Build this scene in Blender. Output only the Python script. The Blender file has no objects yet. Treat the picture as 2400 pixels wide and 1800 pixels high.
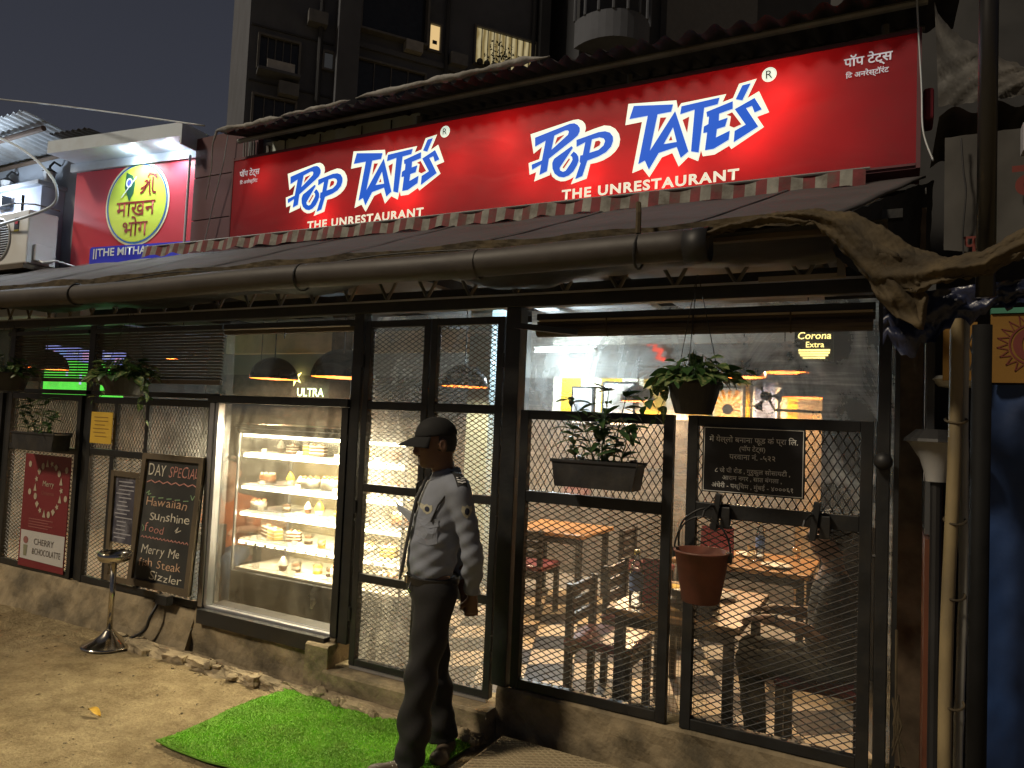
import bpy, bmesh, math, random
import numpy as np
from mathutils import Vector, Matrix, Euler

# ------------------------------------------------------------------ camera
sc = bpy.context.scene
C = sc.collection
YAW, PITCH, ROLL = math.radians(28.2), math.radians(3.0), math.radians(2.46)
fwd = Vector((-math.sin(YAW) * math.cos(PITCH), math.cos(YAW) * math.cos(PITCH), math.sin(PITCH)))
rgt = Vector((math.cos(YAW), math.sin(YAW), 0))
upv = rgt.cross(fwd)
r2 = rgt * math.cos(ROLL) + upv * math.sin(ROLL)
u2 = upv * math.cos(ROLL) - rgt * math.sin(ROLL)
cam_data = bpy.data.cameras.new('camera')
cam = bpy.data.objects.new('camera', cam_data)
C.objects.link(cam)
cam.matrix_world = Matrix(((r2.x, u2.x, -fwd.x, 0.0), (r2.y, u2.y, -fwd.y, -3.55), (r2.z, u2.z, -fwd.z, 1.70), (0, 0, 0, 1)))
cam_data.sensor_width = 36
cam_data.lens = 25.5
cam_data.clip_start = 0.05
cam_data.clip_end = 600
sc.camera = cam

# ------------------------------------------------------------------ night sky, street light, exposure
world = bpy.data.worlds.new('World')
sc.world = world
world.use_nodes = True
wn, wl = world.node_tree.nodes, world.node_tree.links
bg = wn['Background']
tcw = wn.new('ShaderNodeTexCoord')
sepw = wn.new('ShaderNodeSeparateXYZ')
rmp = wn.new('ShaderNodeValToRGB')
wl.new(tcw.outputs['Generated'], sepw.inputs[0])
wl.new(sepw.outputs['Z'], rmp.inputs[0])
rmp.color_ramp.elements[0].position = 0.0
rmp.color_ramp.elements[0].color = (0.62, 0.66, 0.85, 1)
rmp.color_ramp.elements[1].position = 0.75
rmp.color_ramp.elements[1].color = (0.20, 0.22, 0.32, 1)
wl.new(rmp.outputs[0], bg.inputs[0])
bg.inputs[1].default_value = 0.088

sun_d = bpy.data.lights.new('street_glow', 'SUN')
sun_d.energy = 2.2
sun_d.angle = math.radians(7)
sun_d.color = (1.0, 0.84, 0.62)
sun = bpy.data.objects.new('street_glow', sun_d)
C.objects.link(sun)
sun.rotation_euler = Vector((0.50, 0.66, -0.80)).to_track_quat('-Z', 'Y').to_euler()

sc.view_settings.view_transform = 'Standard'
sc.view_settings.look = 'None'
sc.view_settings.exposure = 0.0
sc.view_settings.gamma = 1.0
sc.view_settings.use_curve_mapping = False
sc.cycles.use_denoising = True
sc.cycles.max_bounces = 8
sc.cycles.diffuse_bounces = 3
sc.cycles.glossy_bounces = 3
sc.cycles.transparent_max_bounces = 16
sc.cycles.sample_clamp_indirect = 4.0
sc.cycles.caustics_reflective = False
sc.cycles.caustics_refractive = False

rnd = random.Random(7)
PI = math.pi

# ------------------------------------------------------------------ mesh helpers
class MB:
    """collects faces; build() links them as one mesh object"""
    def __init__(s): s.v = []; s.f = []
    def box(s, x0, x1, y0, y1, z0, z1):
        n = len(s.v)
        s.v += [(x0, y0, z0), (x1, y0, z0), (x1, y1, z0), (x0, y1, z0), (x0, y0, z1), (x1, y0, z1), (x1, y1, z1), (x0, y1, z1)]
        s.f += [tuple(n + i for i in q) for q in ((0, 3, 2, 1), (4, 5, 6, 7), (0, 1, 5, 4), (1, 2, 6, 5), (2, 3, 7, 6), (3, 0, 4, 7))]
        return s
    def obox(s, M, sx, sy, sz):
        n = len(s.v)
        for z in (-1, 1):
            for x, y in ((-1, -1), (1, -1), (1, 1), (-1, 1)):
                s.v.append(tuple(M @ Vector((x * sx / 2, y * sy / 2, z * sz / 2))))
        s.f += [tuple(n + i for i in q) for q in ((0, 3, 2, 1), (4, 5, 6, 7), (0, 1, 5, 4), (1, 2, 6, 5), (2, 3, 7, 6), (3, 0, 4, 7))]
        return s
    def tube(s, pts, r, n=8, cap=True, twist=0.0):
        pts = [Vector(p) for p in pts]
        rr = r if isinstance(r, (list, tuple)) else [r] * len(pts)
        base = len(s.v)
        prev = None
        for i, p in enumerate(pts):
            t = (pts[min(i + 1, len(pts) - 1)] - pts[max(i - 1, 0)]).normalized()
            if prev is None:
                a = Vector((0, 0, 1)) if abs(t.z) < .9 else Vector((1, 0, 0))
                nx = t.cross(a).normalized()
            else:
                nx = (prev - t * prev.dot(t)).normalized()
            prev = nx
            ny = t.cross(nx)
            for k in range(n):
                a = 2 * PI * k / n + twist
                s.v.append(tuple(p + (nx * math.cos(a) + ny * math.sin(a)) * rr[i]))
        for i in range(len(pts) - 1):
            for k in range(n):
                a, b = base + i * n + k, base + i * n + (k + 1) % n
                s.f.append((a, b, b + n, a + n))
        if cap:
            s.f.append(tuple(base + k for k in reversed(range(n))))
            s.f.append(tuple(base + (len(pts) - 1) * n + k for k in range(n)))
        return s
    def lathe(s, prof, c=(0, 0, 0), n=24, a0=0.0, a1=2 * PI):
        base = len(s.v)
        closed = abs(a1 - a0 - 2 * PI) < 1e-6
        m = n if closed else n + 1
        for (r, z) in prof:
            for k in range(m):
                a = a0 + (a1 - a0) * k / n
                s.v.append((c[0] + r * math.cos(a), c[1] + r * math.sin(a), c[2] + z))
        for i in range(len(prof) - 1):
            for k in range(n):
                a, b = base + i * m + k, base + i * m + (k + 1) % m
                s.f.append((a, b, b + m, a + m))
        return s
    def grid(s, fn, nu, nv):
        base = len(s.v)
        for i in range(nu + 1):
            for j in range(nv + 1):
                s.v.append(tuple(fn(i / nu, j / nv)))
        for i in range(nu):
            for j in range(nv):
                a = base + i * (nv + 1) + j
                s.f.append((a, a + nv + 1, a + nv + 2, a + 1))
        return s
    def poly(s, pts):
        n = len(s.v); s.v += [tuple(p) for p in pts]; s.f.append(tuple(range(n, n + len(pts)))); return s
    def prism(s, pts2, fn, d):
        """pts2: outline; fn(a,b,depth)->xyz"""
        n = len(s.v); k = len(pts2)
        s.v += [tuple(fn(a, b, 0)) for a, b in pts2] + [tuple(fn(a, b, d)) for a, b in pts2]
        s.f.append(tuple(range(n, n + k))); s.f.append(tuple(reversed(range(n + k, n + 2 * k))))
        for i in range(k):
            j = (i + 1) % k
            s.f.append((n + i, n + k + i, n + k + j, n + j))
        return s
    def ball(s, c, r, n=10, m=7):
        rx, ry, rz = r if isinstance(r, (list, tuple)) else (r, r, r)
        b = len(s.v)
        for i in range(m + 1):
            t = PI * i / m
            for k in range(n):
                a = 2 * PI * k / n
                s.v.append((c[0] + rx * math.sin(t) * math.cos(a), c[1] + ry * math.sin(t) * math.sin(a), c[2] + rz * math.cos(t)))
        for i in range(m):
            for k in range(n):
                a, d = b + i * n + k, b + i * n + (k + 1) % n
                s.f.append((a, a + n, d + n, d))
        return s
    def mesh(s, name, mat=None, smooth=False):
        me = bpy.data.meshes.new(name)
        me.from_pydata(s.v, [], s.f)
        me.validate(); me.update()
        if mat: me.materials.append(mat)
        if smooth: me.polygons.foreach_set('use_smooth', [True] * len(me.polygons))
        return me
    def build(s, name, mat, parent=None, smooth=False, bevel=0.0, fix=False):
        me = s.mesh(name, mat, smooth)
        if fix:
            bm = bmesh.new(); bm.from_mesh(me); bmesh.ops.remove_doubles(bm, verts=bm.verts, dist=1e-5)
            bmesh.ops.recalc_face_normals(bm, faces=bm.faces); bm.to_mesh(me); bm.free()
        return link(name, me, parent, bevel)

ROOT = {}
def link(name, me, parent=None, bevel=0.0):
    o = bpy.data.objects.new(name, me)
    C.objects.link(o)
    if parent:
        o.parent = parent
        if parent.name in ROOT: o.matrix_parent_inverse = ROOT[parent.name].inverted()
    if bevel:
        m = o.modifiers.new('bevel', 'BEVEL'); m.width = bevel; m.segments = 2; m.limit_method = 'ANGLE'
    return o

def tag(o, label=None, cat=None, group=None, kind=None):
    if label: o['label'] = label
    if cat: o['category'] = cat
    if group: o['group'] = group
    if kind: o['kind'] = kind
    return o

def thing(name, label, cat, loc=(0, 0, 0), group=None, rot=None):
    """Empty at a thing's base; its parts are given in world coordinates"""
    o = bpy.data.objects.new(name, None)
    o.empty_display_size = .1
    C.objects.link(o)
    o.location = loc
    if rot: o.rotation_euler = rot
    ROOT[o.name] = Matrix.Translation(loc) @ (Euler(rot).to_matrix().to_4x4() if rot else Matrix())
    return tag(o, label, cat, group)

def local_thing(name, label, cat, group=None):
    """Empty at the origin; parts in local coordinates, moved later"""
    o = bpy.data.objects.new(name, None)
    o.empty_display_size = .1
    C.objects.link(o)
    return tag(o, label, cat, group)

def dup(o, loc=None, rotz=None, label=None, parent=None):
    c = o.copy(); C.objects.link(c)
    if parent: c.parent = parent
    if loc is not None: c.location = loc
    if rotz is not None: c.rotation_euler = (0, 0, rotz)
    if label: c['label'] = label
    for ch in list(o.children): dup(ch, parent=c)
    return c

def flat_mesh(polys, fn):
    """filled 2D outline(s) with holes -> mesh through a 2D curve; fn(a,b)->xyz"""
    cu = bpy.data.curves.new('outline', 'CURVE'); cu.dimensions = '2D'; cu.fill_mode = 'BOTH'
    for p in polys:
        sp = cu.splines.new('POLY'); sp.points.add(len(p) - 1)
        for q, (a, b) in zip(sp.points, p): q.co = (a, b, 0, 1)
        sp.use_cyclic_u = True
    o = bpy.data.objects.new('outline', cu); C.objects.link(o)
    dg = bpy.context.evaluated_depsgraph_get()
    me = bpy.data.meshes.new_from_object(o.evaluated_get(dg))
    bpy.data.objects.remove(o); bpy.data.curves.remove(cu)
    for v in me.vertices: v.co = fn(v.co.x, v.co.y)
    return me

def flat(name, polys, fn, mat, parent=None):
    me = flat_mesh(polys, fn); me.name = name
    me.materials.clear(); me.materials.append(mat)
    return link(name, me, parent)

def text_mesh(body, size=1.0, offset=0.0, align='LEFT', shear=0.0, space=1.0):
    cu = bpy.data.curves.new('text', 'FONT'); cu.body = body; cu.size = size; cu.offset = offset
    cu.align_x = align; cu.shear = shear; cu.space_character = space
    cu.resolution_u = 3
    o = bpy.data.objects.new('text', cu); C.objects.link(o)
    dg = bpy.context.evaluated_depsgraph_get()
    me = bpy.data.meshes.new_from_object(o.evaluated_get(dg))
    bpy.data.objects.remove(o); bpy.data.curves.remove(cu)
    return me

def text(name, body, fn, mat, parent=None, width=None, height=None, x=0.0, z=0.0, size=None, offset=0.0, align='LEFT', shear=0.0, space=1.0):
    """flat lettering: fits to width (and height) at (x,z) baseline"""
    me = text_mesh(body, 1.0, offset, 'LEFT', shear, space)
    xs = [v.co.x for v in me.vertices]; ys = [v.co.y for v in me.vertices]
    x0, x1, y0, y1 = min(xs), max(xs), min(ys), max(ys)
    sx = sy = size or 1
    if width: sx = sy = width / (x1 - x0)
    if height: sy = height / max(y1, 1e-6)
    if height and not width: sx = sy
    w = (x1 - x0) * sx
    ox = x - (w / 2 if align == 'CENTER' else 0)
    for v in me.vertices: v.co = fn(ox + (v.co.x - x0) * sx, z + v.co.y * sy)
    me.name = name; me.materials.clear(); me.materials.append(mat)
    return link(name, me, parent)

# ---- distance fields -> smooth organic meshes (surface nets)
def sd_cap(P, a, b, ra, rb=None):
    rb = ra if rb is None else rb
    a = np.array(a, np.float32); b = np.array(b, np.float32)
    ab = b - a; t = np.clip(((P - a) @ ab) / max(float(ab @ ab), 1e-9), 0, 1)
    return np.linalg.norm(P - a - t[..., None] * ab, axis=-1) - (ra + (rb - ra) * t)
def sd_ell(P, c, r):
    r = np.array(r, np.float32); q = (P - np.array(c, np.float32)) / r
    k = np.linalg.norm(q, axis=-1)
    return (k - 1) * float(min(r)) * .6 + (k - 1) * float(np.mean(r)) * .4
def smin(a, b, k):
    h = np.clip(.5 + .5 * (b - a) / k, 0, 1)
    return b + (a - b) * h - k * h * (1 - h)
def sdf_mesh(f, lo, hi, h):
    ax = [np.arange(lo[i], hi[i] + h, h, dtype=np.float32) for i in range(3)]
    G = np.stack(np.meshgrid(*ax, indexing='ij'), -1)
    V = f(G); S = V < 0
    n = np.array(V.shape)
    acc = np.zeros(tuple(n - 1) + (3,), np.float32); cnt = np.zeros(tuple(n - 1), np.float32)
    corners = [(i, j, k) for i in (0, 1) for j in (0, 1) for k in (0, 1)]
    sl = lambda c: tuple(slice(c[i], n[i] - 1 + c[i]) for i in range(3))
    for c in corners:
        for d in range(3):
            if c[d] == 0:
                e = list(c); e[d] = 1
                va, vb = V[sl(c)], V[sl(e)]
                m = (va < 0) != (vb < 0)
                t = np.where(m, va / np.where(m, va - vb, 1), 0)
                for q in range(3):
                    acc[..., q] += np.where(m, c[q] + (t if q == d else 0), 0)
                cnt += m
    act = cnt > 0
    idx = -np.ones(tuple(n - 1), np.int64); idx[act] = np.arange(int(act.sum()))
    pos = np.argwhere(act) + acc[act] / cnt[act][:, None]
    verts = pos * h + np.array(lo)
    faces = []
    for d in range(3):
        a, b = [x for x in range(3) if x != d]
        s0 = [slice(1, n[i] - 1) for i in range(3)]; s0[d] = slice(0, n[d] - 1)
        s1 = list(s0); s1[d] = slice(1, n[d])
        A, B = S[tuple(s0)], S[tuple(s1)]
        e = np.argwhere(A != B)
        if len(e) == 0: continue
        off = np.ones(3, int); off[d] = 0
        e = e + off
        ins = S[tuple(e.T)]
        def cell(da, db):
            q = e.copy(); q[:, a] -= da; q[:, b] -= db
            return idx[tuple(q.T)]
        quad = np.stack([cell(1, 1), cell(0, 1), cell(0, 0), cell(1, 0)], 1)
        flip = ins if d != 1 else ~ins
        quad[~flip] = quad[~flip][:, ::-1]
        faces.append(quad)
    faces = np.concatenate(faces)
    faces = faces[(faces >= 0).all(1)]
    mb = MB(); mb.v = [tuple(map(float, p)) for p in verts]; mb.f = [tuple(map(int, q)) for q in faces]
    return mb

# ------------------------------------------------------------------ materials
def newmat(name):
    m = bpy.data.materials.new(name); m.use_nodes = True
    return m, m.node_tree.nodes, m.node_tree.links, m.node_tree.nodes['Principled BSDF']

def pm(name, col, rough=.6, metal=0.0, var=.15, scale=6.0, bump=0.0, bscale=60.0, dirt=None, dscale=3.0, damt=.5, spec=.5, stretch=(1, 1, 1)):
    m, N, L, b = newmat(name)
    tc = N.new('ShaderNodeTexCoord'); mp = N.new('ShaderNodeMapping'); mp.inputs['Scale'].default_value = stretch
    L.new(tc.outputs['Object'], mp.inputs[0])
    nz = N.new('ShaderNodeTexNoise'); nz.inputs['Scale'].default_value = scale; nz.inputs['Detail'].default_value = 6
    L.new(mp.outputs[0], nz.inputs['Vector'])
    mx = N.new('ShaderNodeMix'); mx.data_type = 'RGBA'
    mx.inputs[6].default_value = (*[c * (1 - var) for c in col], 1); mx.inputs[7].default_value = (*[min(1, c * (1 + var)) for c in col], 1)
    mr = N.new('ShaderNodeMapRange'); mr.inputs[1].default_value = .3; mr.inputs[2].default_value = .7
    L.new(nz.outputs['Fac'], mr.inputs[0]); L.new(mr.outputs[0], mx.inputs[0])
    out = mx.outputs[2]
    if dirt:
        n2 = N.new('ShaderNodeTexNoise'); n2.inputs['Scale'].default_value = dscale; n2.inputs['Detail'].default_value = 8; n2.inputs['Roughness'].default_value = .65
        L.new(mp.outputs[0], n2.inputs['Vector'])
        r2_ = N.new('ShaderNodeMapRange'); r2_.inputs[1].default_value = .48; r2_.inputs[2].default_value = .68; r2_.inputs[4].default_value = damt
        L.new(n2.outputs['Fac'], r2_.inputs[0])
        m2 = N.new('ShaderNodeMix'); m2.data_type = 'RGBA'; m2.inputs[7].default_value = (*dirt, 1)
        L.new(out, m2.inputs[6]); L.new(r2_.outputs[0], m2.inputs[0]); out = m2.outputs[2]
    L.new(out, b.inputs['Base Color'])
    b.inputs['Metallic'].default_value = metal
    b.inputs['Specular IOR Level'].default_value = spec
    rr = N.new('ShaderNodeMapRange'); rr.inputs[3].default_value = max(.03, rough - .12); rr.inputs[4].default_value = min(1, rough + .12)
    L.new(nz.outputs['Fac'], rr.inputs[0]); L.new(rr.outputs[0], b.inputs['Roughness'])
    if bump:
        n3 = N.new('ShaderNodeTexNoise'); n3.inputs['Scale'].default_value = bscale; n3.inputs['Detail'].default_value = 5
        L.new(mp.outputs[0], n3.inputs['Vector'])
        bp = N.new('ShaderNodeBump'); bp.inputs['Strength'].default_value = bump; bp.inputs['Distance'].default_value = .01
        L.new(n3.outputs['Fac'], bp.inputs['Height']); L.new(bp.outputs[0], b.inputs['Normal'])
    return m

def em(name, col, strength):
    m, N, L, b = newmat(name)
    N.remove(b); e = N.new('ShaderNodeEmission'); e.inputs[0].default_value = (*col, 1); e.inputs[1].default_value = strength
    L.new(e.outputs[0], N['Material Output'].inputs[0])
    return m

def lit(name, col, strength, rough=.4):
    """backlit print: its own colour plus light through it"""
    m, N, L, b = newmat(name)
    b.inputs['Base Color'].default_value = (*col, 1); b.inputs['Roughness'].default_value = rough
    b.inputs['Emission Color'].default_value = (*col, 1); b.inputs['Emission Strength'].default_value = strength
    return m

def glass(name, tint=(1, 1, 1), gloss=.1, rough=.02, haze=0.0):
    m, N, L, b = newmat(name); N.remove(b)
    t = N.new('ShaderNodeBsdfTransparent'); t.inputs[0].default_value = (*tint, 1)
    g = N.new('ShaderNodeBsdfGlossy'); g.inputs['Roughness'].default_value = rough; g.inputs[0].default_value = (1, 1, 1, 1)
    fr = N.new('ShaderNodeFresnel'); fr.inputs[0].default_value = 1.45
    ad = N.new('ShaderNodeMath'); ad.operation = 'MULTIPLY'; ad.inputs[1].default_value = gloss * 10
    L.new(fr.outputs[0], ad.inputs[0])
    mx = N.new('ShaderNodeMixShader'); L.new(ad.outputs[0], mx.inputs[0]); L.new(t.outputs[0], mx.inputs[1]); L.new(g.outputs[0], mx.inputs[2])
    L.new(mx.outputs[0], N['Material Output'].inputs[0])
    return m

def film(name, base=.05, amp=.3, scale=(3, 3, 1.2), rough=.25, col=(.85, .85, .8), gloss=.25, swirl=5.0):
    """clear plastic sheet, scuffed and dusty: see-through with whitish streaks"""
    m, N, L, b = newmat(name); N.remove(b)
    tc = N.new('ShaderNodeTexCoord'); mp = N.new('ShaderNodeMapping'); mp.inputs['Scale'].default_value = scale
    L.new(tc.outputs['Object'], mp.inputs[0])
    n1 = N.new('ShaderNodeTexNoise'); n1.inputs['Scale'].default_value = 1.6; n1.inputs['Detail'].default_value = 9; n1.inputs['Roughness'].default_value = .62; n1.inputs['Distortion'].default_value = 1.6
    L.new(mp.outputs[0], n1.inputs['Vector'])
    ws = []
    for ang, dist in ((.5, 1.4), (-.9, 2.2)):
        m_ = N.new('ShaderNodeMapping'); m_.inputs['Rotation'].default_value = (0, ang, 0); m_.inputs['Scale'].default_value = (swirl * .35, 1, swirl * 6)
        L.new(tc.outputs['Object'], m_.inputs[0])
        w_ = N.new('ShaderNodeTexNoise'); w_.inputs['Scale'].default_value = 1.3; w_.inputs['Detail'].default_value = 6; w_.inputs['Distortion'].default_value = dist
        L.new(m_.outputs[0], w_.inputs['Vector'])
        q_ = N.new('ShaderNodeMapRange'); q_.inputs[1].default_value = .45; q_.inputs[2].default_value = .75; L.new(w_.outputs['Fac'], q_.inputs[0]); ws.append(q_)
    wv = N.new('ShaderNodeMath'); wv.operation = 'MAXIMUM'; L.new(ws[0].outputs[0], wv.inputs[0]); L.new(ws[1].outputs[0], wv.inputs[1])
    a1 = N.new('ShaderNodeMapRange'); a1.inputs[1].default_value = .42; a1.inputs[2].default_value = .75
    L.new(n1.outputs['Fac'], a1.inputs[0])
    pw = N.new('ShaderNodeMath'); pw.operation = 'POWER'; pw.inputs[1].default_value = 1.3; L.new(wv.outputs[0], pw.inputs[0])
    mu = N.new('ShaderNodeMath'); mu.operation = 'MULTIPLY'; L.new(pw.outputs[0], mu.inputs[0]); L.new(a1.outputs[0], mu.inputs[1])
    s1 = N.new('ShaderNodeMath'); s1.operation = 'MULTIPLY_ADD'; s1.inputs[1].default_value = amp; s1.inputs[2].default_value = base
    L.new(mu.outputs[0], s1.inputs[0])
    s2 = N.new('ShaderNodeMath'); s2.operation = 'MULTIPLY_ADD'; s2.inputs[1].default_value = amp * .45
    L.new(a1.outputs[0], s2.inputs[0]); L.new(s1.outputs[0], s2.inputs[2])
    tr = N.new('ShaderNodeBsdfTransparent')
    di = N.new('ShaderNodeBsdfDiffuse'); di.inputs[0].default_value = (*col, 1)
    tl = N.new('ShaderNodeBsdfTranslucent'); tl.inputs[0].default_value = (*col, 1)
    dm = N.new('ShaderNodeMixShader'); dm.inputs[0].default_value = .75; L.new(di.outputs[0], dm.inputs[1]); L.new(tl.outputs[0], dm.inputs[2])
    mx = N.new('ShaderNodeMixShader'); L.new(s2.outputs[0], mx.inputs[0]); L.new(tr.outputs[0], mx.inputs[1]); L.new(dm.outputs[0], mx.inputs[2])
    gl = N.new('ShaderNodeBsdfGlossy'); gl.inputs['Roughness'].default_value = rough
    bp = N.new('ShaderNodeBump'); bp.inputs['Strength'].default_value = .25; L.new(n1.outputs['Fac'], bp.inputs['Height']); L.new(bp.outputs[0], gl.inputs['Normal'])
    fr = N.new('ShaderNodeFresnel'); fr.inputs[0].default_value = 1.4
    fm = N.new('ShaderNodeMath'); fm.operation = 'MULTIPLY'; fm.inputs[1].default_value = gloss * 4; L.new(fr.outputs[0], fm.inputs[0])
    m2 = N.new('ShaderNodeMixShader'); L.new(fm.outputs[0], m2.inputs[0]); L.new(mx.outputs[0], m2.inputs[1]); L.new(gl.outputs[0], m2.inputs[2])
    L.new(m2.outputs[0], N['Material Output'].inputs[0])
    return m

def translucent(name, col, glow, tl=.75, var=.0):
    """printed flex sheet lit by tubes behind it"""
    m, N, L, b = newmat(name)
    b.inputs['Base Color'].default_value = (*col, 1); b.inputs['Roughness'].default_value = .45
    t = N.new('ShaderNodeBsdfTranslucent'); t.inputs[0].default_value = (*glow, 1)
    mx = N.new('ShaderNodeMixShader'); mx.inputs[0].default_value = tl
    tc = N.new('ShaderNodeTexCoord'); mp = N.new('ShaderNodeMapping'); mp.inputs['Rotation'].default_value = (0, .6, 0); mp.inputs['Scale'].default_value = (1.0, 1, 2.6)
    nz = N.new('ShaderNodeTexNoise'); nz.inputs['Scale'].default_value = 1.6; nz.inputs['Detail'].default_value = 2; nz.inputs['Distortion'].default_value = .6
    L.new(tc.outputs['Object'], mp.inputs[0]); L.new(mp.outputs[0], nz.inputs['Vector'])
    bp = N.new('ShaderNodeBump'); bp.inputs['Strength'].default_value = .22; bp.inputs['Distance'].default_value = .03; L.new(nz.outputs['Fac'], bp.inputs['Height'])
    L.new(bp.outputs[0], b.inputs['Normal']); L.new(bp.outputs[0], t.inputs['Normal'])
    n2 = N.new('ShaderNodeTexNoise'); n2.inputs['Scale'].default_value = 5; n2.inputs['Detail'].default_value = 9; n2.inputs['Roughness'].default_value = .7; L.new(tc.outputs['Object'], n2.inputs['Vector'])
    dm = N.new('ShaderNodeMix'); dm.data_type = 'RGBA'; dm.inputs[6].default_value = (*col, 1); dm.inputs[7].default_value = (*[c * .45 + .03 for c in col], 1)
    rg = N.new('ShaderNodeMapRange'); rg.inputs[1].default_value = .5; rg.inputs[2].default_value = .75; L.new(n2.outputs['Fac'], rg.inputs[0]); L.new(rg.outputs[0], dm.inputs[0]); L.new(dm.outputs[2], b.inputs['Base Color'])
    L.new(b.outputs[0], mx.inputs[1]); L.new(t.outputs[0], mx.inputs[2]); L.new(mx.outputs[0], N['Material Output'].inputs[0])
    return m

def point(name, loc, power, col, r=.03, parent=None):
    d = bpy.data.lights.new(name, 'POINT'); d.energy = power; d.color = col; d.shadow_soft_size = r
    o = bpy.data.objects.new(name, d); C.objects.link(o); o.location = loc
    if parent:
        o.parent = parent
        if parent.name in ROOT: o.matrix_parent_inverse = ROOT[parent.name].inverted()
    return o
def spot(name, loc, tgt, power, col, size=90, r=.03, blend=.6, parent=None):
    d = bpy.data.lights.new(name, 'SPOT'); d.energy = power; d.color = col; d.shadow_soft_size = r; d.spot_size = math.radians(size); d.spot_blend = blend
    o = bpy.data.objects.new(name, d); C.objects.link(o); o.location = loc
    o.rotation_euler = (Vector(tgt) - Vector(loc)).to_track_quat('-Z', 'Y').to_euler()
    if parent:
        o.parent = parent
        if parent.name in ROOT: o.matrix_parent_inverse = ROOT[parent.name].inverted()
    return o
def area(name, loc, tgt, sx, sy, power, col, parent=None):
    d = bpy.data.lights.new(name, 'AREA'); d.shape = 'RECTANGLE'; d.size = sx; d.size_y = sy; d.energy = power; d.color = col
    o = bpy.data.objects.new(name, d); C.objects.link(o); o.location = loc
    o.rotation_euler = (Vector(tgt) - Vector(loc)).to_track_quat('-Z', 'Y').to_euler()
    if parent:
        o.parent = parent
        if parent.name in ROOT: o.matrix_parent_inverse = ROOT[parent.name].inverted()
    return o

M = {}
M['frame'] = pm('black painted steel', (.011, .012, .013), .42, 0, .3, 8, .15, 40, dirt=(.045, .037, .025), dscale=5, damt=.3)
M['mesh'] = pm('black expanded steel', (.018, .018, .018), .45, 0, .3, 20, 0, 0, dirt=(.06, .045, .03), dscale=14, damt=.4)
M['wiremesh'] = pm('thin steel wire', (.16, .13, .09), .5, .3)
M['alu'] = pm('brushed aluminium', (.5, .5, .52), .35, .8, .1)
M['steel'] = pm('stainless steel', (.62, .58, .5), .16, 1.0, .08, 12)
M['concrete'] = pm('dirty concrete', (.24, .19, .115), .9, 0, .4, 6, .9, 26, dirt=(.05, .042, .027), dscale=3.2, damt=.85)
M['mortar'] = pm('broken mortar', (.30, .24, .15), .95, 0, .4, 9, .8, 35, dirt=(.07, .055, .035), dscale=6, damt=.6)
M['dark_in'] = pm('dark interior paint', (.045, .047, .05), .8, 0, .2)
M['ceil'] = pm('dusty dark ceiling', (.10, .10, .10), .9, 0, .3, 3)
M['tarp_black'] = pm('black tarpaulin', (.009, .009, .010), .6, 0, .4, 5, .3, 12)
M['canvas'] = pm('brown torn canvas', (.062, .045, .022), .9, 0, .5, 7, .45, 45, dirt=(.022, .016, .009), dscale=5, damt=.85)
M['roof'] = pm('grey roofing felt', (.062, .058, .062), .8, 0, .18, 5, .35, 25, dirt=(.035, .032, .03), dscale=2.5, damt=.6, stretch=(.5, 2, 2))
M['pipe'] = pm('dusty grey pipe', (.042, .036, .033), .6, 0, .2, 4, .1, 30, dirt=(.02, .016, .013), dscale=3, damt=.6)
M['corr'] = pm('corrugated sheet', (.20, .21, .22), .6, .2, .3, 6, .1, 30, dirt=(.07, .05, .035), dscale=3, damt=.7)
M['corr_light'] = pm('galvanised sheet', (.42, .46, .50), .5, .3, .2, 5, 0, 0, dirt=(.2, .17, .13), dscale=3, damt=.5)
M['corr_dark'] = pm('dark corrugated sheet', (.032, .029, .029), .75, 0, .3, 6, .1, 30, dirt=(.10, .085, .07), dscale=4, damt=.4)  # dark base colour with paler blotches
M['wood'] = pm('dark wood', (.07, .05, .03), .6, 0, .3, 4, .2, 20, stretch=(1, 1, 8))
M['black'] = pm('matt black', (.012, .012, .013), .55, 0, .3)
M['rubber'] = pm('black rubber cable', (.01, .01, .01), .5)

# ================================================================== SETTING
def vnoise(x, y, seed=0):
    """small smooth pseudo noise -1..1"""
    return (math.sin(x * 3.1 + seed) * math.cos(y * 2.7 + seed * 1.7) + .6 * math.sin(x * 7.3 + y * 5.1 + seed * 2.3) + .4 * math.sin(x * 13.7 - y * 11.9 + seed) + .25 * math.sin(x * 29.0 + y * 31.0 + seed * .7)) / 2.25

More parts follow.
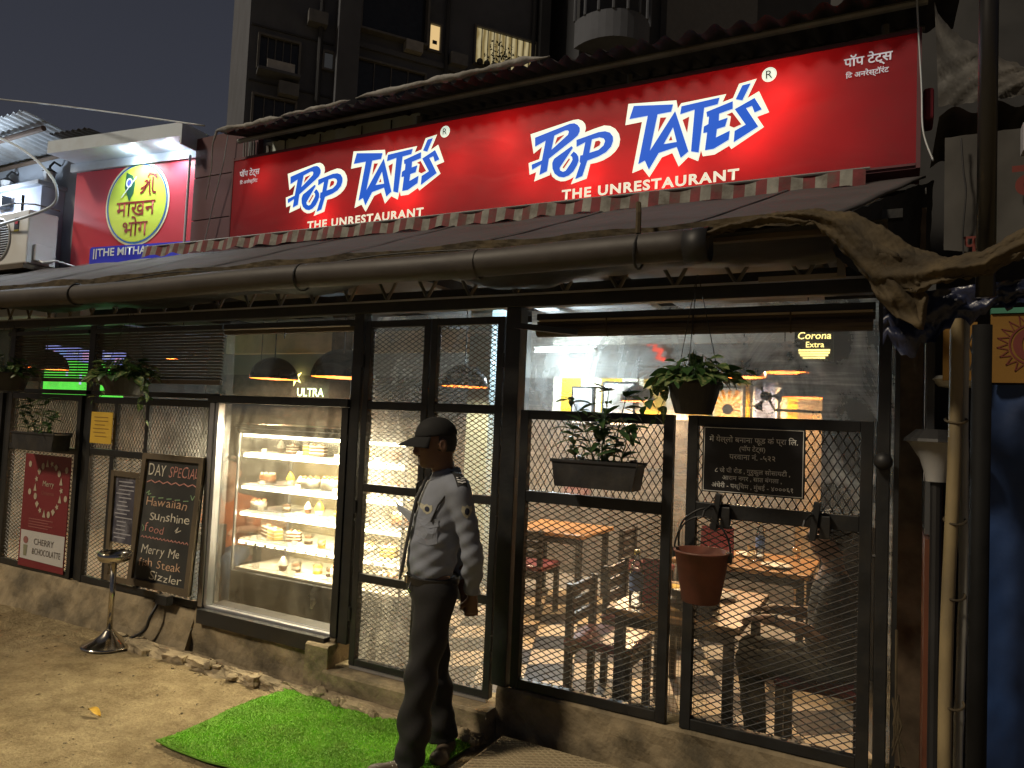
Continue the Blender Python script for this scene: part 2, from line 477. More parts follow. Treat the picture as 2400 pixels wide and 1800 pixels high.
def dirt_mat():
    m, N, L, b = newmat('packed dirt')
    tc = N.new('ShaderNodeTexCoord')
    def nz(sc_, det=8, ro=.6):
        n = N.new('ShaderNodeTexNoise'); n.inputs['Scale'].default_value = sc_; n.inputs['Detail'].default_value = det; n.inputs['Roughness'].default_value = ro
        L.new(tc.outputs['Object'], n.inputs['Vector']); return n
    a, bb, c = nz(1.3), nz(7, 10, .7), nz(60, 6, .7)
    r1 = N.new('ShaderNodeValToRGB'); e = r1.color_ramp.elements
    e[0].position = .38; e[0].color = (.27, .205, .11, 1); e[1].position = .66; e[1].color = (.63, .51, .30, 1)
    mx = N.new('ShaderNodeMix'); mx.data_type = 'FLOAT'; mx.inputs[0].default_value = .55
    L.new(a.outputs['Fac'], mx.inputs[2]); L.new(bb.outputs['Fac'], mx.inputs[3]); L.new(mx.outputs[0], r1.inputs[0])
    m2 = N.new('ShaderNodeMix'); m2.data_type = 'RGBA'; m2.blend_type = 'MULTIPLY'; m2.inputs[0].default_value = .5
    r2_ = N.new('ShaderNodeValToRGB'); r2_.color_ramp.elements[0].position = .35; r2_.color_ramp.elements[0].color = (.45, .42, .38, 1); r2_.color_ramp.elements[1].position = .6
    L.new(c.outputs['Fac'], r2_.inputs[0]); L.new(r1.outputs[0], m2.inputs[6]); L.new(r2_.outputs[0], m2.inputs[7]); L.new(m2.outputs[2], b.inputs['Base Color'])
    b.inputs['Roughness'].default_value = .95; b.inputs['Specular IOR Level'].default_value = .2
    ad = N.new('ShaderNodeMath'); ad.operation = 'MULTIPLY_ADD'; ad.inputs[1].default_value = .35
    L.new(c.outputs['Fac'], ad.inputs[0]); L.new(bb.outputs['Fac'], ad.inputs[2])
    bp = N.new('ShaderNodeBump'); bp.inputs['Strength'].default_value = 1.0; bp.inputs['Distance'].default_value = .07
    L.new(ad.outputs[0], bp.inputs['Height']); L.new(bp.outputs[0], b.inputs['Normal'])
    return m
M['dirt'] = dirt_mat()

def steps(*seg):
    out = []
    for a, b, n in seg: out += [a + (b - a) * i / n for i in range(n)]
    return out + [seg[-1][1]]
gx = steps((-300, -40, 4), (-40, -9, 6), (-9, .8, 160), (.8, 40, 6), (40, 300, 4))
gy = steps((-300, -20, 4), (-20, -3.2, 6), (-3.2, .2, 80), (.2, 30, 6), (30, 300, 4))
g = MB()
for x in gx:
    for y in gy:
        near = 1 if -9 <= x <= .8 and -3.2 <= y < 0 else 0
        z = near * (.012 * vnoise(x * .8, y * .9, 1) + .005 * vnoise(x * 3, y * 3.3, 4) + rnd.uniform(-.0015, .0015))
        if near and y > -.25: z += .02 * (y + .25) / .25 * (1 + .5 * vnoise(x * 2, y, 8))
        if y >= 0: z = -.02
        g.v.append((x, y, z))
ny = len(gy)
for i in range(len(gx) - 1):
    for j in range(ny - 1):
        a = i * ny + j; g.f.append((a, a + ny, a + ny + 1, a + 1))
tag(g.build('ground', M['dirt'], smooth=True), 'bare packed dirt ground in front of the restaurant', 'ground', kind='structure')

# pebbles, grit and crumbs lying on the dirt
peb = MB()
for i in range(1500):
    x = rnd.uniform(-6.5, -.3); y = rnd.uniform(-2.2, -.12) if rnd.random() < .7 else -abs(rnd.gauss(.0, .12)) - .1
    s = rnd.uniform(.0015, .005) * (2.2 if rnd.random() < .05 else 1)
    peb.ball((x, y, .012 * vnoise(x * .8, y * .9, 1) + .005 * vnoise(x * 3, y * 3.3, 4) + s * .3), (s * rnd.uniform(.8, 1.6), s * rnd.uniform(.8, 1.5), s * .7), 5, 3)
tag(peb.build('gravel', M['mortar']), 'scattered grit and pebbles on the dirt', 'gravel', kind='stuff')

lit_ = MB()
for i in range(130):
    x = rnd.uniform(-6.3, -2.0); y = rnd.uniform(-2.0, -.2); s = rnd.uniform(.006, .02); a_ = rnd.uniform(0, 6.28); z = .012 * vnoise(x * .8, y * .9, 1) + .005 * vnoise(x * 3, y * 3.3, 4) + .006
    if x > -3.35 and -1.1 < y < -.15: continue
    lit_.poly([(x + s * math.cos(a_), y + s * math.sin(a_), z), (x - .4 * s * math.sin(a_), y + .4 * s * math.cos(a_), z + .35 * s), (x - s * math.cos(a_), y - s * math.sin(a_), z), (x + .4 * s * math.sin(a_), y - .4 * s * math.cos(a_), z + .2 * s)])
tag(lit_.build('litter', pm('dry leaf litter', (.07, .05, .03), .9, 0, .6, 3)), 'scattered dry leaf bits on the dirt', 'litter', kind='stuff')

# ---- concrete curb the facade stands on, with broken mortar and stones at its foot
curb = thing('concrete_curb', 'low stained concrete curb carrying the mesh panels and window', 'curb', (-3.5, 0, 0))
def rough_box(x0, x1, y0, y1, z0, z1, seed, amp=.012, step=.06, lean=.0):
    nx = max(2, int((x1 - x0) / step)); mb = MB()
    prof = [(y1, z1), (y0 + .012, z1), (y0, z1 - .012)] + [(y0 - lean * k / 6, z1 - (z1 - z0) * k / 6) for k in range(1, 7)]
    def fn(u, v):
        k = v * (len(prof) - 1); i = min(int(k), len(prof) - 2); t = k - i
        y = prof[i][0] * (1 - t) + prof[i + 1][0] * t; z = prof[i][1] * (1 - t) + prof[i + 1][1] * t
        x = x0 + (x1 - x0) * u
        d = amp * vnoise(x * 3, z * 9 + y * 4, seed)
        return (x, y - d * (1 if i > 1 else .2), z + d * .3 * (i < 3))
    mb.grid(fn, nx, len(prof) - 1)
    mb.poly([(x0, p[0], p[1]) for p in prof] + [(x0, y1, z0)]); mb.poly([(x1, p[0], p[1]) for p in prof] + [(x1, y1, z0)])
    return mb
rough_box(-1.90, .12, -.035, .14, -.02, .275, 3, .014).build('curb_block', M['concrete'], curb)
rough_box(-4.30, -3.04, -.04, .14, -.02, .325, 9, .014, lean=.03).build('curb_block', M['concrete'], curb)
rough_box(-8.2, -4.302, -.03, .14, -.02, .295, 5, .016, lean=.10).build('curb_block', M['concrete'], curb)
rough_box(-3.2, -3.02, -.12, -.045, -.02, .30, 11, .006).build('corner_block', M['concrete'], curb)
rough_box(-3.04, -1.90, -.14, .14, -.02, .165, 12, .006).build('threshold_step', M['concrete'], curb)
rough_box(-5.0, -1.9, -.20, -.146, -.02, .06, 15, .03, .04, .05).build('broken_footing', M['mortar'], curb)
def rock(c, s, seed):
    rr = random.Random(seed); mb = MB(); mb.ball((0, 0, 0), (s * rr.uniform(.8, 1.5), s * rr.uniform(.6, 1), s * rr.uniform(.5, .9)), 7, 5)
    mb.v = [(c[0] + x * (1 + rr.uniform(-.22, .22)), c[1] + y * (1 + rr.uniform(-.22, .22)), c[2] + z * (1 + rr.uniform(-.22, .22))) for x, y, z in mb.v]
    return mb
for i in range(42):
    x = rnd.uniform(-5.0, -1.75)
    rock((x, -.17 + rnd.uniform(-.07, .03), rnd.uniform(.0, .05)), rnd.uniform(.018, .055), i).build('stone', M['mortar'], curb)
for i in range(14):
    x = rnd.uniform(-1.85, .0)
    rock((x, -.06 + rnd.uniform(-.05, .01), rnd.uniform(.0, .02)), rnd.uniform(.014, .035), 100 + i).build('stone', M['mortar'], curb)
for k, (x, l) in enumerate(((-4.62, .24), (-4.25, .2), (-3.95, .22), (-3.55, .18))):
    mb = MB(); mb.obox(Matrix.Identity(4), l, .10, .07)
    bm = bmesh.new(); me = mb.mesh('brick', M['mortar']); bm.from_mesh(me); bmesh.ops.subdivide_edges(bm, edges=bm.edges, cuts=3, use_grid_fill=True)
    for v in bm.verts: v.co += Vector((rnd.uniform(-.008, .008), rnd.uniform(-.008, .008), rnd.uniform(-.008, .008)))
    bm.to_mesh(me); bm.free()
    me.transform(Matrix.Translation((x, -.175 + rnd.uniform(-.03, .01), .02)) @ Euler((rnd.uniform(-.2, .2), rnd.uniform(-.15, .15), rnd.uniform(-.25, .25))).to_matrix().to_4x4())
    link('brick', me, curb, .008)

# ---- interior shell
FLOOR = .012
tiles = MB().box(-9.6, .02, .14, 6.0, -.02, FLOOR - .004).build('floor', pm('grey grout', (.16, .15, .13), .8))
tag(tiles, kind='structure')
m_white = pm('cream floor tile', (.62, .53, .40), .35, 0, .08, 3, dirt=(.4, .33, .24), dscale=4, damt=.4)
m_dark = pm('charcoal floor tile', (.035, .035, .038), .35, 0, .2, 3)
a = math.radians(40); ts = .34
e1 = Vector((math.cos(a), math.sin(a), 0)) * ts; e2 = Vector((math.cos(a + 1.25), math.sin(a + 1.25), 0)) * ts
tme = []
for mm in (m_white, m_dark):
    mb = MB(); gq = .008
    q = [Vector((0, 0, 0)) + (e1 + e2) * gq, e1 * (1 - gq) + e2 * gq, (e1 + e2) * (1 - gq), e2 * (1 - gq) + e1 * gq]
    mb.prism([(p.x, p.y) for p in q], lambda x, y, d: (x, y, d), .006); tme.append(mb.mesh('tile', mm))
for i in range(-40, 40):
    for j in range(-40, 40):
        p = Vector((-1.5, .9, FLOOR - .004)) + e1 * i + e2 * j
        c = p + (e1 + e2) / 2
        if -4.6 < c.x < -.25 and .35 < c.y < 3.3 and c.x < 1.2 - c.y * .9 and c.x > -2.6 - c.y * .7:
            t = bpy.data.objects.new('tile', tme[(i + (j // 1)) % 2]); C.objects.link(t); t.parent = tiles; t.location = p

def stripes_mat():
    m, N, L, b = newmat('yellow and cream striped wall')
    tc = N.new('ShaderNodeTexCoord'); sp = N.new('ShaderNodeSeparateXYZ'); L.new(tc.outputs['Object'], sp.inputs[0])
    mu = N.new('ShaderNodeMath'); mu.operation = 'MULTIPLY'; mu.inputs[1].default_value = 1 / .5; L.new(sp.outputs['X'], mu.inputs[0])
    fr = N.new('ShaderNodeMath'); fr.operation = 'FRACT'; L.new(mu.outputs[0], fr.inputs[0])
    gt = N.new('ShaderNodeMath'); gt.operation = 'GREATER_THAN'; gt.inputs[1].default_value = .5; L.new(fr.outputs[0], gt.inputs[0])
    mx = N.new('ShaderNodeMix'); mx.data_type = 'RGBA'; mx.inputs[6].default_value = (.72, .42, .02, 1); mx.inputs[7].default_value = (.78, .70, .52, 1)
    L.new(gt.outputs[0], mx.inputs[0]); L.new(mx.outputs[2], b.inputs['Base Color']); b.inputs['Roughness'].default_value = .8
    return m
M['stripes'] = stripes_mat()
M['stone_in'] = pm('rough stone cladding', (.20, .15, .10), .9, 0, .4, 9, .7, 14, dirt=(.12, .09, .06), dscale=5, damt=.5)
M['stone_grey'] = pm('grey stone cladding', (.095, .09, .085), .9, 0, .4, 9, .7, 14)
BW = 4.2
room = thing('restaurant_building', 'long low restaurant room behind the mesh front', 'building', (-4, 3, 0))
MB().box(-9.6, .0, BW, BW + .12, 2.24, 2.9).build('back_wall', pm('grey painted wall', (.20, .195, .18), .8, 0, .12, 2), room)
MB().box(-9.6, -3.6, BW, BW + .12, 0, 2.24).build('back_wall', M['stone_grey'], room)
MB().box(-3.6, -.9, BW, BW + .12, 1.80, 2.24).build('striped_wall', M['stripes'], room)
MB().box(-3.6, -.9, BW - .015, BW + .10, 0, 1.80).build('wainscot', M['stone_grey'], room)
MB().box(-.9, .0, BW, BW + .12, 0, 2.24).build('back_wall', M['stone_in'], room)
MB().box(.0, .1, .42, BW + .12, 0, 2.82).build('side_wall', M['stone_in'], room)
MB().box(-9.75, -9.6, .2, BW + .12, 0, 2.82).build('side_wall', M['dark_in'], room)
MB().box(-9.75, .1, .46, BW + .2, 2.90, 2.93).build('ceiling', M['ceil'], room)
for k in range(7):
    x = -8.6 + k * 1.35
    MB().box(x, x + .08, .2, BW, 2.72, 2.80).build('rafter', M['black'], room)
for y in (1.2, 2.6):
    MB().box(-9.6, 0, y, y + .06, 2.66, 2.72).build('cross_beam', M['black'], room)
# pale fascia strip high on the back wall and a boxed column
MB().box(-3.6, -.1, BW - .06, BW - .01, 2.62, 2.82).build('pale_fascia', pm('pale dusty board', (.55, .52, .45), .8), room)
MB().box(-3.98, -3.72, 2.9, 3.2, 0, 2.9).build('column', pm('pale blue column', (.30, .42, .46), .7), room)
MB().box(-5.6, -5.3, 2.6, 2.9, 0, 2.9).build('column', M['stone_grey'], room)
MB().box(-8.0, -3.62, 3.2, 3.3, 2.45, 2.70).build('pale_beam_panel', pm('cream bulkhead', (.55, .48, .36), .8), room)

# ================================================================== FACADE
def diag_mesh(mb, x0, x1, z0, z1, y, pw, ph, t=.0042):
    """expanded metal: two families of slanted strands clipped to the opening"""
    s = ph / pw
    W, H = x1 - x0, z1 - z0
    for fam in (1, -1):
        k = -int((H + s * W) / ph) - 3
        while True:
            c = k * ph + (ph * .5 if fam < 0 else ph * .5)
            # z-z0 = fam*s*(x-x0) + off
            off = c if fam > 0 else c + s * 0
            off = k * ph + ph * .25
            if fam < 0: off = k * ph + ph * .25 + ph
            pts = []
            # intersections with the rectangle
            for X in (0, W):
                Z = fam * s * X + off
                if 0 <= Z <= H: pts.append((X, Z))
            for Zz in (0, H):
                X = (Zz - off) / (fam * s)
                if 0 < X < W: pts.append((X, Zz))
            if fam > 0 and off > H: break
            if fam < 0 and off - s * W > H: break
            if len(pts) >= 2:
                a, b = pts[0], pts[-1]
                if abs(a[0] - b[0]) > 1e-4:
                    yy = y + (.0012 if fam < 0 else 0)
                    mb.tube([(x0 + a[0], yy, z0 + a[1]), (x0 + b[0], yy, z0 + b[1])], t * .62, 4, False)
            k += 1
    return mb

M['mesh_d'] = pm('lightened expanded steel', (.065, .060, .050), .5, .2, .3, 20)  # lighter copy of the mesh steel, light on the door put into its colour
def panel(name, label, cat, x0, x1, z0, z1, rails, cols, lower=(.060, .031), upper=(.0375, .062), y=0.0, fw=.05, fd=.022, group=None, depth_off=0.0):
    """steel frame with expanded metal. rails: list of (z0,z1); cols: dict cell index -> list of mullion x ranges"""
    t = thing(name, label, cat, ((x0 + x1) / 2, y, z0), group)
    MB().box(x0, x0 + fw, y - fd, y + fd, z0, z1).build('stile', M['frame'], t, bevel=.003)
    MB().box(x1 - fw, x1, y - fd, y + fd, z0, z1).build('stile', M['frame'], t, bevel=.003)
    rl = [(z0, z0 + fw)] + rails + [(z1 - fw, z1)]
    for a, b in rl: MB().box(x0 + fw, x1 - fw, y - fd + .003, y + fd - .003, a, b).build('rail', M['frame'], t, bevel=.003)
    for i in range(len(rl) - 1):
        za, zb = rl[i][1], rl[i + 1][0]
        xs = [x0 + fw]
        for (a, b) in cols.get(i, []):
            MB().box(a, b, y - fd + .006, y + fd - .006, za, zb).build('mullion', M['frame'], t, bevel=.003)
            xs += [a, b]
        xs.append(x1 - fw)
        pw, ph = upper if (i == len(rl) - 2 and upper) else lower
        for q in range(0, len(xs), 2):
            mb = diag_mesh(MB(), xs[q], xs[q + 1], za, zb, y + .004, pw, ph)
            mb.build('expanded_metal', M['mesh_d' if cat == 'door' else 'mesh'], t)
    return t

panel('mesh_panel', 'black mesh panel carrying the long plastic planter, right of the door', 'mesh panel', -1.83, -.98, .28, 1.77, [(1.275, 1.335)], {}, group='mesh front panels')
panel('mesh_panel', 'black mesh panel carrying the black lettered plate and hanging bucket', 'mesh panel', -.91, -.10, .28, 1.77, [(1.285, 1.355)], {}, group='mesh front panels')
panel('mesh_panel', 'black mesh panel behind the red poster at the far left', 'mesh panel', -6.88, -5.82, .30, 1.77, [(1.285, 1.335)], {}, lower=(.058, .032), upper=(.034, .056), group='mesh front panels')
panel('mesh_panel', 'wide black mesh panel behind the chalkboard and yellow notice', 'mesh panel', -5.72, -4.27, .30, 1.76, [(1.30, 1.35)], {0: [(-5.42, -5.37), (-5.03, -4.99)], 1: [(-5.40, -5.36), (-5.02, -4.98)]}, lower=(.058, .032), upper=(.034, .056), group='mesh front panels')
panel('mesh_panel', 'dark mesh panel cut off by the left picture edge', 'mesh panel', -8.1, -6.98, .30, 1.77, [(1.285, 1.335)], {}, lower=(.058, .032), upper=(.034, .056), group='mesh front panels')

# double door
dl = panel('door_leaf', 'mesh door leaf beside the pastry window, seen left of the guard', 'door', -2.94, -2.455, .185, 2.29, [(.69, .74), (1.235, 1.285), (1.74, 1.79)], {}, lower=(.050, .029), upper=(.050, .029), fw=.042, group='entrance door leaves')
dr = panel('door_leaf', 'mesh door leaf behind the guard, next to the mesh panels', 'door', -2.445, -1.955, .185, 2.29, [(.69, .74), (1.235, 1.285), (1.74, 1.79)], {}, lower=(.050, .029), upper=(.050, .029), fw=.042, group='entrance door leaves')
MB().tube([(-2.47, -.03, 1.12), (-2.47, -.06, 1.13), (-2.47, -.06, 1.32), (-2.47, -.03, 1.33)], .007, 8).build('handle', M['frame'], dl)
for z in (.45, 1.1, 2.0):
    MB().tube([(-2.945, -.026, z), (-2.945, -.026, z + .08)], .009, 8).build('hinge', M['frame'], dl)
    MB().tube([(-1.95, -.026, z), (-1.95, -.026, z + .08)], .009, 8).build('hinge', M['frame'], dr)
MB().box(-2.93, -2.48, -.023, .0, .168, .183).build('floor_strip', M['alu'], dl)
MB().box(-2.42, -1.97, -.023, .0, .168, .183).build('floor_strip', M['alu'], dr)

# standing posts and lintels of the facade
fr = thing('facade_frame', 'black steel posts and beams framing the restaurant front', 'frame', (-3.5, .05, 0))
for x0, x1, y0, y1, z0, z1 in ((-3.03, -2.955, -.03, .05, .30, 2.335), (-1.94, -1.85, -.03, .06, .275, 2.335), (-.085, -.035, -.03, .06, .275, 2.335), (-5.81, -5.735, .0, .07, .295, 2.335), (-6.965, -6.89, .0, .07, .295, 2.335), (-4.262, -4.238, .0, .06, .295, 1.745)):
    MB().box(x0, x1, y0, y1, z0, z1).build('post', M['frame'], fr, bevel=.004)
MB().box(-8.2, -4.245, .0, .055, 1.774, 1.81).build('rail', M['frame'], fr, bevel=.004)
MB().box(-8.2, .0, -.035, .035, 2.336, 2.40).build('lintel_beam', M['frame'], fr, bevel=.004)
MB().box(-8.2, .0, -.033, -.027, 2.40, 2.412).build('beam_lip', M['alu'], fr)
MB().ball((-.06, -.06, 1.60), .038, 12, 8).build('round_knob', M['black'], fr, smooth=True)
MB().tube([(-.098, -.02, 1.19), (-.05, -.02, 1.19)], .008, 6).build('latch_rod', M['frame'], fr)
MB().obox(Matrix.Translation((-1.66, -.10, 2.20)) @ Euler((0, .10, .25)).to_matrix().to_4x4(), .34, .03, .03).build('awning_arm', M['frame'], fr)

# lattice truss above the beam
M['strut'] = pm('lightened steel strut', (.12, .11, .10), .5, .2, .3)  # paler than the black truss: light on the diagonals put into the colour
tr = thing('lattice_truss', 'black lattice truss running along the front under the eave', 'truss', (-4, -.02, 2.4))
x = -7.9
k = 0
while x < -.3:
    dx = .30
    mb = MB(); mb.tube([(x, -.012, 2.405), (x + dx / 2, -.012, 2.66)], .010, 6); mb.build('diagonal', M['strut'], tr)
    mb = MB(); mb.tube([(x + dx / 2, .006, 2.66), (x + dx, .006, 2.405)], .010, 6); mb.build('diagonal', M['strut'], tr)
    x += dx
MB().box(-8.2, .0, -.03, .03, 2.66, 2.70).build('top_chord', M['frame'], tr)

# pastry window: bar above, frame, glass pane
pw_ = thing('shop_window', 'large clean shop window in front of the pastry case', 'window', (-3.65, 0, .33))
MB().box(-4.30, -3.031, -.05, .03, 1.747, 1.80).build('head_bar', M['frame'], pw_, bevel=.004)
MB().box(-4.235, -4.205, -.035, .02, .345, 1.745).build('side_frame', M['alu'], pw_, bevel=.003)
MB().box(-4.285, -4.24, -.042, -.004, .33, 1.745).build('side_frame', M['alu'], pw_, bevel=.003)
MB().box(-3.085, -3.032, -.04, .03, .33, 1.745).build('side_frame', M['frame'], pw_, bevel=.003)
MB().box(-4.236, -3.086, -.030, -.002, .327, .345).build('sill', M['alu'], pw_, bevel=.003)
MB().box(-4.236, -3.086, .0, .145, .330, .343).build('dark_ledge_cover', M['black'], pw_)  # black cover added over the curb top to keep it dark behind the pane
MB().box(-4.236, -3.086, -.085, -.031, .235, .328).build('sill_fascia', M['frame'], pw_)
M['clearglass'] = film('greasy shop glass', .004, .035, (3, 3, 1.2), .06, (.9, .85, .7), .12)
MB().box(-4.205, -3.086, -.004, .0, .345, 1.746).build('pane', M['clearglass'], pw_)

# clear plastic sheets hung behind the mesh
M['film_r'] = film('scuffed clear plastic', .21, 1.0, (2.2, 2.2, 1.5), .2, (.82, .80, .74), .22, 3.2)
M['film_low'] = film('cleaner clear plastic', .045, .09, (1.2, 1.2, .6), .25, (.8, .76, .68), .12, 3)
M['film_d'] = film('dull clear plastic', .18, .45, (2.5, 2.5, 1.6), .25, (.8, .78, .72), .2, 4)
M['film_l'] = film('dull clear plastic left', .10, .34, (2.5, 2.5, 1.6), .25, (.7, .7, .68), .2, 4)
def sheet(label, x0, x1, z0, z1, y, mat, seed, amp=.012):
    mb = MB().grid(lambda u, v: (x0 + (x1 - x0) * u, y + amp * vnoise(u * 4 + seed, v * 1.2, seed), z0 + (z1 - z0) * v), 40, 24)
    return tag(mb.build('plastic_sheet', mat, smooth=True), label, 'plastic sheet', 'clear plastic sheets behind the front')
sheet('clear scuffed plastic sheet over the upper opening right of the door', -1.84, -.09, 1.30, 2.33, .085, M['film_r'], 1)
sheet('clearer plastic sheet behind the lower mesh right of the door', -1.84, -.09, .29, 1.31, .10, M['film_low'], 6)
sheet('clear plastic sheet behind the mesh door', -2.95, -1.945, .19, 2.33, .09, M['film_d'], 2)
sheet('clear plastic sheet above the pastry window', -4.24, -3.03, 1.80, 2.33, .05, M['film_low'], 3)
sheet('clear plastic sheet behind the left blinds', -8.1, -4.26, .31, 2.33, .12, M['film_l'], 4)
sheet('clear plastic sheet turning the corner at the right post', -.034, .0, .29, 2.33, .09, M['film_r'], 5, .004)

# square wire netting between the two right panels
wn_ = MB()
for i in range(17): wn_.tube([(-1.12 + i * .02, .05, .30), (-1.12 + i * .02, .05, 1.25)], .0009, 4, False)
for i in range(48): wn_.tube([(-1.12, .0515, .30 + i * .02), (-.80, .0515, .30 + i * .02)], .0009, 4, False)
tag(wn_.build('wire_netting', M['wiremesh']), 'square wire netting filling the gap between two mesh panels', 'netting')

# ---- blinds
def blind(label, x0, x1, ztop, zbot, y, n, rolled=False):
    t = thing('slatted_blind', label, 'blind', ((x0 + x1) / 2, y, ztop), 'slatted blinds along the front')
    MB().box(x0, x1, y - .025, y + .02, ztop, ztop + .035).build('head_rail', M['frame'], t, bevel=.003)
    dz = (ztop - zbot) / max(n, 1)
    if n:
        me = MB().obox(Matrix.Rotation(math.radians(-30), 4, 'X'), x1 - x0, .026, .0016).mesh('slat', M['slat'])
        for i in range(n):
            o = bpy.data.objects.new('slat', me); C.objects.link(o); o.parent = t
            o.location = (0, 0, -(i + .6) * dz)
    MB().box(x0, x1, y - .018, y + .012, zbot - .035, zbot - .003).build('bottom_rail', M['wood'], t, bevel=.003)
    for xx in (x0 + .12, x1 - .12, (x0 + x1) / 2):
        MB().tube([(xx, y - .02, ztop), (xx, y - .02, zbot)], .0012, 4).build('cord', M['rubber'], t)
    return t
M['slat'] = pm('dark bamboo slat', (.035, .030, .026), .5, 0, .3, 30)
blind('dark slatted blind half lowered in front of the TV screen', -7.0, -5.82, 2.27, 1.91, .015, 16)
blind('wide dark slatted blind above the hanging pot and chalkboard', -5.73, -4.26, 2.27, 1.91, .02, 16)
blind('rolled up blind over the pastry window', -4.24, -3.04, 2.27, 2.268, .02, 0)
rb = blind('wide rolled up blind over the right mesh panels', -1.77, -.10, 2.265, 2.262, .03, 0)
mb = MB(); mb.tube([(-1.76, .01, 2.205), (-.11, .01, 2.205)], .034, 12); mb.build('rolled_slats', pm('rolled bamboo blind', (.07, .05, .035), .6, 0, .4, 40, .4, 90, stretch=(.2, 3, 3)), rb)
MB().box(-1.74, -.11, -.02, -.008, 2.252, 2.262).build('trim_strip', pm('pale wooden strip', (.35, .28, .18), .6), rb)
for xx in (-1.35, -.9, -.45): MB().tube([(xx, -.026, 2.262), (xx, -.030, 2.20), (xx, .0, 2.168)], .004, 5).build('tie_band', M['canvas'], rb)
MB().tube([(-4.2, -.03, 2.262), (-3.06, -.03, 2.262)], .006, 6).build('curtain_rod', M['alu'], fr)
MB().tube([(-3.62, -.03, 2.26), (-3.62, -.03, 2.19)], .004, 5).build('pull_cord', M['black'], fr)

# ================================================================== EAVE, SIGN AND ROOFS
# lean-to roof sheet under the sign
SY = .60                      # sign face plane
eave = thing('lean_to_roof', 'grey lean-to roof sloping down from the red sign to the gutter', 'roof', (-4, 0, 2.58))
def roof_fn(u, v):
    xr_f, xr_b = -.22, .10
    x = -9.4 + (xr_f + (xr_b - xr_f) * v + 9.4) * u
    y = -.50 + 1.08 * v
    z = 2.575 + .455 * v + .006 * vnoise(x * 1.7, v * 2, 2) + .004 * math.sin(x * 9)
    return (x, y, z)
rb_ = MB().grid(roof_fn, 220, 12).build('roof_sheet', M['roof'], eave, smooth=True)
so = rb_.modifiers.new('thick', 'SOLIDIFY'); so.thickness = .012; so.offset = -1
def edge_fn(u, v):
    x = -9.4 + 9.15 * u
    return (x, -.508 - .006 * vnoise(x * 5, v, 3), 2.583 + .006 * vnoise(x * 1.7, 0, 2) - .05 * v + .012 * v * vnoise(x * 8, 1, 5) + .006 * math.sin(x * 9))
MB().grid(edge_fn, 300, 3).build('torn_edge', M['canvas'], eave)
MB().box(-9.4, -.20, -.47, -.43, 2.50, 2.545).build('eave_purlin', M['wood'], eave)
for k in range(13):
    x = -9.0 + k * .72
    mb = MB(); mb.tube([(x, -.46, 2.535), (x, .56, 2.98)], .02, 6); mb.build('rafter', M['wood'], eave)

gut = thing('drain_pipe', 'long dusty grey drain pipe hung along the eave', 'pipe', (-4, -.57, 2.45))
pts = []
for i in range(60):
    x = -9.0 + (8.28) * i / 59
    pts.append((x, -.575, 2.452 + .006 * math.sin(i * .35) + .012 * (i / 59)))
mb = MB(); mb.tube(pts, .066, 20, False); pp = mb.build('pipe', M['pipe'], gut, smooth=True)
pp.modifiers.new('thick', 'SOLIDIFY').thickness = .004
mb = MB(); mb.tube([(-.80, -.575, 2.464), (-.70, -.575, 2.466)], .072, 20, False); q = mb.build('pipe_end', M['black'], gut, smooth=True)
q.modifiers.new('thick', 'SOLIDIFY').thickness = .004
for x in (-5.05, -2.95, -1.0):
    ring = [(x + .006 * math.sin(t), -.575 + .071 * math.cos(t), 2.455 + .073 * math.sin(t)) for t in [2 * PI * i / 20 for i in range(21)]]
    mb = MB(); mb.tube(ring, .006, 6); mb.build('strap', M['black'], gut)
mb = MB(); mb.tube([(-1.0, -.60, 2.53), (-1.0, -.60, 2.62), (-1.01, -.58, 2.67)], .012, 6); mb.build('strap_tail', M['canvas'], gut)

for x in (-6.1, -1.9):
    mb = MB(); mb.tube([(x, -.575, 2.455), (x + .10, -.575, 2.456)], .071, 20, False); mb.build('joint_collar', M['pipe'], gut, smooth=True)
for k in range(9):
    x0 = -9.0 + k * 1.02
    def lap(u, v, x0=x0): 
        p = roof_fn((x0 + .03 * u + 9.4) / 9.18, v); return (p[0], p[1], p[2] + .006 + .004 * math.sin(u * PI))
    MB().grid(lap, 3, 10).build('lap_seam', M['roof'], eave, smooth=True)
# black tarpaulin slung from the eave back to the truss
def tarp_fn(u, v):
    x = -9.2 + 9.15 * u
    low = 2.468 + .022 * math.sin(x * 1.7 + 1) + .02 * math.sin(x * 4.3)
    if -3.2 < x < -2.0: low += .11 * (1 - abs(x + 2.6) / .6)
    if x > -1.6: low += .02
    sag = .05 * math.sin(PI * v)
    return (x, -.50 + .46 * v, 2.53 + (low - 2.53) * v - sag * .6 + .008 * vnoise(x * 2, v * 3, 6))
tp = MB().grid(tarp_fn, 160, 10).build('black_tarpaulin', M['tarp_black'], smooth=True)
def side_fn(u, v):
    x = -.235 + .365 * u; y = -.47 + 1.04 * u
    return (x + .012 * vnoise(u * 5, v * 3, 2), y, 2.56 + .44 * u - v * (.16 + .50 * u) + .01 * vnoise(u * 7, v, 4))
sp_ = MB().grid(side_fn, 30, 16).build('dark_void_sheet', M['tarp_black'], smooth=True)  # added black sheet, stands in for the deep shade under the roof end
tag(sp_, 'black sheet added as the dark void at the right end of the lean-to roof', 'tarpaulin')
tag(tp, 'black tarpaulin slung under the eave above the truss', 'tarpaulin')

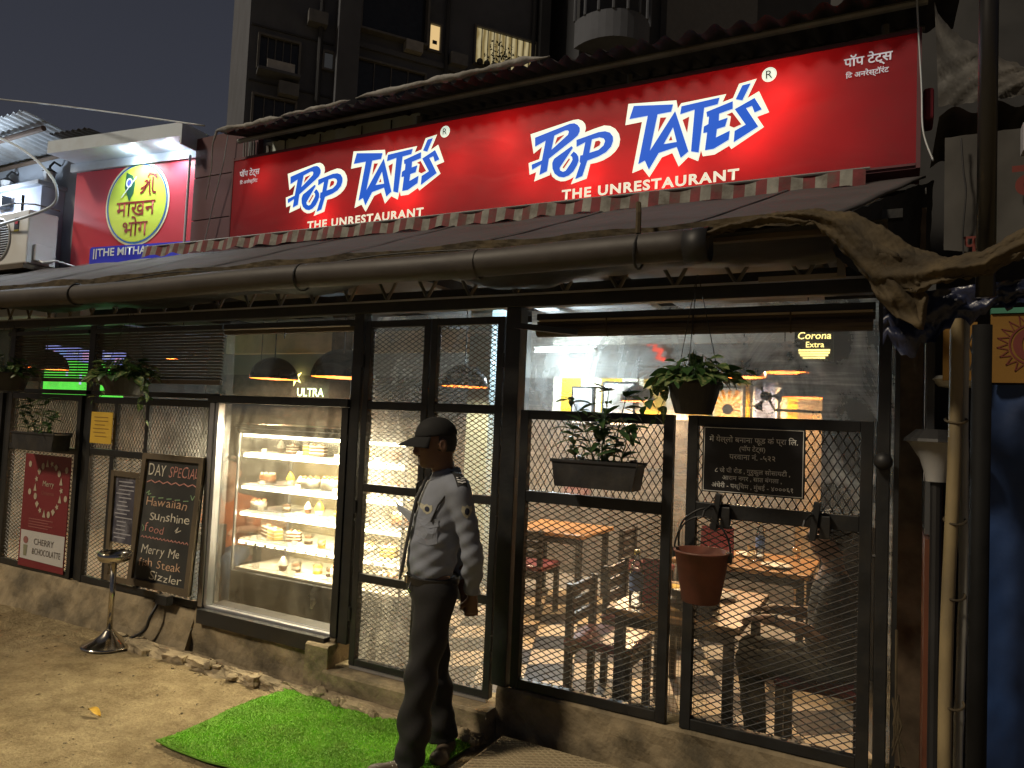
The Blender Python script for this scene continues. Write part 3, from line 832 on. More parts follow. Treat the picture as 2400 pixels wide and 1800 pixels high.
# striped scalloped valance along the foot of the sign
val = thing('striped_valance', 'faded red and white scalloped valance below the big sign', 'valance', (-3, .5, 3.05))
M['val_r'] = pm('faded red cloth', (.15, .03, .035), .85, 0, .35, 14, .2, 60, dirt=(.09, .07, .06), dscale=9, damt=.8)
M['val_w'] = pm('grimy white cloth', (.22, .22, .20), .85, 0, .3, 14, .2, 60, dirt=(.10, .09, .075), dscale=9, damt=.85)
x = -5.93; k = 0
while x < -.18:
    w_ = .060
    def vf(u, v, x=x, w_=w_):
        xx = x + w_ * u
        return (xx, .50 - .012 * math.sin(xx * 18) - .02 * v, 3.108 - (xx + 5.9) * .006 - v * (.085 + .006 * math.sin(xx * 23) + .012 * math.sin(PI * ((xx * 4) % 1))))
    MB().grid(vf, 4, 5).build('stripe', M['val_r'] if k % 2 else M['val_w'], val, smooth=True)
    x += w_; k += 1
mb = MB(); mb.tube([(-5.93, .505, 3.108), (-.15, .505, 3.075)], .008, 6); mb.build('hanging_rod', M['corr'], val)

# ---- the big sign
sign = thing('shop_sign', 'long red backlit sign with two blue and white logos', 'sign', (-2.45, SY, 3.12))
SX0, SX1, SZ0, SZ1 = -4.965, .055, 3.10, 3.795
M['flex'] = translucent('red flex face', (.27, .022, .04), (.95, .018, .02), .47)
fy = SY
def sf(u, v):
    return (SX0 + (SX1 - SX0) * u, fy + .002 * vnoise(u * 30, v * 4, 3), SZ0 + (SZ1 - SZ0) * v)
MB().grid(sf, 80, 14).build('face', M['flex'], sign, smooth=True)
m_box = pm('grey sign box lining', (.40, .40, .40), .7)
M['maroon'] = pm('maroon sheet', (.10, .03, .04), .6, 0, .25, 4)
MB().box(SX0, SX1, SY + .26, SY + .275, SZ0, SZ1).build('back', m_box, sign)
MB().box(SX0, SX1, SY + .004, SY + .26, SZ1 - .002, SZ1 + .02).build('top', M['maroon'], sign)
MB().box(SX0, SX1, SY + .004, SY + .26, SZ0 - .02, SZ0 + .002).build('bottom', M['maroon'], sign)
MB().box(SX0 - .015, SX0, SY - .004, SY + .275, SZ0 - .02, SZ1 + .02).build('side', M['maroon'], sign)
MB().box(SX1, SX1 + .02, SY - .004, SY + .275, SZ0 - .02, SZ1 + .02).build('side', M['maroon'], sign)
for z in (SZ0, SZ1): MB().box(SX0, SX1, SY - .006, SY + .004, z - .006, z + .006).build('edge_trim', M['maroon'], sign)
M['s_white'] = lit('backlit white print', (.80, .88, .74), .78)
M['s_blue'] = lit('backlit blue print', (.004, .085, .55), .75)
M['s_red'] = lit('backlit red counter', (.55, .012, .015), .35)
M['s_text'] = lit('backlit cream lettering', (.90, .88, .72), .55)
M['s_dim'] = lit('faint lit pale lettering', (.62, .62, .70), .28)  # pale lettering given a faint glow of its own
M['s_ink'] = pm('black ink', (.01, .01, .01), .5)
LOGO = {
    'pop_white': [(-0.039,0.321), (0.264,0.368), (0.299,0.367), (0.328,0.352), (0.348,0.328), (0.354,0.3), (0.347,0.274), (0.409,0.288), (0.477,0.299), (0.517,0.289), (0.551,0.266), (0.576,0.23), (0.585,0.194), (0.579,0.154), (0.556,0.122), (0.524,0.097), (0.479,0.077), (0.436,0.068), (0.393,0.065), (0.372,-0.026), (0.265,-0.05), (0.284,-0.004), (0.257,-0.016), (0.225,-0.024), (0.193,-0.022), (0.16,-0.007), (0.132,0.017), (0.118,0.05), (0.115,0.029), (0.002,-0.0), (0.014,0.061), (-0.034,0.049), (-0.044,0.129), (0.032,0.144), (0.049,0.224), (-0.01,0.186)],
    'p1': [(-0.003,0.292), (0.242,0.346), (0.274,0.344), (0.297,0.33), (0.312,0.309), (0.313,0.285), (0.3,0.26), (0.272,0.24), (0.104,0.137), (0.094,0.056), (0.04,0.038), (0.049,0.106), (-0.015,0.079), (-0.02,0.114), (0.054,0.133), (0.075,0.26), (0.0,0.231)],
    'p1h': [(0.137,0.285), (0.211,0.307), (0.231,0.305), (0.238,0.294), (0.232,0.276), (0.12,0.194)],
    'p1r': [(0.156,0.27), (0.209,0.281), (0.141,0.225)],
    'o': [(0.261,0.198), (0.141,0.132), (0.129,0.106), (0.132,0.069), (0.148,0.034), (0.179,0.009), (0.215,-0.0), (0.25,0.009), (0.281,0.032), (0.302,0.065), (0.314,0.096), (0.31,0.124), (0.298,0.143), (0.277,0.161), (0.254,0.138), (0.267,0.127), (0.271,0.108), (0.259,0.086), (0.226,0.042), (0.207,0.038), (0.187,0.05), (0.183,0.066), (0.271,0.186)],
    'or': [(0.245,0.121), (0.253,0.114), (0.212,0.06), (0.202,0.066)],
    'p2': [(0.293,0.233), (0.441,0.261), (0.484,0.26), (0.518,0.246), (0.538,0.218), (0.54,0.189), (0.528,0.155), (0.496,0.125), (0.447,0.105), (0.373,0.088), (0.343,-0.007), (0.294,-0.021), (0.327,0.078), (0.32,0.088), (0.323,0.128), (0.34,0.129), (0.354,0.209), (0.295,0.187)],
    'p2h': [(0.399,0.221), (0.449,0.226), (0.477,0.216), (0.487,0.197), (0.478,0.171), (0.446,0.147), (0.385,0.137)],
    'p2r': [(0.422,0.205), (0.446,0.207), (0.458,0.195), (0.451,0.175), (0.411,0.159)],
    'tate_white': [(0.63,0.41), (0.93,0.38), (0.94,0.329), (0.959,0.357), (1.221,0.366), (1.201,0.322), (1.259,0.335), (1.291,0.413), (1.388,0.425), (1.34,0.321), (1.402,0.35), (1.46,0.218), (1.395,0.203), (1.434,0.138), (1.258,0.037), (1.245,0.058), (1.164,0.018), (1.096,0.017), (1.085,0.053), (1.07,-0.008), (1.011,0.024), (0.956,-0.026), (0.915,0.062), (0.852,0.044), (0.779,-0.068), (0.736,-0.01), (0.67,-0.029), (0.721,0.282), (0.615,0.278)],
    'ta': [(0.666,0.39), (0.911,0.357), (0.901,0.314), (0.818,0.312), (0.778,0.095), (0.925,0.314), (1.012,0.057), (0.967,0.024), (0.941,0.094), (0.833,0.073), (0.775,-0.022), (0.748,0.038), (0.707,0.021), (0.757,0.313), (0.641,0.311)],
    'ah': [(0.915,0.217), (0.94,0.125), (0.862,0.123)],
    'ar': [(0.905,0.168), (0.913,0.14), (0.891,0.141)],
    'tar': [(0.835,0.289), (0.873,0.285), (0.824,0.203)],
    'atr': [(1.01,0.267), (0.971,0.253), (1.0,0.171)],
    't2': [(0.962,0.337), (1.184,0.351), (1.174,0.313), (1.097,0.305), (1.072,0.042), (1.027,0.055), (1.041,0.303), (0.955,0.289)],
    'e': [(1.11,0.278), (1.259,0.316), (1.26,0.271), (1.184,0.255), (1.183,0.214), (1.233,0.224), (1.22,0.174), (1.174,0.166), (1.169,0.117), (1.247,0.146), (1.242,0.093), (1.159,0.052), (1.108,0.05), (1.118,0.155), (1.095,0.154), (1.098,0.193), (1.123,0.204), (1.126,0.248), (1.115,0.247)],
    'ap': [(1.31,0.399), (1.356,0.403), (1.312,0.311), (1.275,0.324)],
    's': [(1.271,0.267), (1.379,0.314), (1.42,0.241), (1.381,0.229), (1.366,0.27), (1.334,0.262), (1.403,0.145), (1.27,0.074), (1.274,0.14), (1.334,0.167)],
    'sr': [(1.226,0.242), (1.257,0.252), (1.31,0.173), (1.269,0.16), (1.244,0.174), (1.251,0.229)],
}
def pl(x0, z0, y):
    return lambda a_, b_: Vector((x0 + a_, y, z0 + b_))
for ox, oz in ((-2.126, 3.272), (-4.297, 3.280)):
    lw = flat('logo_outline', [LOGO['pop_white']], pl(ox, oz, SY - .004), M['s_white'], sign)
    flat('logo_outline', [LOGO['tate_white']], pl(ox, oz, SY - .004), M['s_white'], sign)
    for key, hole in (('p1', 'p1h'), ('o', None), ('p2', 'p2h'), ('ta', 'ah'), ('t2', None), ('e', None), ('ap', None), ('s', None)):
        flat('logo_letter', [LOGO[key]] + ([LOGO[hole]] if hole else []), pl(ox, oz, SY - .007), M['s_blue'], sign)
    for key in ('p1r', 'or', 'p2r', 'ar', 'tar', 'atr', 'sr'):
        flat('logo_counter', [LOGO[key]], pl(ox, oz, SY - .006), M['s_red'], sign)
    text('lettering', 'THE UNRESTAURANT', pl(0, 0, SY - .006), M['s_text'], sign, width=1.10, height=.062, x=ox + .205, z=3.130, offset=.036, space=1.16)
    circ = [(.04 * math.cos(t), .042 * math.sin(t)) for t in [2 * PI * i / 28 for i in range(28)]]
    flat('registered_disc', [circ], pl(ox + 1.455, oz + .435, SY - .005), M['s_white'], sign)
    text('registered_letter', 'R', pl(0, 0, SY - .008), M['s_ink'], sign, height=.045, x=ox + 1.455, z=oz + .413, align='CENTER')
for dx, mt in ((-.289, 's_dim'), (-4.885, 's_dim')):
    text('lettering', 'पॉप टेट्स', pl(0, 0, SY - .006), M[mt], sign, width=.232, x=dx, z=3.672 - (.03 if dx < -1 else 0), offset=.02)
    text('lettering', 'िद अनरेस्टॉरंट', pl(0, 0, SY - .006), M[mt], sign, width=.205, x=dx + .01, z=3.608 - (.03 if dx < -1 else 0), offset=.018)
# bulbs behind the flex: uneven, some tubes dead
for x, z, pw in ((-4.62, 3.60, .9), (-3.95, 3.22, 2.2), (-3.15, 3.30, 2.6), (-3.32, 3.42, 1.2), (-2.35, 3.58, 1.5), (-2.72, 3.50, .9), (-1.75, 3.26, 2.6), (-1.25, 3.22, 2.8), (-.78, 3.36, 2.2), (-.62, 3.56, 2.2), (-2.15, 3.30, 1.2), (-.25, 3.24, .12)):
    point('sign_bulb', (x, SY + .155, z), pw * .82, (1.0, .75, .6), .05, sign)

# ---- corrugated roof above the sign, rolled tarpaulin along its front edge
ur = thing('upper_roof', 'dark corrugated roof overhanging the top of the red sign', 'roof', (-2.5, .5, 3.9))
def corr(x0, x1, y0, y1, z0, z1, pitch, amp, nper=8, ny=4, wob=.0, seed=1):
    n = int((x1 - x0) / pitch * nper)
    def fn(u, v):
        x = x0 + (x1 - x0) * u
        return (x, y0 + (y1 - y0) * v, z0 + (z1 - z0) * v + amp * math.sin(2 * PI * x / pitch) + wob * vnoise(x * 1.3, v, seed))
    return MB().grid(fn, n, ny)
o = corr(-4.94, -3.42, .42, 1.35, 3.955, 4.20, .11, .020, wob=.02).build('roof_sheet', M['corr_dark'], ur, smooth=True)
o = corr(-3.50, -1.54, .40, 1.35, 3.95, 4.20, .11, .020, wob=.02, seed=4).build('roof_sheet', M['corr_dark'], ur, smooth=True)
o = corr(-1.62, .25, .42, 1.35, 3.945, 4.18, .14, .022, wob=.02, seed=7).build('roof_sheet', M['corr_dark'], ur, smooth=True)
mb = MB(); mb.tube([(-4.93, .60, 3.955), (.1, .60, 3.95)], .02, 8); mb.build('support_tube', M['corr'], ur)
mb = MB(); mb.tube([(-4.8, 1.2, 4.12), (.1, 1.2, 4.11)], .02, 8); mb.build('support_tube', M['corr'], ur)
for x in (-4.9, -3.3, -1.6, -.1):
    mb = MB(); mb.tube([(x, .90, 3.2), (x, .90, 4.02)], .02, 8); mb.build('support_post', M['corr'], ur)
M['roll'] = pm('dirty rolled tarpaulin', (.24, .24, .235), .8, 0, .3, 9, .8, 24, dirt=(.12, .11, .10), dscale=6, damt=.8)
rl = thing('rolled_tarpaulin', 'dirty white tarpaulin roll lying along the front edge of the upper roof', 'tarpaulin', (-3, .29, 4.0))
def roll(xa, xb, z, r, seed):
    pts = []; rr = []
    n = 60
    for i in range(n):
        x = xa + (xb - xa) * i / (n - 1)
        pts.append((x, .40 + .01 * vnoise(x * 2, 1, seed), z + .012 * vnoise(x * 1.5, 2, seed + 2)))
        rr.append(max(.004, r * (1 + .45 * vnoise(x * 4, 3, seed + 5)) * min(1, 6 * i / n + .25, 6 * (n - 1 - i) / n + .25)))
    mb = MB(); mb.tube(pts, rr, 10); return mb
roll(-4.96, -4.22, 3.968, .022, 1).build('roll', M['roll'], rl, smooth=True)
roll(-4.24, -3.55, 3.978, .016, 3).build('roll', M['roll'], rl, smooth=True)
roll(-3.5, -1.95, 3.988, .022, 5).build('roll', M['roll'], rl, smooth=True)
mb = MB(); mb.tube([(-4.96, .40, 3.965), (-4.97, .38, 3.86), (-4.99, .40, 3.66), (-5.06, .42, 3.42)], [.012, .006, .005, .004], 6); mb.build('dangling_strip', M['roll'], rl)

# white back board glimpsed under the upper roof
wb = thing('back_board', 'pale board wall glimpsed between sign top and upper roof', 'board', (-4.2, 1.1, 3.8))
MB().box(-5.05, -3.35, .96, .98, 3.6, 4.085).build('board', pm('weathered white board', (.62, .70, .68), .8, 0, .15, 3, dirt=(.3, .33, .32), dscale=3, damt=.6), wb)
for x in (-4.75, -4.35, -3.9, -3.6):
    mb = MB(); mb.tube([(x, .945, 3.6), (x, .945, 4.06)], .006, 5); mb.build('rod', M['black'], wb)
MB().box(-5.05, -3.35, .90, .93, 3.86, 3.93).build('batten', M['corr'], wb)

# ================================================================== NEIGHBOUR ON THE LEFT
ns = thing('sweet_shop_sign', 'red sign board with a lime green round emblem beside the big sign', 'sign', (-6.7, .9, 3.1))
A0, A1 = Vector((-7.55, .80, 0)), Vector((-5.86, 1.0, 0))
ux = (A1 - A0).normalized(); un = Vector((ux.y, -ux.x, 0))
def bf(off):
    return lambda a_, b_: A0 + ux * a_ + un * off + Vector((0, 0, b_))
BWID = (A1 - A0).length
MB().prism([(0, 3.0), (BWID, 3.0), (BWID, 4.08), (0, 4.08)], lambda a_, b_, d: bf(-d)(a_, b_), .05).build('board', pm('red sign board', (.52, .035, .06), .5, 0, .06, 2), ns)
def ell(cx, cz, rx, rz, n=48): return [(cx + rx * math.cos(2 * PI * i / n), cz + rz * math.sin(2 * PI * i / n)) for i in range(n)]
ec, ez, es = .88, 3.695, .92
flat('emblem_disc', [ell(ec, ez, .46 * es, .46 * es)], bf(.004), pm('cream print', (.85, .84, .55), .5, 0, .02), ns)
flat('emblem_ring', [ell(ec, ez, .437 * es, .437 * es), ell(ec, ez, .420 * es, .420 * es)], bf(.007), pm('blue print', (.01, .14, .45), .5, 0, .02), ns)
flat('emblem_field', [ell(ec, ez, .415 * es, .415 * es)], bf(.0065), pm('lime print', (.55, .70, .07), .5, 0, .04), ns)
m_mar = pm('maroon print', (.22, .015, .012), .5, 0, .02)
text('lettering', 'माखन', bf(.010), m_mar, ns, width=.56 * es, x=ec - .29 * es, z=ez - .13 * es, offset=.006)
text('lettering', 'भोग', bf(.010), m_mar, ns, width=.36 * es, x=ec - .18 * es, z=ez - .35 * es, offset=.006)
def strokes(name, lines, fn, w_, mat, parent):
    mb = MB()
    for ln in lines:
        for (a_, b_), (c_, d_) in zip(ln, ln[1:]):
            dv = Vector((c_ - a_, d_ - b_)); 
            if dv.length < 1e-6: continue
            dv.normalize(); nv = Vector((-dv.y, dv.x)) * w_ / 2; ex = dv * w_ * .35
            mb.poly([fn(a_ - ex.x + nv.x, b_ - ex.y + nv.y), fn(a_ - ex.x - nv.x, b_ - ex.y - nv.y), fn(c_ + ex.x - nv.x, d_ + ex.y - nv.y), fn(c_ + ex.x + nv.x, d_ + ex.y + nv.y)])
    return mb.build(name, mat, parent)
sx, sz, ss = ec + .05 * es, ez + .09 * es, .19 * es
strokes('lettering', [[(sx + a_ * ss, sz + b_ * ss) for a_, b_ in ln] for ln in (
    [(.25, .75), (.42, .80), (.48, .62), (.30, .50), (.12, .40), (.0, .38)], [(.48, .62), (.35, .38), (.15, .18), (.0, .12)],
    [(.62, .92), (.64, .5), (.66, .15), (.72, .0)], [(.48, .62), (.56, .68), (.64, .66)], [(.86, .94), (.86, .3), (.92, .12), (1.12, .08)],
    [(.45, 1.0), (.6, 1.18), (.86, 1.12), (1.15, .92)], [(1.06, 1.08), (1.1, 1.12)])], bf(.011), .020, m_mar, ns)
m_fe = pm('dark green print', (.02, .10, .05), .5, 0, .1); m_bl = pm('violet print', (.08, .10, .45), .5, 0, .02); m_wh = pm('pale print', (.7, .75, .75), .5, 0, .02)
fx, fz = ec - .11, ez + .175
flat('feather', [[(fx - .05, fz + .15), (fx + .04, fz + .11), (fx + .075, fz + .03), (fx + .06, fz - .06), (fx + .01, fz - .15), (fx - .03, fz - .07), (fx - .065, fz + .0)]], bf(.010), m_fe, ns)
flat('feather_eye', [ell(fx - .005, fz + .04, .043, .048, 20)], bf(.012), m_wh, ns)
flat('feather_eye', [ell(fx, fz + .04, .028, .032, 20)], bf(.014), m_bl, ns)
strokes('flute', [[(fx - .09, fz - .10), (fx + .09, fz + .09)]], bf(.016), .012, m_wh, ns)
flat('name_strip', [[(.28, 3.0), (1.69, 3.0), (1.69, 3.285), (.30, 3.285), (.28, 3.265)]], bf(.006), pm('blue strip print', (.02, .03, .55), .5, 0, .02), ns)
text('lettering', '||THE MITHAI', bf(.010), m_wh, ns, width=.74, height=.078, x=.335, z=3.188, offset=.02)
# canopy over it with recessed downlights
cn = thing('sign_canopy', 'white boxed canopy with downlights over the sweet shop sign', 'canopy', (-6.7, .8, 4.1))
m_can = pm('blue cast white board', (.58, .68, .80), .6, 0, .06, 3, dirt=(.35, .36, .37), dscale=4, damt=.3)  # blue cast of the cool lamps put into the white paint
def cprism(a0, a1, d0, d1, z0, z1, nm, mt=m_can): 
    return MB().prism([(a0, z0), (a1, z0), (a1, z1), (a0, z1)], lambda a_, b_, d: bf(d0 + d)(a_, b_), d1 - d0).build(nm, mt, cn)
cprism(.0, BWID + .03, .0, .30, 4.17, 4.20, 'soffit')
cprism(.0, BWID + .03, .30, .33, 4.165, 4.29, 'fascia')
cprism(-.06, BWID + .03, .006, .03, 4.085, 4.168, 'back_strip')
cprism(BWID + .03, BWID + .05, .0, .33, 4.09, 4.29, 'end_cheek')
m_led = em('white lamp disc', (.85, .95, 1.0), 14)
for k, a_ in enumerate((.35, .95, 1.42)):
    p = bf(.15)(a_, 4.166)
    if k: 
        mb = MB(); mb.lathe([(.0, 0), (.045, 0), (.045, .01)], p, 20); mb.build('downlight', m_led, cn)
        spot('downlight_beam', p - Vector((0, 0, .02)), p + un * -.10 - Vector((0, 0, 1)), 26, (.82, .93, 1.0), 150, .04, .8, cn)
        point('downlight_glow', p - Vector((0, 0, .05)), 2.6, (.85, .95, 1.0), .03, cn)
# maroon wall between the two signs
mw = thing('maroon_wall', 'dark maroon panelled wall between the two red signs', 'wall', (-5.4, .9, 3))
M['marwall'] = pm('maroon wall paint', (.09, .035, .045), .7, 0, .2, 3)
for z0, z1 in ((2.9, 3.42), (3.43, 3.82), (3.83, 4.2)):
    MB().box(-5.80, -4.99, .86, .92, z0, z1).build('panel', M['marwall'], mw)
mb = MB(); mb.tube([(-5.85, .84, 4.05), (-5.84, .83, 3.1)], .012, 6); mb.build('white_conduit', m_can, mw)
for k, pts in enumerate(([(-5.3, .8, 4.2), (-5.33, .79, 3.9), (-5.45, .8, 3.5), (-5.55, .8, 3.1)], [(-5.02, .8, 4.1), (-5.03, .79, 3.6), (-5.05, .8, 3.1)])):
    mb = MB(); mb.tube(pts, .005, 5); mb.build('hanging_wire', M['corr_light'], mw)
for i in range(5):
    mb = MB(); mb.tube([(-5.12 + i * .03, .82, 4.1), (-5.11 + i * .03, .82, 3.82)], .008, 6); mb.build('conduit', M['corr'], mw)

gb = thing('grey_house', 'blue grey rendered house at the left edge above the roof', 'house', (-9, 1.2, 0))
m_gw = pm('grey blue render', (.30, .34, .40), .8, 0, .12, 2, .2, 40)
MB().box(-13, -7.58, .96, 1.1, 2.6, 4.38).build('wall', m_gw, gb)
MB().box(-12.5, -8.02, .72, .958, 2.6, 3.98).build('wall_bay', pm('pale blue render', (.42, .48, .62), .8, 0, .1), gb)
MB().box(-12.5, -7.98, .66, .965, 3.98, 4.03).build('ledge', m_gw, gb, bevel=.01)
for k, x in enumerate((-8.95, -8.12)):
    lt = thing('wall_lantern', 'unlit black wall lantern %s' % ('over the air conditioner' if k == 0 else 'nearest the sweet shop sign'), 'lantern', (x, .90, 4.1), 'wall lanterns on the grey house')
    mb = MB(); mb.tube([(x, .95, 4.28), (x, .88, 4.30), (x, .84, 4.24), (x, .84, 4.20)], .012, 6); mb.build('bracket', M['black'], lt)
    mb = MB(); mb.lathe([(.012, .19), (.075, .15), (.07, .145)], (x, .84, 4.03), 6); mb.build('cap', M['black'], lt)
    mb = MB(); mb.lathe([(.035, .0), (.06, .145)], (x, .84, 4.03), 6); mb.build('glass_body', pm('frosted lantern glass', (.55, .58, .62), .3), lt)
    mb = MB(); mb.lathe([(.0, -.03), (.03, -.012), (.036, .0)], (x, .84, 4.03), 6); mb.build('finial', M['black'], lt)
# corrugated sheets and beam over the house
hr = thing('corrugated_roof', 'pale corrugated sheet roof over the grey house', 'roof', (-9, .6, 4.4))
def sheet3(p0, p1, p2, n, amp, nm, mt):
    p0, p1, p2 = map(Vector, (p0, p1, p2)); nrm = (p1 - p0).cross(p2 - p0).normalized()
    fn = lambda u, v: tuple(p0 + (p1 - p0) * u + (p2 - p0) * v + nrm * amp * math.sin(2 * PI * n * u))
    return MB().grid(fn, n * 8, 2).build(nm, mt, hr, smooth=True)
sheet3((-11.5, .35, 4.56), (-7.75, .35, 4.60), (-11.5, 1.4, 4.42), 34, .016, 'roof_sheet', M['corr_light'])
sheet3((-7.78, .62, 4.46), (-7.10, .62, 4.42), (-7.5, 1.5, 4.34), 7, .014, 'roof_sheet', M['corr_dark'])
sheet3((-7.35, .8, 4.42), (-6.85, .8, 4.36), (-7.0, 1.5, 4.30), 8, .014, 'roof_sheet', pm('old yellowed sheet', (.35, .34, .22), .7))
mb = MB(); mb.tube([(-11.5, .55, 4.44), (-7.75, .55, 4.49)], .028, 8); mb.build('beam', pm('brown beam', (.14, .10, .08), .7), hr)
mb = MB(); mb.tube([(-11.5, .95, 4.38), (-7.5, .95, 4.40)], .024, 8); mb.build('beam', pm('brown beam dark', (.11, .08, .06), .7), hr)

# air conditioner outdoor unit
ac = thing('air_conditioner', 'white air conditioner outdoor unit on the roof at the left edge', 'air conditioner', (-8.1, .5, 3.0))
m_ac = pm('white appliance paint', (.70, .72, .72), .4, 0, .04)
ax0, ax1, ay0, ay1, az0, az1 = -8.55, -7.70, .45, .74, 3.08, 3.62
MB().box(ax0, ax1, ay0, ay1, az0, az1).build('casing', m_ac, ac, bevel=.012)
fcx, fcz = -8.22, 3.35
MB().lathe([(.0, 0), (.215, 0)], (0, 0, 0), 32).build('fan_opening', M['black'], ac).matrix_local = Matrix.Translation((fcx + 8.1, ay0 - .003 - .5, fcz - 3.0)) @ Matrix.Rotation(PI / 2, 4, 'X')
for i in range(-8, 9):
    zz = i * .025; hw = math.sqrt(max(0, .21 ** 2 - zz ** 2))
    mb = MB(); mb.tube([(fcx - hw, ay0 - .012, fcz + zz), (fcx + hw, ay0 - .012, fcz + zz)], .0035, 4); mb.build('grille_bar', m_ac, ac)
ring = [(fcx + .215 * math.cos(t), ay0 - .01, fcz + .215 * math.sin(t)) for t in [2 * PI * i / 32 for i in range(33)]]
mb = MB(); mb.tube(ring, .008, 6); mb.build('grille_ring', m_ac, ac)
for i in range(16):
    z = az0 + .06 + i * .026
    MB().box(-7.98, -7.90, ay0 - .006, ay0 - .002, z, z + .012).build('louvre', pm('grey louvre', (.45, .46, .47), .5), ac) if False else None
MB().box(-7.945, -7.865, ay0 - .006, ay0 - .001, 3.43, 3.55).build('rating_label', pm('black label', (.02, .015, .02), .4), ac)
MB().box(-7.945, -7.865, ay0 - .007, ay0 - .001, 3.41, 3.425).build('energy_strip', pm('yellow label', (.75, .65, .05), .4), ac)
MB().box(-7.928, -7.882, ay0 - .008, ay0 - .006, 3.485, 3.53).build('label_mark', pm('red label mark', (.6, .03, .05), .4), ac)
MB().box(ax1, ax1 + .05, ay0 + .06, ay1 - .06, az0 + .03, az0 + .2).build('pipe_cover', m_ac, ac, bevel=.01)
for i in range(3):
    mb = MB(); mb.tube([(ax1 + .04, ay0 + .1 + i * .03, 3.12), (ax1 + .12, ay0 + .1 + i * .02, 3.09), (ax1 + .2, ay0 + .18, 3.12), (ax1 + .3, .8, 3.08)], .009, 6); mb.build('refrigerant_pipe', m_ac, ac)
mb = MB(); mb.tube([(ax0, .42, 3.68), (-7.9, .42, 3.69), (-7.62, .46, 3.66), (-7.62, .7, 3.66)], .008, 5); mb.build('bracket_wire', M['corr'], ac)
mb = MB(); mb.tube([(-7.93, .5, 3.62), (-7.93, .5, 3.80)], .015, 6); mb.build('bracket_post', M['black'], ac)
MB().box(ax0 - .1, ax1 + .02, .42, .78, 3.02, 3.07).build('mounting_plank', M['wood'], ac)

# flood lamp on the grey house just at the picture edge
fl = thing('flood_lamp', 'bright white flood lamp on the blue wall at the left edge', 'lamp', (-8.63, .62, 3.86))
MB().box(-8.74, -8.54, .60, .70, 3.78, 3.90).build('housing', M['black'], fl, bevel=.008)
MB().box(-8.73, -8.55, .592, .60, 3.79, 3.89).build('lens', em('flood lamp lens', (.85, .95, 1), 30), fl)
point('flood_glow', (-8.60, .38, 3.86), 32, (.80, .90, 1.0), .06, fl)

# cables
def cable(label, pts, r, mat):
    P = [Vector(p) for p in pts]; out = []
    for i in range(len(P) - 1):
        p0, p1, p2, p3 = P[max(i - 1, 0)], P[i], P[i + 1], P[min(i + 2, len(P) - 1)]
        for t in [k / 8 for k in range(8)]:
            out.append(.5 * ((2 * p1) + (p2 - p0) * t + (2 * p0 - 5 * p1 + 4 * p2 - p3) * t * t + (3 * p1 - p0 - 3 * p2 + p3) * t ** 3))
    out.append(P[-1])
    mb = MB(); mb.tube(out, r, 6)
    return tag(mb.build('cable', mat, smooth=True), label, 'cable')
cable('thin overhead cable crossing the night sky at the left', [(-10, .6, 5.3), (-8.53, .5, 4.91), (-7, .4, 4.52), (-5.24, .5, 4.10)], .007, M['corr_light'])
for k, (dy, sag) in enumerate(((.0, .03), (.03, .05), (.05, .02))):
    cable(['thin black wire sagging along the top of the gutter', 'second black wire sagging along the gutter', 'third wire lying tight along the gutter'][k], [(-7.5 + i * .85, -.53 + dy, 2.555 - sag * (i % 2) + .01 * math.sin(i * 2.1 + k)) for i in range(9)], .004, M['rubber'])
cable('thick white cable looping down in front of the grey house', [(-8.6, .3, 4.45), (-8.04, .3, 4.33), (-7.56, .3, 4.13), (-7.17, .3, 3.89), (-6.99, .3, 3.71), (-7.05, .32, 3.56), (-7.48, .34, 3.50), (-8.2, .4, 3.48)], .013, m_can)

# ================================================================== APARTMENT BLOCKS BEHIND
P0 = Vector((-11.7246, 16.6807, 0)); dv = Vector((.59, .81, 0)).normalized(); nv = Vector((dv.y, -dv.x, 0))   # nv points at the street
def ap(s, d, z): return P0 + dv * s + nv * d + Vector((0, 0, z))
def abox(s0, s1, d0, d1, z0, z1):
    mb = MB(); n = 0
    for z in (z0, z1):
        for s, d in ((s0, d0), (s1, d0), (s1, d1), (s0, d1)): mb.v.append(tuple(ap(s, d, z)))
    mb.f = [(0, 3, 2, 1), (4, 5, 6, 7), (0, 1, 5, 4), (1, 2, 6, 5), (2, 3, 7, 6), (3, 0, 4, 7)]
    return mb
M['apt'] = pm('grey apartment render', (.075, .084, .108), .9, 0, .15, .6, .1, 5, dirt=(.05, .056, .07), dscale=.8, damt=.6)
M['apt2'] = pm('dark apartment render', (.032, .036, .046), .9, 0, .2, .6)
M['pane'] = pm('dark window pane', (.02, .022, .025), .15, 0, .2)
M['grille'] = pm('window grille', (.10, .10, .10), .6)
apt = thing('apartment_block', 'tall grey apartment block with one lit window behind the sign', 'building', tuple(ap(-3, 0, 0)))
abox(-7.85, 1.5, -8, 0, 0, 24).build('wall', M['apt'], apt)
abox(-5.45, -4.82, .002, .45, 0, 24).build('pilaster', M['apt'], apt)
abox(1.2, 1.55, .002, .35, 0, 24).build('pilaster', M['apt2'], apt)
for z in (9.4, 12.75, 16.1):
    abox(-4.8, 1.2, .002, .12, z, z + .16).build('floor_band', M['apt'], apt)
def window(s0, s1, z0, z1, mat, frame=True, bars=0, depth=.12):
    w_ = abox(s0, s1, .004, .012, z0, z1).build('window', mat, apt)
    f = .06
    if frame:
        for a_ in ((s0 - f, s1 + f, z1, z1 + f), (s0 - f, s1 + f, z0 - f, z0), (s0 - f, s0, z0, z1), (s1, s1 + f, z0, z1)):
            abox(a_[0], a_[1], .005, depth, a_[2], a_[3]).build('frame', M['grille'], w_)
    for i in range(bars):
        s = s0 + (s1 - s0) * (i + 1) / (bars + 1)
        abox(s - .012, s + .012, .03, .05, z0, z1).build('bar', M['grille'], w_)
    return w_
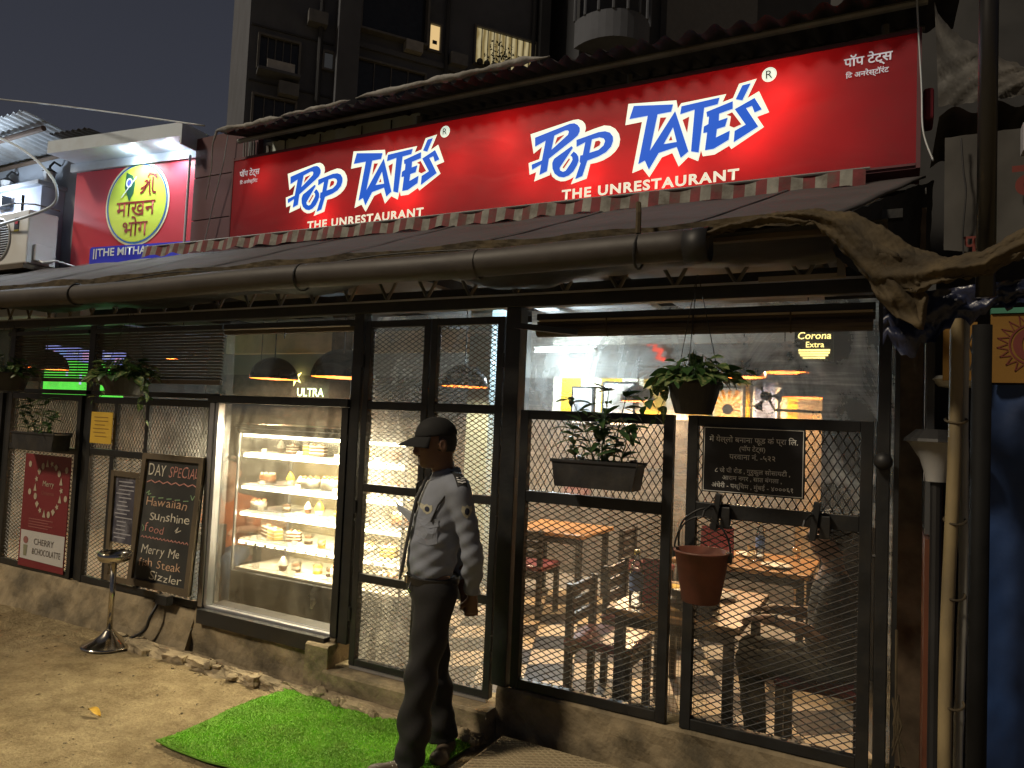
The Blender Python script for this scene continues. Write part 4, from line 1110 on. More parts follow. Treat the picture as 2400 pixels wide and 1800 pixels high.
m_lit = em('lit curtain window', (1.0, .80, .42), .55); m_lit2 = em('lit orange window', (1.0, .68, .30), .75)
def curtain_mat():
    m, N, L, b = newmat('lit pleated curtain'); N.remove(b)
    tc = N.new('ShaderNodeTexCoord'); wv = N.new('ShaderNodeTexWave'); wv.inputs['Scale'].default_value = 2.2; wv.inputs['Distortion'].default_value = 2
    L.new(tc.outputs['Object'], wv.inputs['Vector'])
    r = N.new('ShaderNodeValToRGB'); r.color_ramp.elements[0].color = (.42, .30, .11, 1); r.color_ramp.elements[1].color = (.95, .78, .42, 1)
    L.new(wv.outputs['Fac'], r.inputs[0]); e = N.new('ShaderNodeEmission'); e.inputs[1].default_value = .45; L.new(r.outputs[0], e.inputs[0]); L.new(e.outputs[0], N['Material Output'].inputs[0])
    return m
w1 = window(-1.0, 1.15, 13.25, 14.45, curtain_mat(), True, 9)
window(-2.56, -2.22, 13.28, 14.1, m_lit2)
lk = abox(-2.45, -2.30, .02, .03, 13.5, 13.62).build('hanging_object', M['black'], apt)
window(-4.75, -2.72, 13.30, 15.0, M['pane'], True, 0, .3)
window(-4.78, -2.66, 10.6, 12.40, M['pane'], True, 3)
window(-7.55, -6.48, 11.45, 12.35, M['pane'], True, 4)
window(-7.62, -6.5, 8.6, 10.6, M['pane'], True, 3)
window(-5.75, -5.5, 11.85, 12.33, em('dim grey window', (.5, .5, .5), .05))
window(-7.5, -6.2, 14.2, 15.9, M['pane'], True, 3)
window(-2.5, -2.2, 10.4, 11.2, M['pane'])
window(-1.0, 1.1, 10.0, 11.2, M['pane'], True, 4)
cl = abox(-7.35, -6.6, .3, .34, 11.25, 11.6).build('laundry', pm('pale laundry', (.35, .35, .35), .9), apt)
abox(-7.6, -6.45, .0, .5, 11.2, 11.28).build('window_box', M['apt'], apt)
a_u = abox(-3.38, -2.84, .02, .35, 12.95, 13.27).build('air_conditioner_box', pm('grey unit', (.24, .24, .24), .6), apt)
for s_ in (-5.9, -2.0, 1.05):
    mb = MB(); mb.tube([ap(s_, .12, 0), ap(s_, .12, 24)], .07, 8); mb.build('drain_pipe', M['apt2'], apt)
for s0_, z0_ in ((-6.3, 13.0), (-4.4, 9.2), (-1.9, 12.9), (.2, 12.2), (-7.0, 10.7)):
    abox(s0_, s0_ + .55, .02, .36, z0_, z0_ + .36).build('air_conditioner_box', pm('grey unit', (.11, .115, .125), .6), apt)
for z in (9.2, 12.6, 15.9, 11.0): abox(-7.8, -5.5, .002, .05, z, z + .05).build('plaster_joint', M['apt2'], apt)
# house plant on the lit window sill
mb = MB()
for i in range(160):
    s = rnd.gauss(-.35 + .25 * (i % 3), .22); z = 13.3 + abs(rnd.gauss(.3, .28)); 
    if z > 14.3 or s < -.98 or s > 1.0: continue
    q = rnd.uniform(.03, .07); a_ = rnd.uniform(0, 6.28)
    mb.poly([ap(s + q * math.cos(a_), .2, z + q * math.sin(a_)), ap(s - .4 * q * math.sin(a_), .22, z + .4 * q * math.cos(a_)), ap(s - q * math.cos(a_), .2, z - q * math.sin(a_)), ap(s + .4 * q * math.sin(a_), .18, z - .4 * q * math.cos(a_))])
mb.build('sill_plant', pm('dark leaves', (.02, .03, .015), .7), w1)['kind'] = 'stuff'
for i in range(5): MB().ball(tuple(ap(-.9 + i * .25, .25, 13.22)), .11, 8, 6).build('flower_pot', M['black'], w1)

# second block with rounded balconies
ap2 = thing('balcony_block', 'dark apartment block with rounded balconies right of the lit window', 'building', tuple(ap(6, 2, 0)))
abox(2.2, 16, -8, 1.2, 0, 26).build('wall', M['apt2'], ap2)
for z in (11.0, 14.0, 17.0):
    mb = MB(); n = 18
    pts = [(2.0 + 2.6 * (1 - math.cos(t)) / 2 * 1.0, 1.2 + 1.5 * math.sin(t)) for t in [PI * i / n for i in range(n + 1)]]
    mb.prism(pts, lambda s, d, k: ap(s, d, z + k), .9); mb.build('balcony', M['apt'], ap2)
    for i in range(0, n + 1, 2):
        mb = MB(); mb.tube([ap(pts[i][0], pts[i][1], z + .9), ap(pts[i][0], pts[i][1], z + 1.9)], .05, 6); mb.build('baluster', M['apt'], ap2)
abox(5.4, 9.5, 1.25, 1.6, 0, 26).build('pale_pier', pm('pale pier', (.10, .105, .115), .9, 0, .1), ap2)

# ================================================================== RIGHT SIDE: poles, tarps, neighbours
bp_ = thing('steel_pole', 'tall black steel pole standing at the right edge', 'pole', (.255, -.62, 0))
mb = MB(); mb.tube([(.235, -.62, 0), (.245, -.62, 2.1)], .030, 14); mb.build('lower_post', pm('dull black post', (.008, .008, .008), .7, 0, .3, 8, 0, 0, spec=.12), bp_, smooth=True)
mb = MB(); mb.tube([(.255, -.60, 2.2), (.262, -.60, 4.6)], .030, 14); mb.build('upper_post', pm('glossy black post', (.014, .013, .012), .32), bp_, smooth=True)

bam = thing('bamboo_poles', 'two weathered bamboo poles tied together beside the black pole', 'bamboo', (.2, -.3, 0))
M['bamboo'] = pm('weathered bamboo', (.20, .155, .08), .6, 0, .35, 7, .2, 30, dirt=(.12, .10, .07), dscale=6, damt=.5, stretch=(1, 1, .4))
def bamboo(x0, x1, y, z1, r, seed):
    pts, rr = [], []
    for i in range(41):
        t = i / 40; z = z1 * t
        pts.append((x0 + (x1 - x0) * t + .004 * math.sin(t * 9 + seed), y, z)); node = abs(((z / .33) % 1) - .5) > .47
        rr.append(r * (1.12 if node else 1))
    mb = MB(); mb.tube(pts, rr, 12); return mb
bamboo(.155, .19, -.32, 2.25, .023, 1).build('bamboo_culm', M['bamboo'], bam, smooth=True)
bamboo(.21, .222, -.27, 2.2, .016, 3).build('bamboo_culm', pm('pale bamboo', (.26, .26, .24), .5, 0, .2), bam, smooth=True)
for z in (1.78, 1.40, 1.12, .72, .40):
    ring = [(.19 + .036 * math.cos(t), -.30 + .045 * math.sin(t), z + .012 * math.sin(t * 1.0)) for t in [2 * PI * i / 16 for i in range(17)]]
    mb = MB(); mb.tube(ring, .005, 5); mb.build('rope_tie', M['canvas'], bam)

# garden lamp, unlit: white flared body with a black hat
gl = thing('garden_lamp', 'unlit white flared lamp with a black hat behind the bamboo', 'lamp', (.14, -.08, 1.35))
mb = MB(); mb.lathe([(.038, .0), (.042, .03), (.06, .09), (.10, .155), (.115, .165)], (.135, -.08, 1.53), 20); mb.build('lamp_body', pm('white lamp plastic', (.30, .30, .30), .4), gl, smooth=True)
mb = MB(); mb.lathe([(.122, .0), (.118, .012), (.075, .05), (.0, .052)], (.135, -.08, 1.693), 20); mb.build('hat', M['black'], gl)
mb = MB(); mb.tube([(.135, -.08, 0), (.135, -.08, 1.53)], .022, 10); mb.build('stem', M['black'], gl)
gl2 = thing('ribbed_lamp', 'small ribbed glass lamp under the yellow board', 'lamp', (.2, .1, 1.9))
mb = MB()
mb.lathe([(.02, .05), (.085, .045), (.10, .03), (.07, .0), (.0, -.01)], (.215, .05, 1.93), 24); mb.build('glass_bowl', pm('ribbed glass', (.5, .5, .45), .15, 0, .2, 50), gl2)
mb = MB(); mb.tube([(.215, .05, 1.975), (.215, .05, 2.2)], .01, 6); mb.build('drop_rod', M['black'], gl2)

yb = thing('yellow_board', 'mustard yellow board wired up beside the corner post', 'board', (.21, -.08, 2.05))
MB().box(.155, .275, -.06, -.045, 1.95, 2.19).build('board', pm('mustard board', (.20, .10, .01), .7, 0, .15, 3), yb)
mb = MB(); mb.tube([(.26, -.07, 2.15), (.245, -.075, 2.10), (.262, -.07, 2.04), (.25, -.07, 1.99)], .003, 5); mb.build('wire', M['black'], yb)
ys = thing('sun_sign', 'yellow sign with a dark red sun ring at the right edge', 'sign', (.5, .0, 2.05))
MB().box(.325, 1.1, -.02, .0, 1.945, 2.225).build('board', pm('yellow sign board', (.18, .09, .008), .6, 0, .08), ys)
m_dr = pm('dark red print', (.12, .02, .015), .6, 0, .05)
yf = lambda off: (lambda a_, b_: Vector((a_, -.02 - off, b_)))
flat('sun_ring', [ell(.47, 2.10, .085, .085, 40), ell(.47, 2.10, .078, .078, 40)], yf(.003), m_dr, ys)
flat('sun_disc', [ell(.47, 2.10, .070, .070, 40), ell(.468, 2.10, .038, .05, 30)], yf(.003), m_dr, ys)
for i in range(20):
    t = 2 * PI * i / 20 + .1
    strokes('sun_ray', [[(.47 + .09 * math.cos(t - .12), 2.10 + .09 * math.sin(t - .12)), (.47 + .125 * math.cos(t), 2.10 + .125 * math.sin(t)), (.47 + .09 * math.cos(t + .12), 2.10 + .09 * math.sin(t + .12))]], yf(.003), .004, m_dr, ys)
MB().box(.325, 1.1, -.03, .01, 2.228, 2.25).build('green_strip', pm('green strip', (.06, .22, .15), .5), ys)
MB().box(.325, 1.1, -.03, .01, 2.275, 2.30).build('green_strip', pm('green strip upper', (.06, .22, .15), .5), ys)

M['blue'] = pm('blue tarpaulin', (.010, .035, .12), .55, 0, .3, 4, .3, 14)
def bfn(u, v):
    x = .28 + 1.4 * u; z = 1.94 * v
    return (x, .02 + .035 * math.sin(x * 17 + z * 1.2) * (1 - .5 * v) + .015 * vnoise(x * 4, z * 3, 2), z)
o = MB().grid(bfn, 60, 40).build('blue_tarpaulin', M['blue'], smooth=True)
tag(o, 'blue tarpaulin hanging to the ground at the right edge', 'tarpaulin')
# torn canvas draped over the end of the gutter and across to the pole
top = [(-.78, -.56, 2.50), (-.62, -.56, 2.545), (-.45, -.56, 2.575), (-.30, -.56, 2.58), (-.16, -.57, 2.545), (-.07, -.60, 2.48), (.04, -.62, 2.385), (.14, -.66, 2.335), (.24, -.70, 2.34), (.36, -.72, 2.41), (.52, -.74, 2.47)]
bot = [(-.78, -.60, 2.47), (-.62, -.62, 2.50), (-.45, -.62, 2.52), (-.30, -.62, 2.50), (-.22, -.63, 2.41), (-.09, -.64, 2.25), (.045, -.66, 2.20), (.12, -.70, 2.235), (.24, -.72, 2.245), (.36, -.74, 2.305), (.52, -.76, 2.37)]
def lerp_poly(P, t):
    k = t * (len(P) - 1); i = min(int(k), len(P) - 2); f = k - i; f = f * f * (3 - 2 * f) * .5 + f * .5
    return Vector(P[i]).lerp(Vector(P[i + 1]), f)
def cfn(u, v):
    p = lerp_poly(top, u).lerp(lerp_poly(bot, u), v)
    cr = abs(math.sin(v * 9 + 1.6 * math.sin(p.x * 7) + .5 * math.sin(p.x * 23))) * .024 + abs(math.sin(v * 5 - p.x * 8 + 2)) * .016
    ed = .012 * abs(math.sin(p.x * 47)) * (1 if v > .9 else 0) + .006 * abs(math.sin(p.x * 83)) * (1 if v > .9 else 0)
    return tuple(p + Vector((0, -.05 * math.sin(PI * v) + cr * (.35 + .65 * v) + .004 * vnoise(p.x * 60, v * 18, 9), .006 * vnoise(p.x * 16, v * 2, 4) + ed)))
cv_ = thing('torn_canvas', 'torn brown canvas draped from the gutter end across to the pole', 'canvas', (-.1, -.6, 2.4))
o = MB().grid(cfn, 220, 30).build('drape', M['canvas'], cv_, smooth=True); o.modifiers.new('t', 'SOLIDIFY').thickness = .003
f0 = [(-.19, -.635, 2.44), (-.10, -.65, 2.42), (.0, -.66, 2.34), (.05, -.67, 2.25)]
f1 = [(-.075, -.62, 2.21), (-.01, -.64, 2.13), (.065, -.64, 2.085), (.085, -.65, 2.20)]
def ffn(u, v):
    p = lerp_poly(f0, u).lerp(lerp_poly(f1, u), v)
    return tuple(p + Vector((0, -.02 * math.sin(PI * u) + .03 * abs(math.sin(u * 5 + v * 3 + math.sin(v * 7))) + .012 * abs(math.sin(u * 11 - v * 4)), 0)))
o = MB().grid(ffn, 50, 40).build('hanging_flap', M['canvas'], cv_, smooth=True); o.modifiers.new('t', 'SOLIDIFY').thickness = .005
# dark blue sheeting bunched below it
def dfn(u, v):
    x = -.06 + .62 * u
    return (x, -.50 + .03 * vnoise(x * 9, v * 4, 1), 2.235 + .06 * u - v * (.16 - .10 * u) * (1 + .5 * vnoise(x * 8, 0, 3)) - .10 * math.exp(-((x - .05) / .07) ** 2) * v)
o = MB().grid(dfn, 40, 10).build('bunched_sheeting', pm('dark blue plastic', (.015, .02, .05), .3, 0, .4, 9, .6, 20), smooth=True)
tag(o, 'dark blue plastic sheeting bunched under the torn canvas', 'sheeting')
bk = thing('support_bracket', 'grey slotted bracket holding up the eave at the right corner', 'bracket', (-.22, -.3, 2.4))
MB().box(-.235, -.205, -.32, -.30, 2.36, 2.55).build('bar', pm('grey bracket', (.12, .11, .10), .6), bk)
MB().box(-.55, -.205, -.30, -.28, 2.355, 2.375).build('bar', pm('pale bracket bar', (.2, .17, .13), .6), bk)
# corner: side wall of the restaurant going back, with louvres and a striped awning side
sw = thing('side_annex', 'dark boarded side annex with an orange panel behind the bamboo', 'shed', (.12, .6, 0))
MB().box(.10, .13, .02, 4.5, 1.30, 2.5).build('dark_boards', M['dark_in'], sw)
for i in range(9): MB().box(.096, .104, .05 + i * .12, .06 + i * .12, 1.32, 2.45).build('batten', M['frame'], sw)
MB().box(.095, .105, .10, .12, 1.52, 2.15).build('pale_strip', M['alu'], sw)
MB().box(.10, .13, .02, 4.5, .0, 1.28).build('orange_boards', pm('burnt orange boards', (.10, .028, .01), .7, 0, .3, 4), sw)
for i in range(12): MB().box(.255, .40, .30, .31, 1.20 + i * .028, 1.222 + i * .028).build('louvre', pm('grey louvre slat', (.12, .12, .11), .6), sw)
MB().box(.135, .175, .25, .262, .55, 1.50).build('orange_leaf', pm('orange shutter', (.13, .038, .012), .7, 0, .25, 4), sw)
MB().box(-.02, .0, -.005, .15, .285, 2.32).build('corner_angle', M['frame'], sw)
rp = MB(); 
for i in range(8):
    rp.tube([(.0 + rnd.uniform(-.015, .015), -.06, .62 + rnd.uniform(-.02, .02)), (.01 + rnd.uniform(-.02, .02), -.075, .52), (.012 + rnd.uniform(-.03, .03), -.07, .42 + rnd.uniform(-.03, .03))], .004, 5)
rp.tube([(.0, -.05, .9), (.002, -.06, .60)], .006, 6); rp.tube([(.012, -.07, .43), (.03, -.08, .30), (.06, -.1, .22)], .005, 6)
tag(rp.build('frayed_rope', M['canvas']), 'frayed rope knot hanging at the foot of the right post', 'rope')

# white cloth banner with red letters and corrugated roof of the next shop
bn = thing('cloth_banner', 'grey white cloth banner with dark red lettering at the right edge', 'banner', (.5, .22, 2.5))
def bnf(u, v): 
    x = .165 + 1.0 * u
    return (x, .22 + .02 * math.sin(x * 21) * (1 - v) + .01 * vnoise(x * 6, v * 4, 2), 2.50 + .58 * v + (.10 * (1 - v) * max(0, .3 - u) * 2))
MB().grid(bnf, 40, 16).build('cloth', pm('dark grey banner cloth', (.05, .048, .045), .85, 0, .3, 4), bn, smooth=True)  # dark grey base colour with random variation
m_rt = pm('red banner paint', (.12, .015, .01), .7, 0, .1)
text('lettering', 'क', lambda a_, b_: Vector((a_, .175, b_)), m_rt, bn, height=.16, x=.415, z=2.74, offset=.02)
text('lettering', 'प्र', lambda a_, b_: Vector((a_, .175, b_)), m_rt, bn, height=.06, x=.235, z=2.545, offset=.02)
cable('thin dark wire hanging down the cloth banner', [(.225, .17, 3.05), (.235, .165, 2.9), (.245, .165, 2.8), (.235, .165, 2.62), (.24, .165, 2.5)], .004, M['black'])
nr = thing('next_shop_roof', 'dark corrugated roof edge with dirty sheeting above the cloth banner', 'roof', (.5, .4, 3.2))
o = corr(.14, 1.6, .20, 1.4, 3.19, 3.35, .16, .022, 10).build('roof_sheet', M['corr_dark'], nr, smooth=True)
def shf(u, v):
    a_ = Vector((.12 + .55 * u, .35, 3.80 - .50 * u ** .6)); b_ = Vector((.14 + .55 * u, .30, 3.26))
    p = a_.lerp(b_, v); return (p.x, p.y - .03 * math.sin(PI * v) + .02 * vnoise(p.x * 10, v * 5, 7), p.z + .01 * vnoise(p.x * 12, v, 3))
MB().grid(shf, 40, 16).build('draped_sheet', pm('dirty grey sheeting', (.06, .058, .055), .7, 0, .35, 6, .6, 16, dirt=(.07, .06, .05), dscale=5, damt=.7), nr, smooth=True)
MB().box(.445, .60, .10, .18, 2.94, 3.06).build('switch_box', pm('grey box', (.3, .3, .33), .5), nr)
rd = MB().box(.085, .135, .66, .84, 3.35, 3.52).build('red_box', pm('dark red box', (.22, .02, .03), .5), None, bevel=.015)
tag(rd, 'small dark red box fixed behind the right end of the big sign', 'box')
cable('thin pale wire running down the right end of the big sign', [(.04, .58, 4.4), (.05, .57, 3.95), (.075, .57, 3.5), (.085, .55, 3.25), (.13, .52, 3.08)], .005, M['corr_light'])
bks = thing('dark_backdrop', 'black backdrop added to fill the dark behind the roofs at the right edge', 'shed', (1.5, 2.5, 0))
MB().box(-.5, 8, 2.2, 2.4, 0, 5.6).build('wall', M['black'], bks)  # black slab added to fill the dark gap beyond the sign

# ================================================================== THINGS ON THE FRONT
# ---- black lettered plate
plt = thing('notice_plate', 'black plate with white Devanagari lettering fixed to the right mesh panel', 'plate', (-.60, -.035, 1.41))
MB().box(-.83, -.372, -.046, -.036, 1.41, 1.722).build('plate', pm('black acrylic', (.012, .012, .014), .35, 0, .1), plt, bevel=.002)
m_pt = pm('white lettering', (.85, .85, .80), .6, 0, .05)
pf = lambda a_, b_: Vector((a_, -.0475, b_))
for z0, z1, x0, x1 in ((1.714, 1.7165, -.823, -.379), (1.4155, 1.418, -.823, -.379)): MB().box(x0, x1, -.0478, -.0465, z0, z1).build('border_line', m_pt, plt)
for x0, x1 in ((-.823, -.8205), (-.3815, -.379)): MB().box(x0, x1, -.0478, -.0465, 1.418, 1.714).build('border_line', m_pt, plt)
for body, w_, z in (('में येल्लो बनाना फूड कं प्रा िल.', .395, 1.650), ('(पॉप टेट्स)', .115, 1.612), ('परवाना नं. -५२२', .205, 1.571), ('८ जे पी रोड , गुरुकुल सोसायटी ,', .335, 1.507), ('आराम नगर , सात बंगला ,', .265, 1.473), ('अंधेरी - पश्िचम , मुंबई - ४०००६१', .362, 1.436)):
    text('lettering', body, pf, m_pt, plt, width=w_, x=-.601, z=z, align='CENTER', offset=.004)

# ---- chalkboard
cb = thing('chalkboard', 'tall framed chalkboard with hand lettered day special menu', 'chalkboard', (-4.62, -.06, .40))
CBW, CBH = .665, .95
def cbf(off): return lambda a_, b_: Vector((-4.955 + a_, -.105 + .06 * b_ / CBH - off, .405 + b_))
m_cf = pm('worn brown frame wood', (.10, .075, .045), .6, 0, .3, 5, .2, 30)
MB().prism([(0, 0), (CBW, 0), (CBW, CBH), (0, CBH)], lambda a_, b_, d: cbf(-d)(a_, b_), .012).build('slate', pm('chalk dusted slate', (.030, .030, .028), .8, 0, .4, 3, dirt=(.07, .068, .06), dscale=3, damt=.5), cb)
for q in ([(-.0, 0), (.045, .0), (.045, CBH), (0, CBH)], [(CBW - .045, 0), (CBW, 0), (CBW, CBH), (CBW - .045, CBH)], [(.045, 0), (CBW - .045, 0), (CBW - .045, .045), (.045, .045)], [(.045, CBH - .04), (CBW - .045, CBH - .04), (CBW - .045, CBH), (.045, CBH)]):
    MB().prism(q, lambda a_, b_, d: cbf(.018 - d)(a_, b_), .03).build('frame_bar', m_cf, cb)
def hand(body, x, z, h, w_, fn, mat, parent, seed):
    """chalk writing: letters set one by one with a slight wobble"""
    rr = random.Random(seed); out = MB(); cx = 0.0
    for ch in body:
        if ch == ' ': cx += .35; continue
        me = text_mesh(ch, 1.0, -.004, shear=.08 + rr.uniform(-.08, .10))
        xs = [v.co.x for v in me.vertices]; x0, x1 = min(xs), max(xs)
        s = rr.uniform(.92, 1.12); an = rr.uniform(-.08, .10); dz = rr.uniform(-.05, .06)
        n = len(out.v)
        for v in me.vertices:
            px, pz = (v.co.x - x0) * s, v.co.y * s
            out.v.append((cx + px * math.cos(an) - pz * math.sin(an), 0, pz * math.cos(an) + px * math.sin(an) + dz))
        out.f += [tuple(n + i for i in p.vertices) for p in me.polygons]
        cx += (x1 - x0) * s + rr.uniform(.05, .10)
        bpy.data.meshes.remove(me)
    k = w_ / cx; kz = h
    out.v = [tuple(fn(x + a_ * k, z + b_ * kz)) for a_, _, b_ in out.v]
    return out.build('chalk_lettering', mat, parent)
ch1 = pm('white chalk', (.62, .58, .48), .95, 0, .3, 60); ch2 = pm('pink chalk', (.50, .24, .20), .95, 0, .3, 60); ch3 = pm('orange chalk', (.55, .36, .24), .95, 0, .3, 60); ch4 = pm('green chalk', (.25, .40, .22), .95, 0, .3, 60)
F_ = cbf(.003)
hand('DAY', .075, .795, .115, .20, F_, ch1, cb, 1); hand('SPECIAL', .30, .795, .105, .32, F_, ch2, cb, 2)
strokes('chalk_line', [[(.07 + i * .045, .745 + (.012 if i % 2 else -.004)) for i in range(13)]], F_, .008, ch2, cb)
hand('Hawaiian', .09, .575, .085, .45, F_, ch3, cb, 3); hand('Sunshine', .15, .475, .085, .44, F_, ch1, cb, 4); hand('food', .11, .385, .085, .22, F_, ch2, cb, 5)
strokes('chalk_line', [[(.08, .66), (.11, .68), (.10, .65), (.13, .66)], [(.56, .68), (.58, .65), (.60, .68)], [(.08, .43), (.10, .41), (.09, .39)]], F_, .007, ch4, cb)
strokes('chalk_line', [[(.13 + i * .09, .635), (.18 + i * .09, .640)] for i in range(5)], F_, .006, ch4, cb)
strokes('chalk_line', [[(.44, .42), (.47, .45), (.45, .41), (.50, .43)]], F_, .006, ch1, cb)
strokes('chalk_line', [[(.08 + i * .04, .345), (.095 + i * .04, .355), (.11 + i * .04, .343)] for i in range(13)], F_, .007, ch2, cb)
hand('Merry Me', .10, .235, .085, .42, F_, ch1, cb, 6); hand('fish Steak', .09, .145, .085, .46, F_, ch3, cb, 7); hand('Sizzler', .22, .06, .08, .36, F_, ch1, cb, 8)

# ---- framed menu beside the chalkboard
fm = thing('framed_menu', 'narrow framed menu sheet between poster and chalkboard', 'menu frame', (-5.16, -.04, .36))
for q in ((-5.335, -5.295, .37, 1.20), (-5.035, -4.995, .37, 1.20)): MB().box(q[0], q[1], -.05, -.025, q[2], q[3]).build('frame_bar', m_cf, fm)
for q in ((.37, .41), (1.16, 1.20)): MB().box(-5.294, -5.036, -.049, -.026, q[0], q[1]).build('frame_bar', m_cf, fm)
MB().box(-5.294, -5.036, -.036, -.03, .66, 1.159).build('sheet', pm('glossy dark menu print', (.06, .06, .085), .15, 0, .4, 6, dirt=(.28, .28, .32), dscale=9, damt=.7), fm)
rr = random.Random(5)
strokes('print_lines', [[(-5.27 + rr.uniform(0, .04), 1.12 - i * .03), (-5.10 + rr.uniform(-.05, .04), 1.12 - i * .03)] for i in range(15)], lambda a_, b_: Vector((a_, -.0375, b_)), .008, pm('pale print', (.40, .40, .44), .5), fm)

# ---- red poster
ps = thing('festive_poster', 'dark red festive poster with a cream wreath and white foot strip', 'poster', (-6.21, -.03, .32))
def psf(off): return lambda a_, b_: Vector((-6.535 + a_, -.030 - off, .325 + b_))
MB().prism([(0, 0), (.645, 0), (.645, .935), (0, .935)], lambda a_, b_, d: psf(-d)(a_, b_), .006).build('sheet', pm('dark red poster print', (.17, .016, .022), .5, 0, .1, 2), ps)
flat('foot_strip', [[(.025, .065), (.64, .055), (.64, .30), (.02, .30)]], psf(.003), pm('white poster print', (.50, .49, .47), .5, 0, .04), ps)
m_cr = pm('cream poster print', (.42, .36, .26), .6, 0, .1)
cx, cz = .36, .66
for i in range(18):
    t = 2 * PI * i / 18; px, pz = cx + .185 * math.cos(t), cz + .21 * math.sin(t); s = .028
    kind = i % 4
    if kind == 0: sh = [(px + s * (1 if k % 2 else .45) * math.cos(k * PI / 5), pz + s * (1 if k % 2 else .45) * math.sin(k * PI / 5)) for k in range(10)]
    elif kind == 1: sh = [(px, pz + 1.3 * s), (px + .8 * s, pz - s), (px - .8 * s, pz - s)]
    elif kind == 2: sh = ell(px, pz, s * .8, s, 12)
    else: sh = [(px, pz + s), (px + s, pz + .2 * s), (px, pz - 1.1 * s), (px - s, pz + .2 * s)]
    flat('wreath_icon', [sh], psf(.003), m_cr, ps)
for px, pz in ((.08, .85), (.10, .62), (.60, .83), (.61, .60)): flat('bauble', [ell(px, pz, .022, .026, 14)], psf(.003), m_cr, ps)
text('lettering', 'Merry', psf(.003), m_cr, ps, width=.16, x=cx, z=cz + .02, align='CENTER', shear=.1)
text('lettering', 'Christmas', psf(.003), pm('faint poster print', (.26, .09, .07), .6), ps, width=.18, x=cx, z=cz - .05, align='CENTER')
strokes('print_lines', [[(.12, .40 - i * .022), (.46 - .06 * (i % 2), .40 - i * .022)] for i in range(4)], psf(.003), .008, pm('dim print', (.30, .10, .09), .6), ps)
m_bk = pm('dark print', (.10, .08, .07), .6)
text('lettering', 'CHERRY', psf(.005), m_bk, ps, width=.28, height=.050, x=.22, z=.195)
text('lettering', '&CHOCOLATTE', psf(.005), m_bk, ps, width=.40, height=.050, x=.20, z=.115)
flat('emblem', [ell(.10, .22, .035, .03, 16)], psf(.005), pm('dusty red print', (.25, .10, .09), .6), ps); flat('emblem', [[(.07, .18), (.13, .18), (.12, .09), (.08, .09)]], psf(.005), pm('olive print', (.22, .22, .14), .6), ps)

# ---- yellow notice
yn = thing('yellow_notice', 'yellow printed notice sheet tied to the left mesh', 'notice', (-5.52, -.03, 1.39))
MB().box(-5.655, -5.385, -.036, -.031, 1.395, 1.64).build('sheet', pm('yellow laminated paper', (.62, .40, .05), .45, 0, .1), yn)
rr = random.Random(3)
strokes('print_lines', [[(-5.62 + rr.uniform(0, .03), 1.60 - i * .03), (-5.43 + rr.uniform(-.05, .02), 1.60 - i * .03)] for i in range(6)], lambda a_, b_: Vector((a_, -.038, b_)), .006, pm('brown print', (.30, .17, .03), .6), yn)

# ---- plants
def leaf_mesh(name, L_, W_, mat, heart=True, fold=.25, droop=.3):
    mb = MB(); n = 6
    rows = []
    for i in range(n + 1):
        t = i / n
        w_ = W_ * (math.sin(PI * min(1, t * .9 + .12)) ** .8) * (1 - .25 * t) if heart else W_ * math.sin(PI * (t * .94 + .03)) ** .9
        if i == n: w_ = .0006
        z = -droop * L_ * t * t
        rows.append([(-w_ / 2, L_ * t, z + fold * w_ / 2), (0, L_ * t, z), (w_ / 2, L_ * t, z + fold * w_ / 2)])
    for r_ in rows: mb.v += r_
    for i in range(n):
        for k in range(2):
            a_ = i * 3 + k; mb.f.append((a_, a_ + 1, a_ + 4, a_ + 3))
    return mb.mesh(name, mat, True)
def leaf_mat(name, c1, c2, sc_):
    m, N, L, b = newmat(name)
    tc = N.new('ShaderNodeTexCoord'); nz = N.new('ShaderNodeTexNoise'); nz.inputs['Scale'].default_value = sc_; nz.inputs['Detail'].default_value = 3
    L.new(tc.outputs['Object'], nz.inputs['Vector']); r = N.new('ShaderNodeValToRGB'); r.color_ramp.elements[0].position = .45; r.color_ramp.elements[0].color = (*c1, 1); r.color_ramp.elements[1].position = .6; r.color_ramp.elements[1].color = (*c2, 1)
    L.new(nz.outputs['Fac'], r.inputs[0]); L.new(r.outputs[0], b.inputs['Base Color']); b.inputs['Roughness'].default_value = .38
    t = N.new('ShaderNodeBsdfTranslucent'); L.new(r.outputs[0], t.inputs[0]); mx = N.new('ShaderNodeMixShader'); mx.inputs[0].default_value = .25
    L.new(b.outputs[0], mx.inputs[1]); L.new(t.outputs[0], mx.inputs[2]); L.new(mx.outputs[0], N['Material Output'].inputs[0])
    return m
lm1 = leaf_mat('variegated leaf', (.045, .10, .03), (.26, .30, .12), 45)
lm2 = leaf_mat('green leaf', (.035, .085, .025), (.07, .14, .04), 25)
lm3 = leaf_mat('dark blade leaf', (.03, .07, .025), (.06, .12, .035), 20)
pothos = [leaf_mesh('leaf', .072, .056, lm1), leaf_mesh('leaf', .058, .046, lm1), leaf_mesh('leaf', .064, .050, lm2), leaf_mesh('leaf', .048, .036, lm2)]
blades = [leaf_mesh('leaf', .105, .040, lm3, False, .3, .15), leaf_mesh('leaf', .085, .034, lm3, False, .3, .3), leaf_mesh('leaf', .12, .036, lm3, False, .25, .45)]
m_pot = pm('black plastic pot', (.016, .016, .017), .5, 0, .3, 12, .1, 50, dirt=(.06, .05, .035), dscale=7, damt=.35)
def add_leaf(parent, me, p, az, pitch, roll=0.0, s=1.0):
    o = bpy.data.objects.new('leaf', me); C.objects.link(o); o.parent = parent
    o.location = p; o.rotation_euler = Euler((pitch, roll, az), 'XYZ'); o.scale = (s, s, s)
